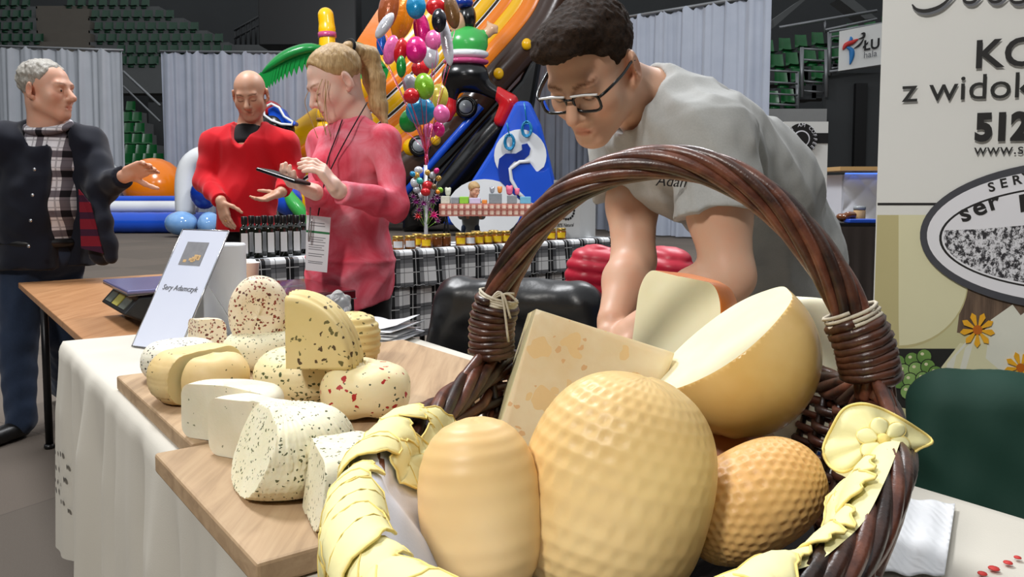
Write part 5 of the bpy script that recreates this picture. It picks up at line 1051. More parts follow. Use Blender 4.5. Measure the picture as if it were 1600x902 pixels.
mb = MB(); mb.add([bf(.0, .27), bf(1, .27), bf(1, .31), bf(0, .31)], [(0, 1, 2, 3)]); mb.build('green_stripe', 'ink_green', ld, False)
for v_ in (.12, .17, .38, .42, .46, .52, .56, .60, .68, .72, .82, .85): mb = MB(); mb.add([bf(.12, v_), bf(.85 - .2 * (v_ * 37 % 1), v_), bf(.85 - .2 * (v_ * 37 % 1), v_ + .012), bf(.12, v_ + .012)], [(0, 1, 2, 3)]); mb.build('printed_line', 'ink_grey', ld, False)
for (x0, off) in ((545, 0), (556, 1)):
    mb = MB(); mb.tube(smooth_path([P(574, 160, 2.85) if off else P(535, 187, 2.80), P(548, 205, 2.755) if off else P(525, 215, 2.77), P(524, 250, 2.715) if off else P(512, 250, 2.72), P(506, 290, 2.675), P(497, 337, 2.66)], 22), .0022, 6); mb.build('lanyard_cord', 'cloth_black', ld)
mb = MB(); mb.tube(smooth_path([P(486, 302, 2.66), P(485, 330, 2.655), P(482, 372, 2.655), P(484, 374, 2.655), P(488, 340, 2.655)], 16), .0022, 6); mb.build('badge_clip', 'chrome', ld)
# ---------------------------------------------------------------- bald man in red sweater
R = hp_frame((.10, -1), math.radians(24), .06); s = 1.14; Y = 4.70
c = P(391, 148, Y); sh1 = P(338, 226, Y + .02); sh2 = P(443, 226, Y + .02); el1 = P(319, 282, Y - .02); wr1 = P(345, 314, Y - .22); el2 = P(458, 268, Y + .02); wr2 = P(440, 300, Y - .22); nb_ = P(391, 196, Y + .06)
t1 = P(390, 232, Y + .03); t2 = P(386, 300, Y + .03); t3 = P(384, 352, Y + .03)
B = Blob(); L = head(B, c, R, s, 1.05, 1.1); B.cap(L(0, -.02, -.05), nb_, .060, .068, .03); B.chain([nb_, t1, t2, t3], [.06, .12, .12, .12], .04)
B.chain([sh1, el1, wr1], [.05, .042, .028], .02); B.chain([sh2, el2, wr2], [.05, .042, .028], .02)
hand(B, wr1, (.28, -.15, -.9), (.5, .75, -.2), 1, 1.02, (.2, .25, .3, .35)); hand(B, wr2, (-.75, -.3, -.35), (-.2, -.3, .9), 1, 1.02, (.3, .35, .35, .4))
bmn = person(B, .0062, 'skin_tan', None, 'bald man in a red v-neck sweater standing behind the bottles', tint(c, R, s, stub=.16, brow=(.45, .38, .33)), lo=np.array([-9, -9, .72]))
W_ = Blob(); W_.chain([nb_ + [0, 0, -.06], t1, t2, t3], [.10, .162, .170, .172], .05); W_.cap(sh1, sh2, .080, .080, .06); W_.cap(sh1, nb_ + [0, 0, -.05], .078, .075, .05); W_.cap(sh2, nb_ + [0, 0, -.05], .078, .075, .05)
for a_, b_, c_ in ((sh1, el1, wr1), (sh2, el2, wr2)): W_.cap(a_, b_, .082, .066, .04); W_.cap(b_, b_ + (c_ - b_) * .6, .066, .052, .03); W_.cyl(b_ + (c_ - b_) * .5, b_ + (c_ - b_) * .97, .053, .045, .02)
W_.plane(t3 + np.array([0, 0, -.03]), (0, 0, -1), .006); W_.cap(nb_ + [0, -.10, .03], nb_ + [0, -.26, -.16], .095, .008, .006, 's'); W_.cap(nb_ + [0, 0, -.02], nb_ + [0, 0, .2], .082, .09, .008, 's')
part('v_neck_sweater', W_, .0075, 'sweater_red', bmn, lambda p: .011 * np.abs(sn([p[0] + .4 * p[2], p[1], p[2]], 3.2, 51)) - .005 + .005 * np.abs(sn(p, 7, 52)))
U_ = Blob(); U_.chain([nb_ + [0, -.02, -.095], nb_ + [0, -.015, -.01]], [.138, .078], .04); U_.cap(nb_, nb_ + [0, 0, .2], .066, .066, .006, 's'); U_.plane(nb_ + [0, 0, -.015], (0, .25, 1)); part('undershirt', U_, .007, 'cloth_black', bmn)
K = Blob(); K.ell(t3 + [0, 0, -.02], (.165, .12, .10), None, .05)
for q in (-1, 1): K.chain([t3 + np.array([q * .08, 0, -.05]), np.array([t3[0] + q * .09, t3[1], .48]), np.array([t3[0] + q * .10, t3[1] + .03, .07])], [.095, .07, .058], .03)
part('trousers', K, .010, 'cloth_black', bmn)
for q in (-1, 1): F_ = Blob(); a_ = np.array([t3[0] + q * .10, t3[1] + .03, .045]); F_.cap(a_, a_ + [q * .03, -.16, -.005], .042, .036, .03); F_.plane((0, 0, .002), (0, 0, -1)); part('shoe', F_, .010, 'shoe_black', bmn)
mb = MB(); rp_ = wr1 + unit([.28, -.15, -.9]) * .118; mb.tube([rp_ + np.array([.011 * math.cos(t), .011 * math.sin(t) - .0, .0]) for t in np.linspace(0, 6.283, 16, endpoint=False)], .0018, 5, closed=True); mb.build('finger_ring', 'gold', bmn)
# ---------------------------------------------------------------- older man in navy jacket
R = hp_frame((.985, -.17), math.radians(2)); s = 1.12; Y = 3.72
c = P(74, 142, Y); nb_ = P(74, 200, Y + .03); sh1 = P(10, 224, Y - .03); sh2 = P(128, 226, Y + .10); el2 = P(160, 292, Y + .02); wr2 = P(196, 275, Y - .10); el1 = P(-12, 318, Y + .05); wr1 = P(-8, 400, Y - .02)
t1 = P(74, 250, Y + .05); t2 = P(72, 320, Y + .05); t3 = P(66, 378, Y + .05)
B = Blob(); L = head(B, c, R, s, 1.08, 1.2); B.cap(L(0, -.03, -.05), nb_, .064, .074, .03); B.chain([nb_, t1, t2, t3], [.07, .12, .13, .13], .04)
B.chain([sh1, el1, wr1], [.05, .042, .03], .02); B.chain([sh2, el2, wr2], [.05, .042, .03], .02)
hand(B, wr2, (.85, -.2, .32), (.25, -.8, -.5), 1, 1.05, (.25, .3, .3, .4), .10); hand(B, wr1, (.1, -.1, -1), (.9, 0, 0), 1, 1.0)
om = person(B, .0055, 'skin_rosy', None, 'older grey-haired man in a navy jacket and checked shirt gesturing', tint(c, R, s, brow=(.62, .58, .54), lash=False), lo=np.array([-9, -9, .72]))
eyes(L, R, s, om, .05)
H = Blob(); H.ell(L(0, -.026, .046), np.array([.083, .101, .085]) * s, R, .02); H.ell(L(0, .078, -.040), np.array([.12, .078, .132]) * s, R, .010, 's'); H.plane(L(0, -.10, -.085), R @ np.array([0, .50, -.86]), .012)
for q in (-1, 1): H.ell(L(q * .092, .004, -.020), np.array([.03, .032, .040]) * s, R, .008, 's')
part('hair', H, .0048, 'hair_grey', om, wr(.0025, 22, 1, .0018, 45, 2))
SH = Blob(); SH.chain([nb_ + [0, 0, -.05], t1, t2, t3 + [0, 0, .02]], [.09, .150, .172, .165], .05); SH.cap(nb_ + [0, 0, -.02], nb_ + [0, 0, .2], .078, .09, .008, 's'); SH.plane(t3 + [0, 0, -.0], (0, 0, -1), .006)
part('checked_shirt', SH, .008, 'shirt_check', om, wr(.003, 5, 61, .002, 11, 62))
mb = MB(); mb.tube([nb_ + np.array([.012 + .086 * math.cos(t), -.012 + .088 * math.sin(t), .006 + .030 * math.sin(t)]) for t in np.linspace(0, 6.283, 30, endpoint=False)], .019, 8, closed=True); mb.build('shirt_collar', 'shirt_check', om)
JK = Blob(); JK.chain([nb_ + [0, .02, -.05], t1 + [0, .03, 0], t2 + [0, .03, 0], t3 + [0, .02, -.09]], [.115, .195, .215, .215], .06); JK.cap(sh1, sh2, .088, .088, .06)
ctr = P(100, 320, Y - .35); JK.box(P(98, 320, Y - .20), (.118, .20, .50), roty(.02), .03, .02, 's'); JK.cap(nb_ + [0.02, -.03, -.06], nb_ + [0, 0, .25], .095, .13, .01, 's')
JK.cap(sh1, el1, .092, .078, .04); JK.cap(el1, wr1, .078, .060, .03); JK.cap(sh2 + [.02, .03, 0], el2, .082, .070, .04); JK.cyl(el2 - (wr2 - el2) * .2, el2 + (wr2 - el2) * .92, .068, .052, .03)
JK.chain([P(150, 250, Y + .04), P(152, 300, Y - .02), P(163, 350, Y - .06), P(176, 402, Y - .08)], [.04, .032, .034, .030], .03); JK.chain([P(150, 330, Y - .02), P(160, 400, Y - .02)], [.05, .05], .04)
JK.ell(P(97, 224, Y - .19), (.085, .17, .15), None, .03, 's'); JK.plane(P(90, 418, Y), (.02, 0, -1), .008)
part('navy_jacket', JK, .0085, 'jacket_navy', om, wr(.005, 5, 63, .003, 12, 64))
mb = MB(); lp = [P(*q) for q in ((124, 296, Y - .085), (142, 318, Y - .10), (162, 396, Y - .11), (128, 388, Y - .10))]; mb.add(lp, [(0, 1, 2, 3)]); o = mb.build('checked_lining', 'lining_check', om, False); so = o.modifiers.new('t', 'SOLIDIFY'); so.thickness = .006
for k in range(1, 5): mb = MB(); mb.lathe([(.007, 0), (.007, .003), (0, .004)], 12, P(57 - 3 * k, 225 + 40 * k, Y - .215 - .006 * k), rotx(math.pi / 2)); mb.build('snap_button', 'chrome', om)
mb = MB(); mb.tube([t3 + np.array([.168 * math.cos(t), .168 * math.sin(t), .0]) for t in np.linspace(0, 6.283, 36, endpoint=False)], .022, 8, closed=True, flat=1.0); mb.build('belt', 'shoe_black', om)
K = Blob(); K.ell(t3 + [0, 0, -.06], (.165, .15, .12), None, .05); f1 = G(14, 690, .0); f2 = G(106, 628, .0)
K.chain([P(40, 400, Y + .02), P(28, 530, Y - .0), f1 + [.02, .06, .08]], [.11, .082, .066], .03); K.chain([P(92, 402, Y + .12), P(100, 520, Y + .25), f2 + [-.02, .0, .08]], [.11, .08, .064], .03)
part('jeans', K, .010, 'jeans', om, wr(.004, 6, 65, .003, 14, 66))
for f_, dx in ((f1, -.05), (f2, .10)): F_ = Blob(); F_.cap(f_ + [.02, .06, .045], f_ + [dx + .03, -.10, .04], .045, .040, .03); F_.plane((0, 0, .002), (0, 0, -1)); part('shoe', F_, .010, 'shoe_black', om)
# ================================================================ hall: walls, stands, curtains
mb = MB(); mb.box((0, 46.2, 7), (30, .2, 7)); o = mb.build('wall_back', 'dark_wall', None, False); tag(o, 'dark grey far wall of the hall', kind='structure')
mb = MB(); mb.box((-30.2, 18, 7), (.2, 28, 7)); o = mb.build('wall_left', 'dark_wall', None, False); tag(o, 'dark grey side wall of the hall', kind='structure')
mb = MB(); mb.box((30.2, 18, 7), (.2, 28, 7)); o = mb.build('wall_right', 'dark_wall', None, False); tag(o, 'dark grey side wall of the hall', kind='structure')
mb = MB(); mb.box((0, -10.2, 7), (30, .2, 7)); o = mb.build('wall_front', 'dark_wall', None, False); tag(o, 'dark grey near wall of the hall', kind='structure')
def seat_mesh(name, w=.40, h=.40):
    mb = MB()
    def fn(u, v):
        x = (u - .5) * w
        if v < .5: t = v / .5; y = -.36 + .34 * t; z = .03 - .03 * math.sin(t * math.pi) + .02 * (2 * u - 1) ** 2
        else: t = (v - .5) / .5; y = -.02 + .07 * t + .05 * (1 - math.cos((u - .5) * 2.2)) * -2; z = .03 + h * t ** .9; x *= 1 - .12 * t
        return (x, y, z)
    mb.grid(fn, 7, 11); mb.box((0, -.18, -.06), (w * .3, .1, .05)); me = mb.mesh(name); return me
ms = {'b': seat_mesh('stadium_seat'), 'd': seat_mesh('stadium_seat')}
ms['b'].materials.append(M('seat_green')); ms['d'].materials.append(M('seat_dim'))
for q in ms.values(): q.polygons.foreach_set('use_smooth', [True] * len(q.polygons))
def seat(p, kind, label, group, rz=0, sc=1.0):
    o = bpy.data.objects.new('stadium_seat', ms[kind]); COL.objects.link(o); o.location = tuple(p); o.rotation_euler = (0, 0, rz); o.scale = (sc, sc, sc); return tag(o, label, 'seat', group)
def step(name, x0, x1, Y, z, depth, mat, parent, down=1.2):
    a, b = P(x0, 100, Y)[0], P(x1, 100, Y)[0]; mb = MB(); mb.box(((a + b) / 2, Y + depth / 2 - .45, z - down / 2), (abs(b - a) / 2, depth / 2, down / 2)); return mb.build(name, mat, parent, False)
st = empty('trim_1', (-18, 37, 0)); tag(st, 'raked concrete stand with dark green seats at the back of the hall', kind='structure')
rows = [(5, -8, 58, 112, 243), (23, -6, 60, 150, 281), (42, -4, 62, 155, 317), (60, -4, 64, 160, 350), (78, 0, 0, 190, 372), (95, 0, 0, 192, 252)]
for k, (py, a0, a1, c0, c1) in enumerate(rows):
    od = ['top', 'second', 'third', 'fourth', 'fifth', 'lowest'][k]; Y = 39.5 - .85 * k; z = P(0, py, Y)[2] - .25; step('stand_step', -60, 70, Y, z, .95, 'concrete', st); step('stand_step', 148, c1 + 14, Y, z, .95, 'concrete', st)
    for h_ in (0, 1): step('stair_tread', 68, 150, Y - .42 * h_, z - .22 * h_ + .02, .5, 'step_concrete', st, .8)
    x = a0
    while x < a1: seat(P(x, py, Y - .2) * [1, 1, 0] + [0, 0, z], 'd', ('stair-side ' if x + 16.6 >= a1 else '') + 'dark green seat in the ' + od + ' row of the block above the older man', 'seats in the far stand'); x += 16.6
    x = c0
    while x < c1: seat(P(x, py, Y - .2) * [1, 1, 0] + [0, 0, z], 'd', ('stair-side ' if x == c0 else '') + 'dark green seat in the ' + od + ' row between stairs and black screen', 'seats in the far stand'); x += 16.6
st2 = empty('trim_2', (-14, 31, 0)); tag(st2, 'stepped stand seen in the gap between two curtains', kind='structure')
for k, (py, xs_) in enumerate([(166, (205,)), (183, (200, 215)), (200, (202, 219)), (217, (199, 215, 231)), (234, (204, 221, 238)), (248, (200, 216, 232, 248))]):
    Y = 33 - .8 * k; z = P(0, py, Y)[2] - .25; step('stand_step', 190, xs_[-1] + 14, Y, z, .9, 'concrete', st2, 1.0)
    for x in xs_: seat(P(x, py, Y - .2) * [1, 1, 0] + [0, 0, z], 'b', 'bright green seat in the ' + ['topmost', 'second', 'third', 'fourth', 'fifth', 'lowest'][k] + ' row inside the curtain gap', 'seats in the curtain gap')
mb = MB(); mb.tube([P(193, 112, 32.6), P(250, 165, 30)], .05, 6); mb.build('hand_rail', 'rail_metal', st2); mb = MB(); mb.tube([P(193, 135, 32.6), P(250, 190, 30)], .04, 6); mb.build('hand_rail', 'rail_metal', st2)
mb = MB(); a_, b_ = P(232, 180, 34), P(262, 300, 34); mb.box(((a_[0] + b_[0]) / 2 + .3, 34.5, 2.4), (.7, .4, 2.4)); mb.build('side_wall', 'dark_wall', st2, False)
mb = MB(); q0, q1 = P(230, 66, 41), P(640, 84, 41); mb.box(((q0[0] + q1[0]) / 2, 41.3, q1[2] / 2 + .2), ((q1[0] - q0[0]) / 2, .3, q1[2] / 2 + .25)); o = mb.build('wall_parapet', 'concrete', None, False); tag(o, 'grey concrete parapet under the hanging screen', kind='structure')
rl = empty('balcony_railing', tuple(P(386, 84, 41.3) * [1, 1, 0]), 'dark metal railing beside the hanging black screen', 'railing'); rl.location.z = 8.0; bpy.context.view_layer.update()
for x, y0 in ((368, 48), (376, 43), (384, 38), (392, 33), (400, 28)): mb = MB(); mb.tube([P(x, y0, 41.3), P(x, 72, 41.3)], .05, 6); mb.build('baluster', 'dark_rail', rl)
for d in (0, 13): mb = MB(); mb.tube([P(366, 48 + d, 41.3), P(404, 26 + d, 41.3)], .06, 6); mb.build('rail', 'dark_rail', rl)
mb = MB(); a_, b_ = P(404, 71, 31), P(557, 71, 31); mb.box(((a_[0] + b_[0]) / 2, 31.6, a_[2] + 1.6), ((b_[0] - a_[0]) / 2, .6, 1.6)); o = mb.build('hanging_screen', 'screen_black', None, False); bevel(o, .05); tag(o, 'big black screen box hanging under the hall roof', 'screen')
mb = MB(); 
for dx in (-1.5, 1.5): mb.tube([((a_[0] + b_[0]) / 2 + dx, 31.6, a_[2] + 3.1), ((a_[0] + b_[0]) / 2 + dx, 31.6, 14)], .03, 6)
mb.build('suspension_cable', 'dark_rail', o)
def curtain(name, pts, mat, label, pleat=.12, nper=2.6, seed=0):
    """pts: (px, py_top, Y) along the top edge"""
    tp_ = np.array([P(*q) for q in pts]); seg = np.r_[0, np.cumsum(np.linalg.norm(np.diff(tp_[:, :2], axis=0), axis=1))]; Lc = seg[-1]; n = int(Lc * 22); rg = np.random.default_rng(seed); ph = rg.random(6) * 6.28
    def fn(u, v):
        s_ = u * Lc; x, y, z = (np.interp(s_, seg, tp_[:, i]) for i in range(3)); i = min(np.searchsorted(seg, s_, side='right'), len(seg) - 1); d = unit(tp_[i] * [1, 1, 0] - tp_[i - 1] * [1, 1, 0]); nn = np.array([-d[1], d[0], 0])
        w_ = pleat * (math.sin(s_ * nper * 3.6 + 2.2 * math.sin(s_ * 1.1 + ph[0]) + .8 * v) + .6 * math.sin(s_ * nper * 7.3 + ph[1] + 2 * math.sin(s_ * .9 + ph[2]) + v) + .35 * math.sin(s_ * nper * 13.1 + ph[3])) * (.5 + .5 * v)
        return np.array([x, y, z * (1 - v) + .04 * v + .06 * math.sin(s_ * nper * 2 * math.pi) * (1 - v) ** 8]) + nn * w_
    mb = MB(); mb.grid(fn, n, 10); o = mb.build(name, mat); tag(o, label, 'curtain', 'curtains closing off the hall'); mb = MB(); mb.tube([p + [0, 0, .03] for p in tp_], .04, 6); mb.build('curtain_rail', 'rail_metal', o); return o
curtain('stage_curtain', [(-60, 72, 25), (193, 80, 25)], 'curtain_white', 'white draped curtain behind the older man', seed=1)
curtain('stage_curtain', [(250, 82, 26), (640, 84, 26)], 'curtain', 'silver-grey draped curtain behind the red sweater and palm', seed=2)
curtain('stage_curtain', [(790, 66, 26), (905, 44, 24.6), (985, 28, 20), (1207, -8, 17)], 'curtain', 'tall silver-grey curtain behind the grey t-shirt', .10, 2.9, seed=3)
# right-hand stand
st3 = empty('trim_3', (8.5, 25, 0)); tag(st3, 'raked stand with green seats beside the right curtain', kind='structure')
rw = [(58, [(1198, 76), (1225, 73), (1250, 68), (1276, 64), (1303, 58), (1331, 50), (1358, 45), (1385, 40)]), (0, [(1213, 99), (1236, 96), (1264, 92), (1287, 89), (1308, 86)]), (0, [(1219, 126), (1245, 122), (1276, 118)]), (0, [(1205, 158), (1229, 155)])]
for k, (_, ss) in enumerate(rw):
    Y = 25.5 - .85 * k
    for (x, y) in ss: p = P(x, y + 9, Y); seat(p, 'b', 'green plastic seat in the ' + ['top', 'second', 'third', 'lowest'][k] + ' row of the railed stand', 'seats in the railed stand', .12, 1.05)
    for i in range(len(ss) - 1):
        a, b = P(ss[i][0] - 13, ss[i][1] + 14, Y), P(ss[i + 1][0] - 12, ss[i + 1][1] + 14, Y); mb = MB(); mb.box(((a[0] + b[0]) / 2, Y, (a[2] + b[2]) / 2 - .25), ((b[0] - a[0]) / 2 + .05, .45, .2)); mb.build('stand_step', 'dark_wall', st3, False)
    p = P(ss[-1][0], ss[-1][1] + 14, Y); mb = MB(); mb.box((p[0], Y, p[2] - .25), (.3, .45, .2)); mb.build('stand_step', 'dark_wall', st3, False)
def rail3(pts, Y, r=.035, mat='rail_metal'): mb = MB(); mb.tube([P(x, y, Y) for x, y in pts], r, 6); mb.build('rail', mat, st3)
rail3([(1218, 43), (1370, 17)], 24.2, .05); rail3([(1290, 47), (1370, 30)], 24.0, .045); rail3([(1289, 31), (1289, 52)], 24.2)
for y in (76, 93, 110, 127, 142): rail3([(1254, y), (1294, y + 3)], 22.6, .03)
for y in (110, 128, 146, 162): rail3([(1200, y), (1246, y + 3)], 22.2, .03)
for x, y0, y1 in ((1253, 74, 152), (1291, 78, 152), (1246, 112, 188), (1296, 50, 118)): rail3([(x, y0), (x, y1)], 22.4, .055, 'rail_metal')
rail3([(1296, 50), (1425, 29)], 22.17, .04); rail3([(1296, 112), (1425, 96)], 22.17, .04)
for y in (58, 75, 91, 107): rail3([(1296, y), (1314, y - 2)], 22.4, .03)
def slab(name, x0, y0, x1, y1, Y, d, mat, label, cat=None, kind='structure'):
    a, b = P(x0, y0, Y), P(x1, y1, Y); mb = MB(); mb.box(((a[0] + b[0]) / 2, Y + d / 2, (a[2] + b[2]) / 2), (abs(b[0] - a[0]) / 2, d / 2, abs(a[2] - b[2]) / 2)); o = mb.build(name, mat, None, False); return tag(o, label, cat, kind=kind)
slab('wall_stand_side', 1292, 114, 1440, 363, 22.5, .3, 'dark_wall', 'dark grey wall below the railed stand')
slab('wall_stand_front', 1200, 170, 1287, 362, 22.0, .2, 'pale_wall', 'pale wall panel below the railed stand')
slab('trim_4', 1338, 130, 1349, 360, 22.3, .15, 'screen_black', 'dark upright post on the grey wall')
slab('trim_5', 1290, 117, 1300, 155, 22.8, .2, 'toy_cream', 'short cream post at the stand edge')
for pts in ([(1208, 30), (1250, 0), (1258, 0), (1210, 42)], [(1310, -2), (1352, 30), (1370, 28), (1330, -4)]):
    q = [P(x, y, 29) for x, y in pts]; mb = MB(); mb.add(q + [p + [0, .8, 0] for p in q], [(0, 1, 2, 3), (7, 6, 5, 4), (0, 4, 5, 1), (1, 5, 6, 2), (2, 6, 7, 3), (3, 7, 4, 0)]); o = mb.build('stair_beam', 'concrete', None, False, True); tag(o, 'sloping concrete stair beam under the hall roof', kind='structure')
# stand banner
sb = empty('stand_banner', tuple(P(1345, 110, 22.1)), 'white banner with a red and blue swirl hung on the stand', 'banner'); a, b = P(1312, 49, 22.1), P(1410, 30, 22.1); zb0, zb1 = P(1312, 111, 22.1)[2], P(1410, 96, 22.1)[2]
mb = MB(); q = [np.array([a[0], 22.1, zb0]), np.array([b[0], 22.1, zb1]), b, a]; mb.add(q + [p + [0, .03, 0] for p in q], [(0, 1, 2, 3), (7, 6, 5, 4), (0, 4, 5, 1), (1, 5, 6, 2), (2, 6, 7, 3), (3, 7, 4, 0)]); mb.build('sheet', 'banner_white', sb, False, True)
def stroke(pts, wd, Y, mat, parent, name='swirl'):
    p = smooth_path([P(x, y, Y) for x, y in pts], 16); mb = MB(); mb.tube(p, wd * PX(Y) * np.sin(np.linspace(.15, math.pi - .15, 16)), 6); o = mb.build(name, mat, parent); return o
stroke([(1317, 78), (1322, 70), (1332, 66), (1341, 61)], 4, 22.06, 'ink_red', sb); stroke([(1322, 73), (1330, 78), (1331, 88), (1328, 101)], 4, 22.06, 'ink_blue', sb); stroke([(1325, 66), (1330, 62), (1329, 57)], 2.4, 22.06, 'ink_blue', sb); stroke([(1341, 61), (1349, 58), (1350, 52), (1345, 53)], 2, 22.06, 'ink_black', sb); stroke([(1334, 76), (1343, 70), (1350, 60)], 1.6, 22.06, 'ink_black', sb)
put_text('ŁU', 15 * PX(22.1) / .7, P(1349, 79, 22.05), (1, 0, .17), (0, 0, 1), 'ink_black', sb, bold=.01); put_text('hala', 9.5 * PX(22.1) / .7, P(1349, 91, 22.05), (1, 0, .17), (0, 0, 1), 'ink_grey', sb)
# coffee roll-up and bar counter
cb = empty('coffee_banner', tuple(P(1262, 300, 6.6) * [1, 1, 0]), 'white coffee roll-up with a round black badge behind the seller', 'banner'); a, b = P(1225, 190, 6.6), P(1295, 187, 6.6)
mb = MB(); mb.box(((a[0] + b[0]) / 2, 6.61, (a[2]) / 2 + .02), ((b[0] - a[0]) / 2, .004, a[2] / 2 - .02)); mb.build('sheet', 'banner_white', cb, False); mb = MB(); mb.box(((a[0] + b[0]) / 2, 6.62, .04), ((b[0] - a[0]) / 2 + .02, .08, .04)); mb.build('cassette', 'rail_metal', cb, False)
mb = MB(); mb.box(((a[0] + b[0]) / 2, 6.603, P(0, 216, 6.6)[2]), ((b[0] - a[0]) / 2, .002, 8 * PX(6.6))); mb.build('black_band', 'ink_black', cb, False)
bcx = P(1252, 217, 6.59); ry = np.array([[1.0, 0, 0], [0, 0, -1], [0, 1, 0]]); mb = MB(); mb.lathe([(24 * PX(6.6), 0), (24 * PX(6.6), .002)], 36, bcx, ry); mb.build('round_badge', 'ink_black', cb, False); mb = MB(); mb.lathe([(13 * PX(6.6), .003), (13 * PX(6.6), .005)], 30, bcx, ry); mb.build('badge_field', 'print_white', cb, False)
mb = MB(); mb.lathe([(11 * PX(6.6), .006), (11 * PX(6.6), .007)], 30, bcx, ry); mb.build('badge_core', 'ink_black', cb, False)
for k, ch_ in enumerate('I AM COFFEE'):
    t = math.radians(128 - 17 * k); 
    if ch_ != ' ': put_text(ch_, 8 * PX(6.6), bcx + np.array([18.5 * PX(6.6) * math.cos(t), -.006, 18.5 * PX(6.6) * math.sin(t)]) - np.array([math.sin(t) * .012, 0, -math.cos(t) * .012]), (math.sin(t), 0, -math.cos(t)), (math.cos(t), 0, math.sin(t)), 'print_white', cb, align='CENTER')
bar = empty('bar_counter', tuple(P(1345, 420, 7.4) * [1, 1, 0]), 'quilted white bar counter with a wooden top and blue light strip', 'counter')
a, b = P(1306, 261, 7.4), P(1450, 266, 7.4); mb = MB(); mb.box(((a[0] + b[0]) / 2, 7.65, a[2] - .017), ((b[0] - a[0]) / 2, .35, .018)); mb.build('counter_top', 'beech', bar, False)
a2 = P(1318, 268, 7.55); wq = (b[0] - a2[0]) / 2; hq = a2[2]; cxq = (b[0] + a2[0]) / 2
def quilt(u, v): x = (u - .5) * 2 * wq; z = v * (hq - .02); d = abs(math.sin((x + z) * 12)) * abs(math.sin((x - z) * 12)); return np.array([cxq + x, 7.55 - .025 * d ** .5, z])
mb = MB(); mb.grid(quilt, 70, 70); mb.build('quilted_front', 'quilt_white', bar); mb = MB(); mb.box((cxq, 7.80, hq / 2 - .01), (wq, .22, hq / 2 - .02)); mb.build('carcass', 'quilt_white', bar, False)
mb = MB(); mb.box((cxq, 7.50, hq - .02), (wq, .012, .006)); mb.build('light_strip', 'led_blue', bar, False)
# goods table in front of the bar
gt = empty('goods_table', tuple(P(1345, 480, 4.9) * [1, 1, 0]), 'table with a dark cloth carrying jars beside the big banner', 'table'); a = P(1306, 349, 4.9); b = P(1440, 349, 4.9)
mb = MB(); mb.box(((a[0] + b[0]) / 2, 5.2, a[2] - .015), ((b[0] - a[0]) / 2, .3, .015)); mb.build('table_top', 'black_plastic', gt, False)
mb = MB(); mb.grid(lambda u, v: np.array([a[0] + (b[0] - a[0]) * u, 4.89 + .01 * math.sin(u * 40) * v, a[2] - .02 - v * .62]), 40, 6); o = mb.build('dark_cloth', 'dark_cloth', gt)
for x in (a[0] + .05, b[0] - .05):
    for y in (4.95, 5.45): mb = MB(); mb.tube([(x, y, a[2] - .03), (x, y, 0)], .02, 8); mb.build('leg', 'steel_dark', gt)
zt = a[2]
p = P(1343, 330, 5.05); p[2] = zt + .001; jr = empty('preserve_jar', tuple(p), 'clear jar of brown preserve on the dark goods table', 'jar'); mb = MB(); mb.lathe([(.03, 0), (.036, .008), (.036, .07), (.033, .078)], 18, p + [0, 0, .0]); mb.build('contents', 'wood_stick', jr); mb = MB(); mb.lathe([(.037, 0.078), (.037, .1), (.0, .102)], 18, p); mb.build('lid', 'toy_grey', jr)
B = Blob(); p = P(1322, 338, 5.0)
for k in range(9): B.ell(p + np.array([.035 * math.cos(k * 2.4), .03 * math.sin(k * 2.4), -.0 + .012 * (k % 3)]), (.028, .026, .022), None, .01)
zz = zt - (p[2] - .022) + .002; o = link('bread_heap', B.mesh('bread_heap', .008), 'honey_dark'); o.location.z = zz; tag(o, 'heap of brown lumpy bread on the dark goods table', 'bread')
mb = MB(); p = P(1345, 346, 4.945); p[2] = zt + .001; mb.box(p + [0, 0, .012], (.09, .045, .012)); o = bevel(mb.build('blue_tray', 'blue_plastic', None, False), .006); tag(o, 'flat blue tray at the front of the goods table', 'tray')
# ================================================================ inflatables
YI = 20.5
def IP(x, y, d=0.0): return P(x, y, YI + d)
def inflate(name, B, mat, parent=None, res=.05): return link(name, B.mesh(name, res), mat, parent)
def ellb(name, px, py, Y, rx, ry, rd, mat, parent=None, ang=0.0, n=18):
    """ellipsoid measured in pixels at depth Y, slightly pinched"""
    c = P(px, py, Y); k = PX(Y); R = roty(ang); mb = MB(); mb.lathe([(math.sin(t), math.cos(t)) for t in np.linspace(.001, math.pi - .001, 12)], n)
    mb.v = [tuple(c + R @ (np.array(v) * [rx * k, rd, ry * k])) for v in mb.v]; return mb.build(name, mat, parent)
# pool border
pb_ = empty('inflatable_pool', tuple(IP(240, 362) * [1, 1, 0]), 'blue inflatable pool wall with a white top band', 'inflatable'); a, b = IP(60, 362), IP(345, 362); z1 = IP(0, 332)[2]; z2 = IP(0, 314)[2]
mb = MB(); rr = z1 / 2; mb.tube([(x, YI + .4, rr) for x in np.linspace(a[0], b[0], 30)], [rr * (1 - .03 * (i % 3 == 0)) for i in range(30)], 14); mb.build('lower_tube', 'inf_blue', pb_)
mb = MB(); r2 = (z2 - z1) / 2 + .02; mb.tube([(x, YI + .75, z1 + r2 - .05) for x in np.linspace(a[0], b[0] - .9, 24)], r2, 12); mb.build('upper_tube', 'inf_white', pb_)
mb = MB(); mb.tube([(x, YI + 1.0, z1 + r2 * 1.9) for x in np.linspace(a[0], b[0] - .9, 12)], .10, 10); mb.build('blue_piping', 'inf_blue', pb_)
mb = MB(); mb.box(((a[0] + b[0]) / 2 - .4, YI + 2.6, .15), ((b[0] - a[0]) / 2 - .4, 1.5, .15)); bevel(mb.build('pool_floor', 'inf_blue', pb_, False), .1, 3)
def ball(name, px, py, Y, r, mat, label, grp=None):
    o = ellb(name, px, py, Y, r, r, r * PX(Y), mat, None, 0, 28); return tag(o, label, 'ball', grp)
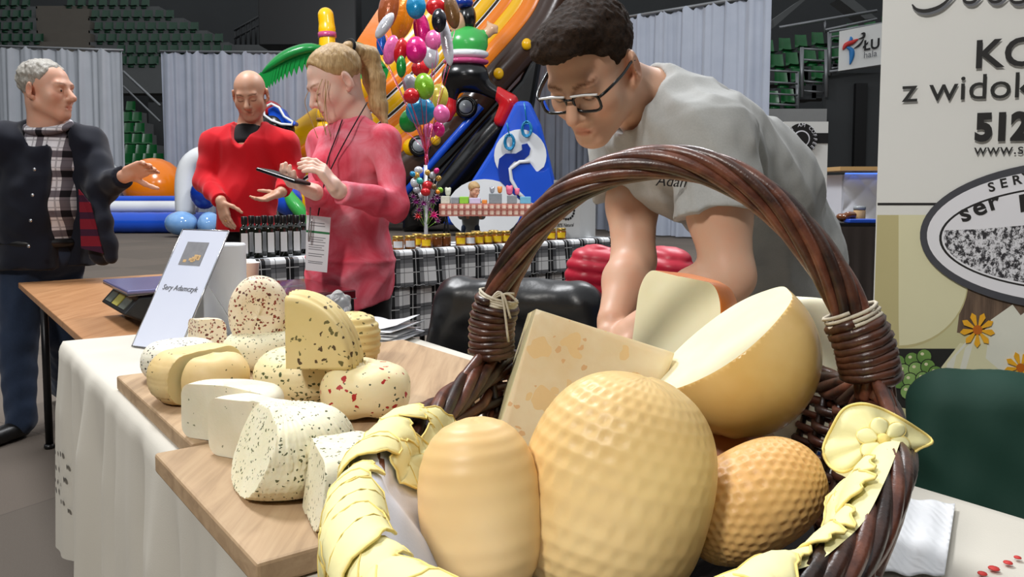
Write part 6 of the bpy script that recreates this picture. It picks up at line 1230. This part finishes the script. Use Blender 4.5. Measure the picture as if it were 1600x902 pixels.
ball('giant_ball', 241, 293, 22.6, 46, 'ball_orange', 'big glossy orange ball standing in the pool'); ball('giant_ball', 157, 297, 22.9, 45, 'ball_clear', 'clear grey ball beside the big orange one')
for x, y, rx, ry, l in ((283, 349, 25, 19, 'pale blue transparent water roller lying in front of the pool'), (327, 351, 17, 20, 'pale blue transparent water roller next to the red sweater')): tag(ellb('water_roller', x, y, 19.2, rx, ry, .35, 'inf_clear'), l, 'inflatable')
ar = empty('inflatable_arch', tuple(IP(300, 330, .2) * [1, 1, 0]), 'white inflatable arch at the pool edge behind the red sweater', 'inflatable'); mb = MB(); mb.tube(smooth_path([IP(290, 335, -.6), IP(289, 285, -.6), IP(297, 256, -.6), IP(318, 243, -.6), IP(345, 250, -.6), IP(352, 290, -.6), IP(352, 335, -.6)], 30), .24, 12); mb.build('tube', 'inf_white', ar)
tag(ellb('inflatable_cushion', 319, 303, 19.6, 20, 24, .4, 'inf_navy'), 'round dark blue inflatable cushion inside the white arch', 'inflatable')
tag(ellb('inflatable_cushion', 450, 313, 19.8, 22, 24, .4, 'inf_blue'), 'blue inflatable cushion between red sweater and phone hand', 'inflatable')
mb = MB(); mb.tube(smooth_path([IP(446, 292, -1), IP(455, 312, -1), IP(470, 332, -1), IP(480, 350, -1)], 14), [.05 + .13 * math.sin(math.pi * i / 13) for i in range(14)], 8); o = mb.build('inflatable_leaf', 'inf_lime'); tag(o, 'bright green inflatable leaf behind the phone hand', 'inflatable')
# pirate hat figure behind the bald man
pf = empty('inflatable_pirate_head', tuple(IP(440, 330, .3) * [1, 1, 0]), 'inflatable figure in a blue white-rimmed hat behind the red sweater', 'inflatable')
mb = MB(); q = [(412, 168), (424, 162), (436, 168), (444, 182), (457, 190), (456, 195), (440, 194), (424, 188), (413, 180)]; mb.prism([(IP(x, y)[0], IP(x, y)[2]) for x, y in q], (0, YI + .3, 0), (1, 0, 0), (0, 0, 1), .35); bevel(mb.build('hat', 'inf_blue', pf, False, True), .08, 3)
mb = MB(); mb.tube([IP(x, y, .15) for x, y in q], .035, 6, closed=True); mb.build('hat_trim', 'inf_white', pf); link('head', Blob().ell(IP(430, 200, .6), (.42, .4, .45), None, .05).ell(IP(452, 205, .6), (.14, .2, .35), None, .05).cap(IP(432, 215, .7), IP(436, 345, .7), .3, .5, .1).mesh('head', .05), 'inf_black', pf); link('headscarf', Blob().ell(IP(420, 172, .65), (.34, .35, .25)).mesh('headscarf', .05), 'inf_red', pf)
# palm
pl = empty('inflatable_palm', tuple(IP(512, 340, .3) * [1, 1, 0]), 'inflatable palm tree with banded yellow trunk and green leaves', 'inflatable')
for k in range(9):
    y0 = 335 - k * 24; mb = MB(); mb.tube([IP(513, y0, .5), IP(513, y0 - 12, .5), IP(513, y0 - 25, .5)], [.27, .31, .27], 14); mb.build('trunk_segment', 'inf_yellow', pl)
    mb = MB(); mb.tube([IP(513, y0 - 1, .5), IP(513, y0 - 6, .5)], .305, 14); mb.build('trunk_band', 'inf_tan', pl)
B = Blob(); B.cap(IP(509, 24, .5), IP(511, 42, .5), .20, .20, .1); B.cap(IP(511, 50, .5), IP(512, 110, .5), .20, .23, .1); inflate('trunk_top', B, 'inf_yellow', pl, .04); mb = MB(); mb.tube([IP(511, 51, .5), IP(511.5, 59, .5)], .235, 14); mb.build('pink_band', 'inf_pink', pl)
def palm_leaf(path, wd, mat):
    sp = smooth_path([IP(x, y, dd) for x, y, dd in path], 18); rad = [wd * (.25 + math.sin(math.pi * (i / 17) ** .8)) for i in range(18)]; mb = MB(); mb.tube(sp, rad, 10, flat=.6); o = mb.build('palm_leaf', mat, pl)
    for i in range(3, 17):
        c = sp[i]; mb = MB(); w_ = .14; mb.add([c + [-w_, -.05, -rad[i] * .5], c + [w_, -.05, -rad[i] * .5], c + [w_, .05, -rad[i] * .5], c + [-w_, .05, -rad[i] * .5], c + [.02, 0, -rad[i] * .6 - .42]], [(0, 1, 4), (1, 2, 4), (2, 3, 4), (3, 0, 4), (0, 3, 2, 1)]); mb.build('leaf_fringe', mat, o, False)
palm_leaf([(520, 82, .3), (485, 76, .0), (450, 86, -.1), (425, 102, -.2), (410, 115, -.2)], .20, 'inf_green'); palm_leaf([(525, 86, .3), (555, 76, .1), (580, 90, .0), (602, 106, -.1)], .24, 'inf_green'); palm_leaf([(530, 95, .1), (560, 92, -.2), (580, 104, -.3), (594, 112, -.3)], .18, 'inf_lime')
# pirate ship slide
sl = empty('inflatable_slide', tuple(IP(690, 330, 1.5) * [1, 1, 0]), 'huge inflatable pirate ship slide striped orange and yellow', 'inflatable')
hull = smooth_path([(430, 400), (520, 345), (600, 288), (640, 257), (680, 223), (728, 176), (779, 119), (823, 70), (852, 32), (872, -10)], 60); tg = np.gradient(hull, axis=0); tg /= np.linalg.norm(tg, axis=1)[:, None]; nm = np.stack([tg[:, 1], -tg[:, 0]], 1)
for off, hw, mat in ((0, 15, 'inf_brown'), (27, 12, 'inf_orange'), (47, 9, 'inf_yellow'), (63, 8, 'inf_orange'), (75, 5, 'inf_white'), (87, 8, 'inf_yellow'), (99, 5, 'inf_white'), (112, 9, 'inf_orange'), (136, 16, 'inf_yellow')):
    pts = hull + nm * off; sel = [q for q in pts if q[1] > -40 and q[0] > 448 and q[1] < 330]; mb = MB(); mb.tube([P(x, y, YI + 1.0 + off * .006) for x, y in sel], hw * PX(YI + 1) * 1.06, 12, flat=1.5); mb.build('hull_band', mat, sl)
    mb = MB(); pts = pts - nm * hw; sel = [q for q in pts if q[1] > -40 and q[0] > 448 and q[1] < 330]; mb.tube([P(x, y, YI + .85 + off * .006) for x, y in sel], .035, 5); mb.build('seam', 'inf_black', sl)
bq = [(-1, 1)] ; mb = MB(); poly = [tuple(q) for q in hull[8:]] + [(860, -60), (640, -60), (560, 60), (480, 200), (455, 330)]; mb.prism([(P(x, y, YI + 2)[0], P(x, y, YI + 2)[2]) for x, y in poly], (0, YI + 2.0, 0), (1, 0, 0), (0, 0, 1), 1.6); mb.build('hull_body', 'inf_orange', sl, False, True)
def panel(name, poly, Y, thick, mat, parent, bv=.06): mb = MB(); mb.prism([(P(x, y, Y)[0], P(x, y, Y)[2]) for x, y in poly], (0, Y, 0), (1, 0, 0), (0, 0, 1), thick); o = mb.build(name, mat, parent, False, True); bevel(o, bv, 3); return o
panel('black_side', [(628, 318), (700, 246), (768, 172), (812, 124), (842, 62), (846, 100), (836, 160), (828, 200), (770, 330), (628, 366)], YI + .95, 1.6, 'inf_black', sl, .15)
mb = MB(); mb.tube([P(x, y, YI + .75) for x, y in ((630, 305), (668, 262), (720, 203), (752, 166))], .10, 10); mb.build('blue_edge', 'inf_blue', sl)
mb = MB(); mb.tube(smooth_path([P(x, y, YI + .7) for x, y in ((650, 345), (700, 290), (760, 220), (815, 165))], 20), [.30 + .15 * i / 19 for i in range(20)], 12); mb.build('slide_bed', 'inf_black', sl)
for x, y, r in ((655, 228, 15), (728, 167, 16)):
    mb = MB(); c = P(x, y, YI + .55); Rk = np.array([[1.0, 0, 0], [0, 0, -1], [0, 1, 0]]); k = PX(YI); mb.lathe([(r * 1.1 * k, -.25), (r * 1.15 * k, 0), (r * .8 * k, .09), (r * .72 * k, .05)], 24, c, Rk); o = mb.build('porthole', 'inf_black', sl); mb = MB(); mb.lathe([(r * .75 * k, 0), (r * .6 * k, .12), (0, .15)], 24, c, Rk); mb.build('porthole_pane', 'inf_grey', o)
    mb = MB(); mb.lathe([(r * .9 * k, -.3), (r * .95 * k, -.2), (0, -.15)], 24, c - [.22, 0, .02], Rk); mb.build('porthole_yellow_ring', 'inf_yellow', o)  # yellow disc set behind and to the left of the porthole
for x, y in ((681, 219), (779, 115), (823, 69)): ellb('yellow_knob', x, y, YI + .7, 8, 9, .12, 'inf_yellow', sl)
dp = empty('dolphin_panel', tuple(P(800, 345, YI - .4) * [1, 1, 0]), 'blue inflatable side panel with a white dolphin emblem', 'inflatable'); YD = YI - 1.0
panel('blue_panel', [(806, 157), (828, 157), (846, 195), (860, 250), (872, 300), (880, 352), (690, 352), (728, 296), (770, 230)], YD, .9, 'inf_blue', dp, .12)
def arc2(cx, cy, rx, ry, n=28): return [(cx + rx * math.cos(t), cy + ry * math.sin(t)) for t in np.linspace(0, 2 * math.pi, n, endpoint=False)]
panel('white_patch', [(p_[0], p_[1]) for p_ in arc2(813, 243, 41, 41) if not (p_[0] > 825 and p_[1] > 268)], YD - .04, .03, 'inf_white', dp, .004); panel('white_patch', arc2(757, 326, 58, 46), YD - .05, .03, 'inf_white', dp, .004)
panel('dolphin_shape', [(778, 262), (780, 248), (790, 240), (806, 240), (816, 234), (815, 226), (824, 224), (829, 232), (827, 242), (816, 252), (804, 252), (796, 260), (798, 276), (806, 296), (812, 312), (796, 298), (782, 284)], YD - .07, .03, 'inf_navy', dp, .004)
panel('dolphin_belly', [(800, 262), (812, 252), (828, 254), (838, 268), (850, 268), (858, 262), (864, 290), (866, 318), (830, 318), (812, 300), (800, 280)], YD - .075, .03, 'inf_blue', dp, .004)
mb = MB(); mb.tube([P(x, y, YD - .09) for x, y in ((828, 252), (812, 253), (797, 264), (799, 281), (810, 301), (830, 320))], .05, 6); mb.build('white_outline', 'inf_white', dp)
for x, y, t0 in ((796, 222, 192), (823, 202, 160)):
    mb = MB(); pts = []
    for i in range(120): a = i * .42; pts.append(P(x + (7 + 1.5 * math.sin(i * .31)) * math.cos(a), y + (11 + 2 * math.sin(i * .17)) * math.sin(a), YD - .25 + .001 * i))
    mb.tube(pts, .018, 5); mb.tube([P(x, y - 10, YD - .2), P(x - 4, t0, YD - .3)], .018, 5); o = mb.build('rope_coil', 'foil_cyan'); tag(o, 'coil of thin blue rope hanging on the dolphin panel' if x < 800 else 'upper coil of blue rope hanging from the red boot', 'rope')
# inflatable sailor on the slide
sf = empty('inflatable_sailor', tuple(P(728, 190, YI - .3)), 'inflatable sailor with striped shirt and red boots climbing the slide', 'inflatable'); YS = YI - .35; k = PX(YS)
S_ = lambda x, y, d=0: P(x, y, YS + d)
inflate('trousers', Blob().ell(S_(727, 118), (36 * k, .42, 26 * k), None, .1).cap(S_(708, 122), S_(704, 152), .24, .17, .12).cap(S_(745, 128), S_(778, 148), .24, .15, .12), 'inf_black', sf)
inflate('boot', Blob().cap(S_(703, 152), S_(702, 170), .17, .17, .05).cap(S_(702, 172), S_(698, 182), .17, .15, .05), 'inf_red', sf); inflate('boot', Blob().cap(S_(778, 146), S_(796, 160), .17, .22, .05).cap(S_(796, 160), S_(782, 188), .22, .17, .05), 'inf_red', sf)
inflate('shirt', Blob().ell(S_(730, 68), (32 * k, .38, 26 * k), None, .1).cap(S_(752, 56), S_(761, 52), .12, .12, .05), 'inf_lime', sf); inflate('white_stripe', Blob().ell(S_(729, 85), (35 * k, .41, 9 * k), None, .05), 'inf_white', sf); inflate('pink_stripe', Blob().ell(S_(728, 97), (36 * k, .43, 7 * k), None, .05), 'inf_pink', sf)
inflate('face', Blob().ell(S_(716, 36), (13 * k, .28, 17 * k), None, .1).cap(S_(716, 48), S_(722, 60), .14, .16, .1), 'inf_skin', sf); inflate('hair', Blob().ell(S_(730, 28, .1), (14 * k, .3, 22 * k), None, .1), 'inf_black', sf); inflate('cap', Blob().ell(S_(724, 5), (16 * k, .3, 9 * k), None, .05), 'inf_navy', sf)
inflate('hand', Blob().cap(S_(761, 52), S_(768, 45), .13, .13, .05).cap(S_(768, 45), S_(762, 35), .06, .05, .03).cap(S_(768, 45), S_(775, 43), .07, .07, .03).cap(S_(768, 47), S_(775, 50), .06, .06, .03), 'inf_skin', sf)
# ================================================================ balloons
YB = 9.0
bal = [(607, 13, 12, 28, -.2, 'copper', 'long copper'), (630, 24, 14, 32, -.25, 'orange', 'tall orange'), (601, 40, 7, 19, -.6, 'white', 'slim white tilted'), (596, 68, 6, 15, .0, 'blue', 'small blue oblong'), (611, 78, 9, 19, -.25, 'rose', 'pale rose oblong'), (650, 10, 12, 16, .0, 'cyan', 'round teal'), (659, 46, 10, 22, .15, 'pink', 'long magenta'), (650, 78, 13, 17, .0, 'pink', 'wide magenta'), (677, 63, 10, 13, 0, 'rose', 'round rose pink'), (673, 88, 10, 16, .1, 'white', 'white heart-bodied'), (626, 80, 8, 17, -.2, 'red', 'narrow red'), (682, 10, 13, 12, 0, 'red', 'round scarlet'), (686, 32, 9, 15, 0, 'black', 'small black'), (698, 66, 7, 30, .15, 'white', 'very long white'), (706, 18, 9, 22, .2, 'brown', 'brown oblong'), (627, 104, 6, 14, 0, 'green', 'slim dark green'), (657, 107, 11, 11, 0, 'red', 'deep red round'), (641, 133, 9, 14, .1, 'silver', 'silvery lilac'), (663, 135, 12, 17, .15, 'lime', 'lime green egg-shaped'), (685, 152, 12, 17, -.1, 'yellow', 'pale yellow egg-shaped'), (643, 150, 10, 10, 0, 'red', 'small shiny red'), (657, 173, 18, 18, 0, 'cyan', 'large round metallic blue'), (641, 188, 13, 16, -.5, 'green', 'metallic green'), (690, 178, 10, 12, .2, 'rose', 'pink and white plump'), (672, 204, 9, 9, 0, 'rose', 'little translucent rose'), (686, 202, 7, 10, .2, 'pink', 'little magenta')]
for i, (x, y, rx, ry, an, col_, desc) in enumerate(bal):
    Yb = YB + .6 * math.sin(i * 2.4) - (.15 if y > 120 else 0); k = PX(Yb); e = empty('foil_balloon', tuple(P(x, y, Yb)), desc + ' foil balloon in the balloon bunch', 'balloon', 'bunch of foil balloons')
    rx, ry = rx * 1.28, ry * 1.22
    ellb('envelope', x, y, Yb, rx, ry, min(rx, ry) * k * .6, 'foil_' + col_, e, -an, 20)
    b0_ = P(x + ry * math.sin(-an) * -1, y + ry * math.cos(an), Yb); mb = MB(); mb.tube(smooth_path([b0_, (b0_ + P(666, 225, YB)) / 2 + [0, .02, -.02], P(666 + (i % 5) - 2, 240, YB), P(665, 262, YB)], 10), .0035, 4); mb.build('ribbon', 'foil_red' if i % 2 else 'foil_rose', e)
bs = empty('balloon_stand', (P(665, 300, YB)[0], YB, 0), 'white pole stand full of small foil toys on sticks', 'stand')
mb = MB(); mb.tube([P(665, 258, YB), (P(665, 300, YB)[0], YB, .03)], .022, 10); mb.build('pole', 'foil_white', bs); mb = MB(); mb.lathe([(.22, 0), (.22, .02), (.05, .04), (0, .04)], 20, (P(665, 300, YB)[0], YB, 0)); mb.build('foot_plate', 'steel_dark', bs)
for i, (x, y, r, col_) in enumerate([(654, 266, 7, 'white'), (650, 274, 6, 'gold'), (645, 272, 5, 'cyan'), (656, 283, 6, 'teal'), (648, 286, 8, 'white'), (668, 270, 5, 'gold'), (676, 274, 6, 'silver'), (682, 267, 5, 'pink'), (685, 279, 5, 'gold'), (672, 284, 6, 'black'), (668, 290, 9, 'red'), (665, 300, 8, 'red'), (651, 297, 6, 'silver'), (688, 297, 5, 'lime'), (684, 300, 4, 'orange'), (678, 292, 5, 'brown'), (658, 305, 5, 'white')]):
    o = ellb('foil_toy', x, y, YB - .06 - .02 * (i % 4), r, r * .85, r * PX(YB) * .7, 'foil_' + col_, bs, .3 * i)
    mb = MB(); mb.tube([P(x, y, YB - .04), P(665, 335, YB)], .003, 4); mb.build('stick', 'foil_white', o)
for i, (x, y, r, col_) in enumerate([(650, 315, 9, 'purple'), (662, 318, 8, 'purple'), (676, 314, 9, 'purple'), (683, 308, 8, 'purple'), (655, 328, 7, 'purple'), (678, 336, 9, 'pink'), (653, 338, 8, 'red'), (672, 327, 6, 'purple'), (646, 307, 7, 'purple'), (684, 345, 6, 'purple')]):
    mb = MB(); c = P(x, y, YB - .07); 
    for j in range(9): a = j * 2 * math.pi / 9 + i; d = np.array([math.cos(a), .5 * math.sin(3 * a), math.sin(a)]); t_ = np.array([-math.sin(a), .2, math.cos(a)]); k = r * PX(YB); mb.add([c + t_ * k * .2, c - t_ * k * .2, c + d * k, c + d * k * .5 + np.array([0, -.02, 0])], [(0, 3, 2), (1, 2, 3), (0, 1, 3), (0, 2, 1)])
    o = mb.build('foil_pinwheel', 'foil_' + col_, bs, False); mb = MB(); mb.tube([c, P(665, 358, YB)], .003, 4); mb.build('stick', 'foil_lime', o)
# ================================================================ toy stall
YT = 14.5; a, b = P(686, 319, YT), P(842, 319, YT); zt = a[2]
e = empty('toy_table', ((a[0] + b[0]) / 2, YT + .4, 0), 'toy stall table under a red gingham cloth', 'table'); mb = MB(); mb.box(((a[0] + b[0]) / 2, YT + .4, zt - .02), ((b[0] - a[0]) / 2, .38, .018)); mb.build('table_top', 'table_wood', e, False)
for x in (a[0] + .1, b[0] - .1):
    for y in (YT + .08, YT + .7): mb = MB(); mb.tube([(x, y, zt - .03), (x + (.12 if y < YT + .3 else -.12), y, 0)], .02, 6); mb.build('leg', 'steel_dark', e)
def gc_(u, v):
    s_ = v * 1.02
    if s_ < .80: return np.array([a[0] + (b[0] - a[0]) * u, YT + .79 - s_, zt + .002])
    return np.array([a[0] + (b[0] - a[0]) * u, YT - .012 - .012 * math.sin(u * 30), zt - (s_ - .8)])
uvgrid('gingham_cloth', gc_, 60, 18, 'gingham', ((b[0] - a[0]) / .11, 1.02 / .11), 'red and cream gingham cloth over the toy stall table', None)
for i, (x, w_, h_, mat, lab) in enumerate([(696, 9, 12, 'toy_cream', 'cream printed carton at the end of the toy stall'), (711, 8, 10, 'toy_grey', 'grey printed carton beside the cream one on the toy stall'), (725, 9, 11, 'toy_green', 'bright green carton on the toy stall'), (742, 11, 9, 'toy_lilac', 'lilac and white carton on the toy stall'), (757, 5, 6, 'toy_orange', 'small orange box on the toy stall'), (774, 13, 16, 'toy_grey', 'grey plastic crate of wrapped toys on the gingham table'), (800, 10, 13, 'toy_grey', 'tall grey plastic bin on the gingham table'), (821, 11, 11, 'toy_blue', 'pale blue plastic tub on the gingham table')]):
    c = P(x, 319, YT + .15); k = PX(YT); mb = MB(); mb.box((c[0], YT + .22, zt + .004 + h_ * k / 2), (w_ * k * .78, .11, h_ * k / 2)); e2 = mb.build('toy_carton', mat, None, False); bevel(e2, .01); tag(e2, lab, 'box', 'boxes on the toy stall')
for i, (x, y, r, mat, lab) in enumerate([(796, 301, 7, 'toy_pink', 'pink soft toy sitting on the grey bin'), (781, 299, 5, 'toy_orange', 'orange soft toy on the plastic crate'), (808, 302, 5, 'toy_pink', 'small rosy soft toy on the tall bin'), (700, 302, 6, 'toy_cream', 'cream soft toy on the end carton'), (769, 300, 5, 'foil_silver', 'silver wrapped ball on the crate')]):
    k = PX(YT); r *= .8; c = P(x, y, YT + .22); c[2] = zt + .006 + k * [13, 16, 13, 12, 16][i] + 1.62 * r * k; B = Blob(); B.ell(c, (r * k, r * k * .8, r * k), None, .03); B.ell(c + [r * k * .6, 0, r * k * .8], (r * k * .45,) * 3, None, .02); B.ell(c + [-r * k * .6, 0, r * k * .8], (r * k * .45,) * 3, None, .02); B.ell(c - [0, 0, r * k], (r * k * .8, r * k * .7, r * k * .6), None, .03)
    o = link('soft_toy', B.mesh('soft_toy', .014), mat); tag(o, lab, 'toy', 'soft toys on the toy stall')
# stall keeper behind the toys
R = hp_frame((.75, -.65), .35); s = 1.15; c = P(741, 297, YT + .92); B = Blob(); L = head(B, c, R, s); nbk = c + np.array([-.05, .08, -.22]); B.cap(L(0, -.03, -.04), nbk, .05, .06, .03); B.chain([nbk, nbk + [-.03, .05, -.3], nbk + [-.03, .05, -.62]], [.08, .11, .12], .05); f_ = nbk + [-.03, .05, -.62]
for q in (-1, 1): B.chain([f_ + np.array([q * .08, 0, 0]), np.array([f_[0] + q * .09, f_[1] - .05, .4]), np.array([f_[0] + q * .1, f_[1], .05])], [.09, .06, .045], .04); B.chain([nbk + np.array([q * .15, 0, -.05]), nbk + np.array([q * .2, -.1, -.28]), nbk + np.array([q * .12 + .06, -.3, -.30])], [.05, .04, .03], .03)
tk = person(B, .014, 'skin_light', None, 'blond stall keeper bending over the toys', tint(c, R, s)); H = Blob(); H.ell(L(0, -.02, .045), np.array([.09, .11, .095]) * s, R, .02); H.ell(L(0, .065, -.05), np.array([.11, .078, .118]) * s, R, .015, 's'); part('hair', H, .012, 'hair_blond', tk)
V = Blob(); V.chain([nbk + [0, 0, -.04], nbk + [-.03, .05, -.3], nbk + [-.03, .05, -.62]], [.12, .165, .16], .05)
for q in (-1, 1): V.chain([nbk + np.array([q * .14, 0, -.05]), nbk + np.array([q * .2, -.1, -.28]), nbk + np.array([q * .14 + .04, -.25, -.295])], [.075, .06, .05], .04)
part('sweater', V, .014, 'child_grey', tk); V = Blob()
for q in (-1, 1): V.chain([f_ + np.array([q * .08, 0, .02]), np.array([f_[0] + q * .09, f_[1] - .05, .4]), np.array([f_[0] + q * .1, f_[1], .09])], [.115, .08, .06], .04)
part('trousers', V, .016, 'jeans', tk)
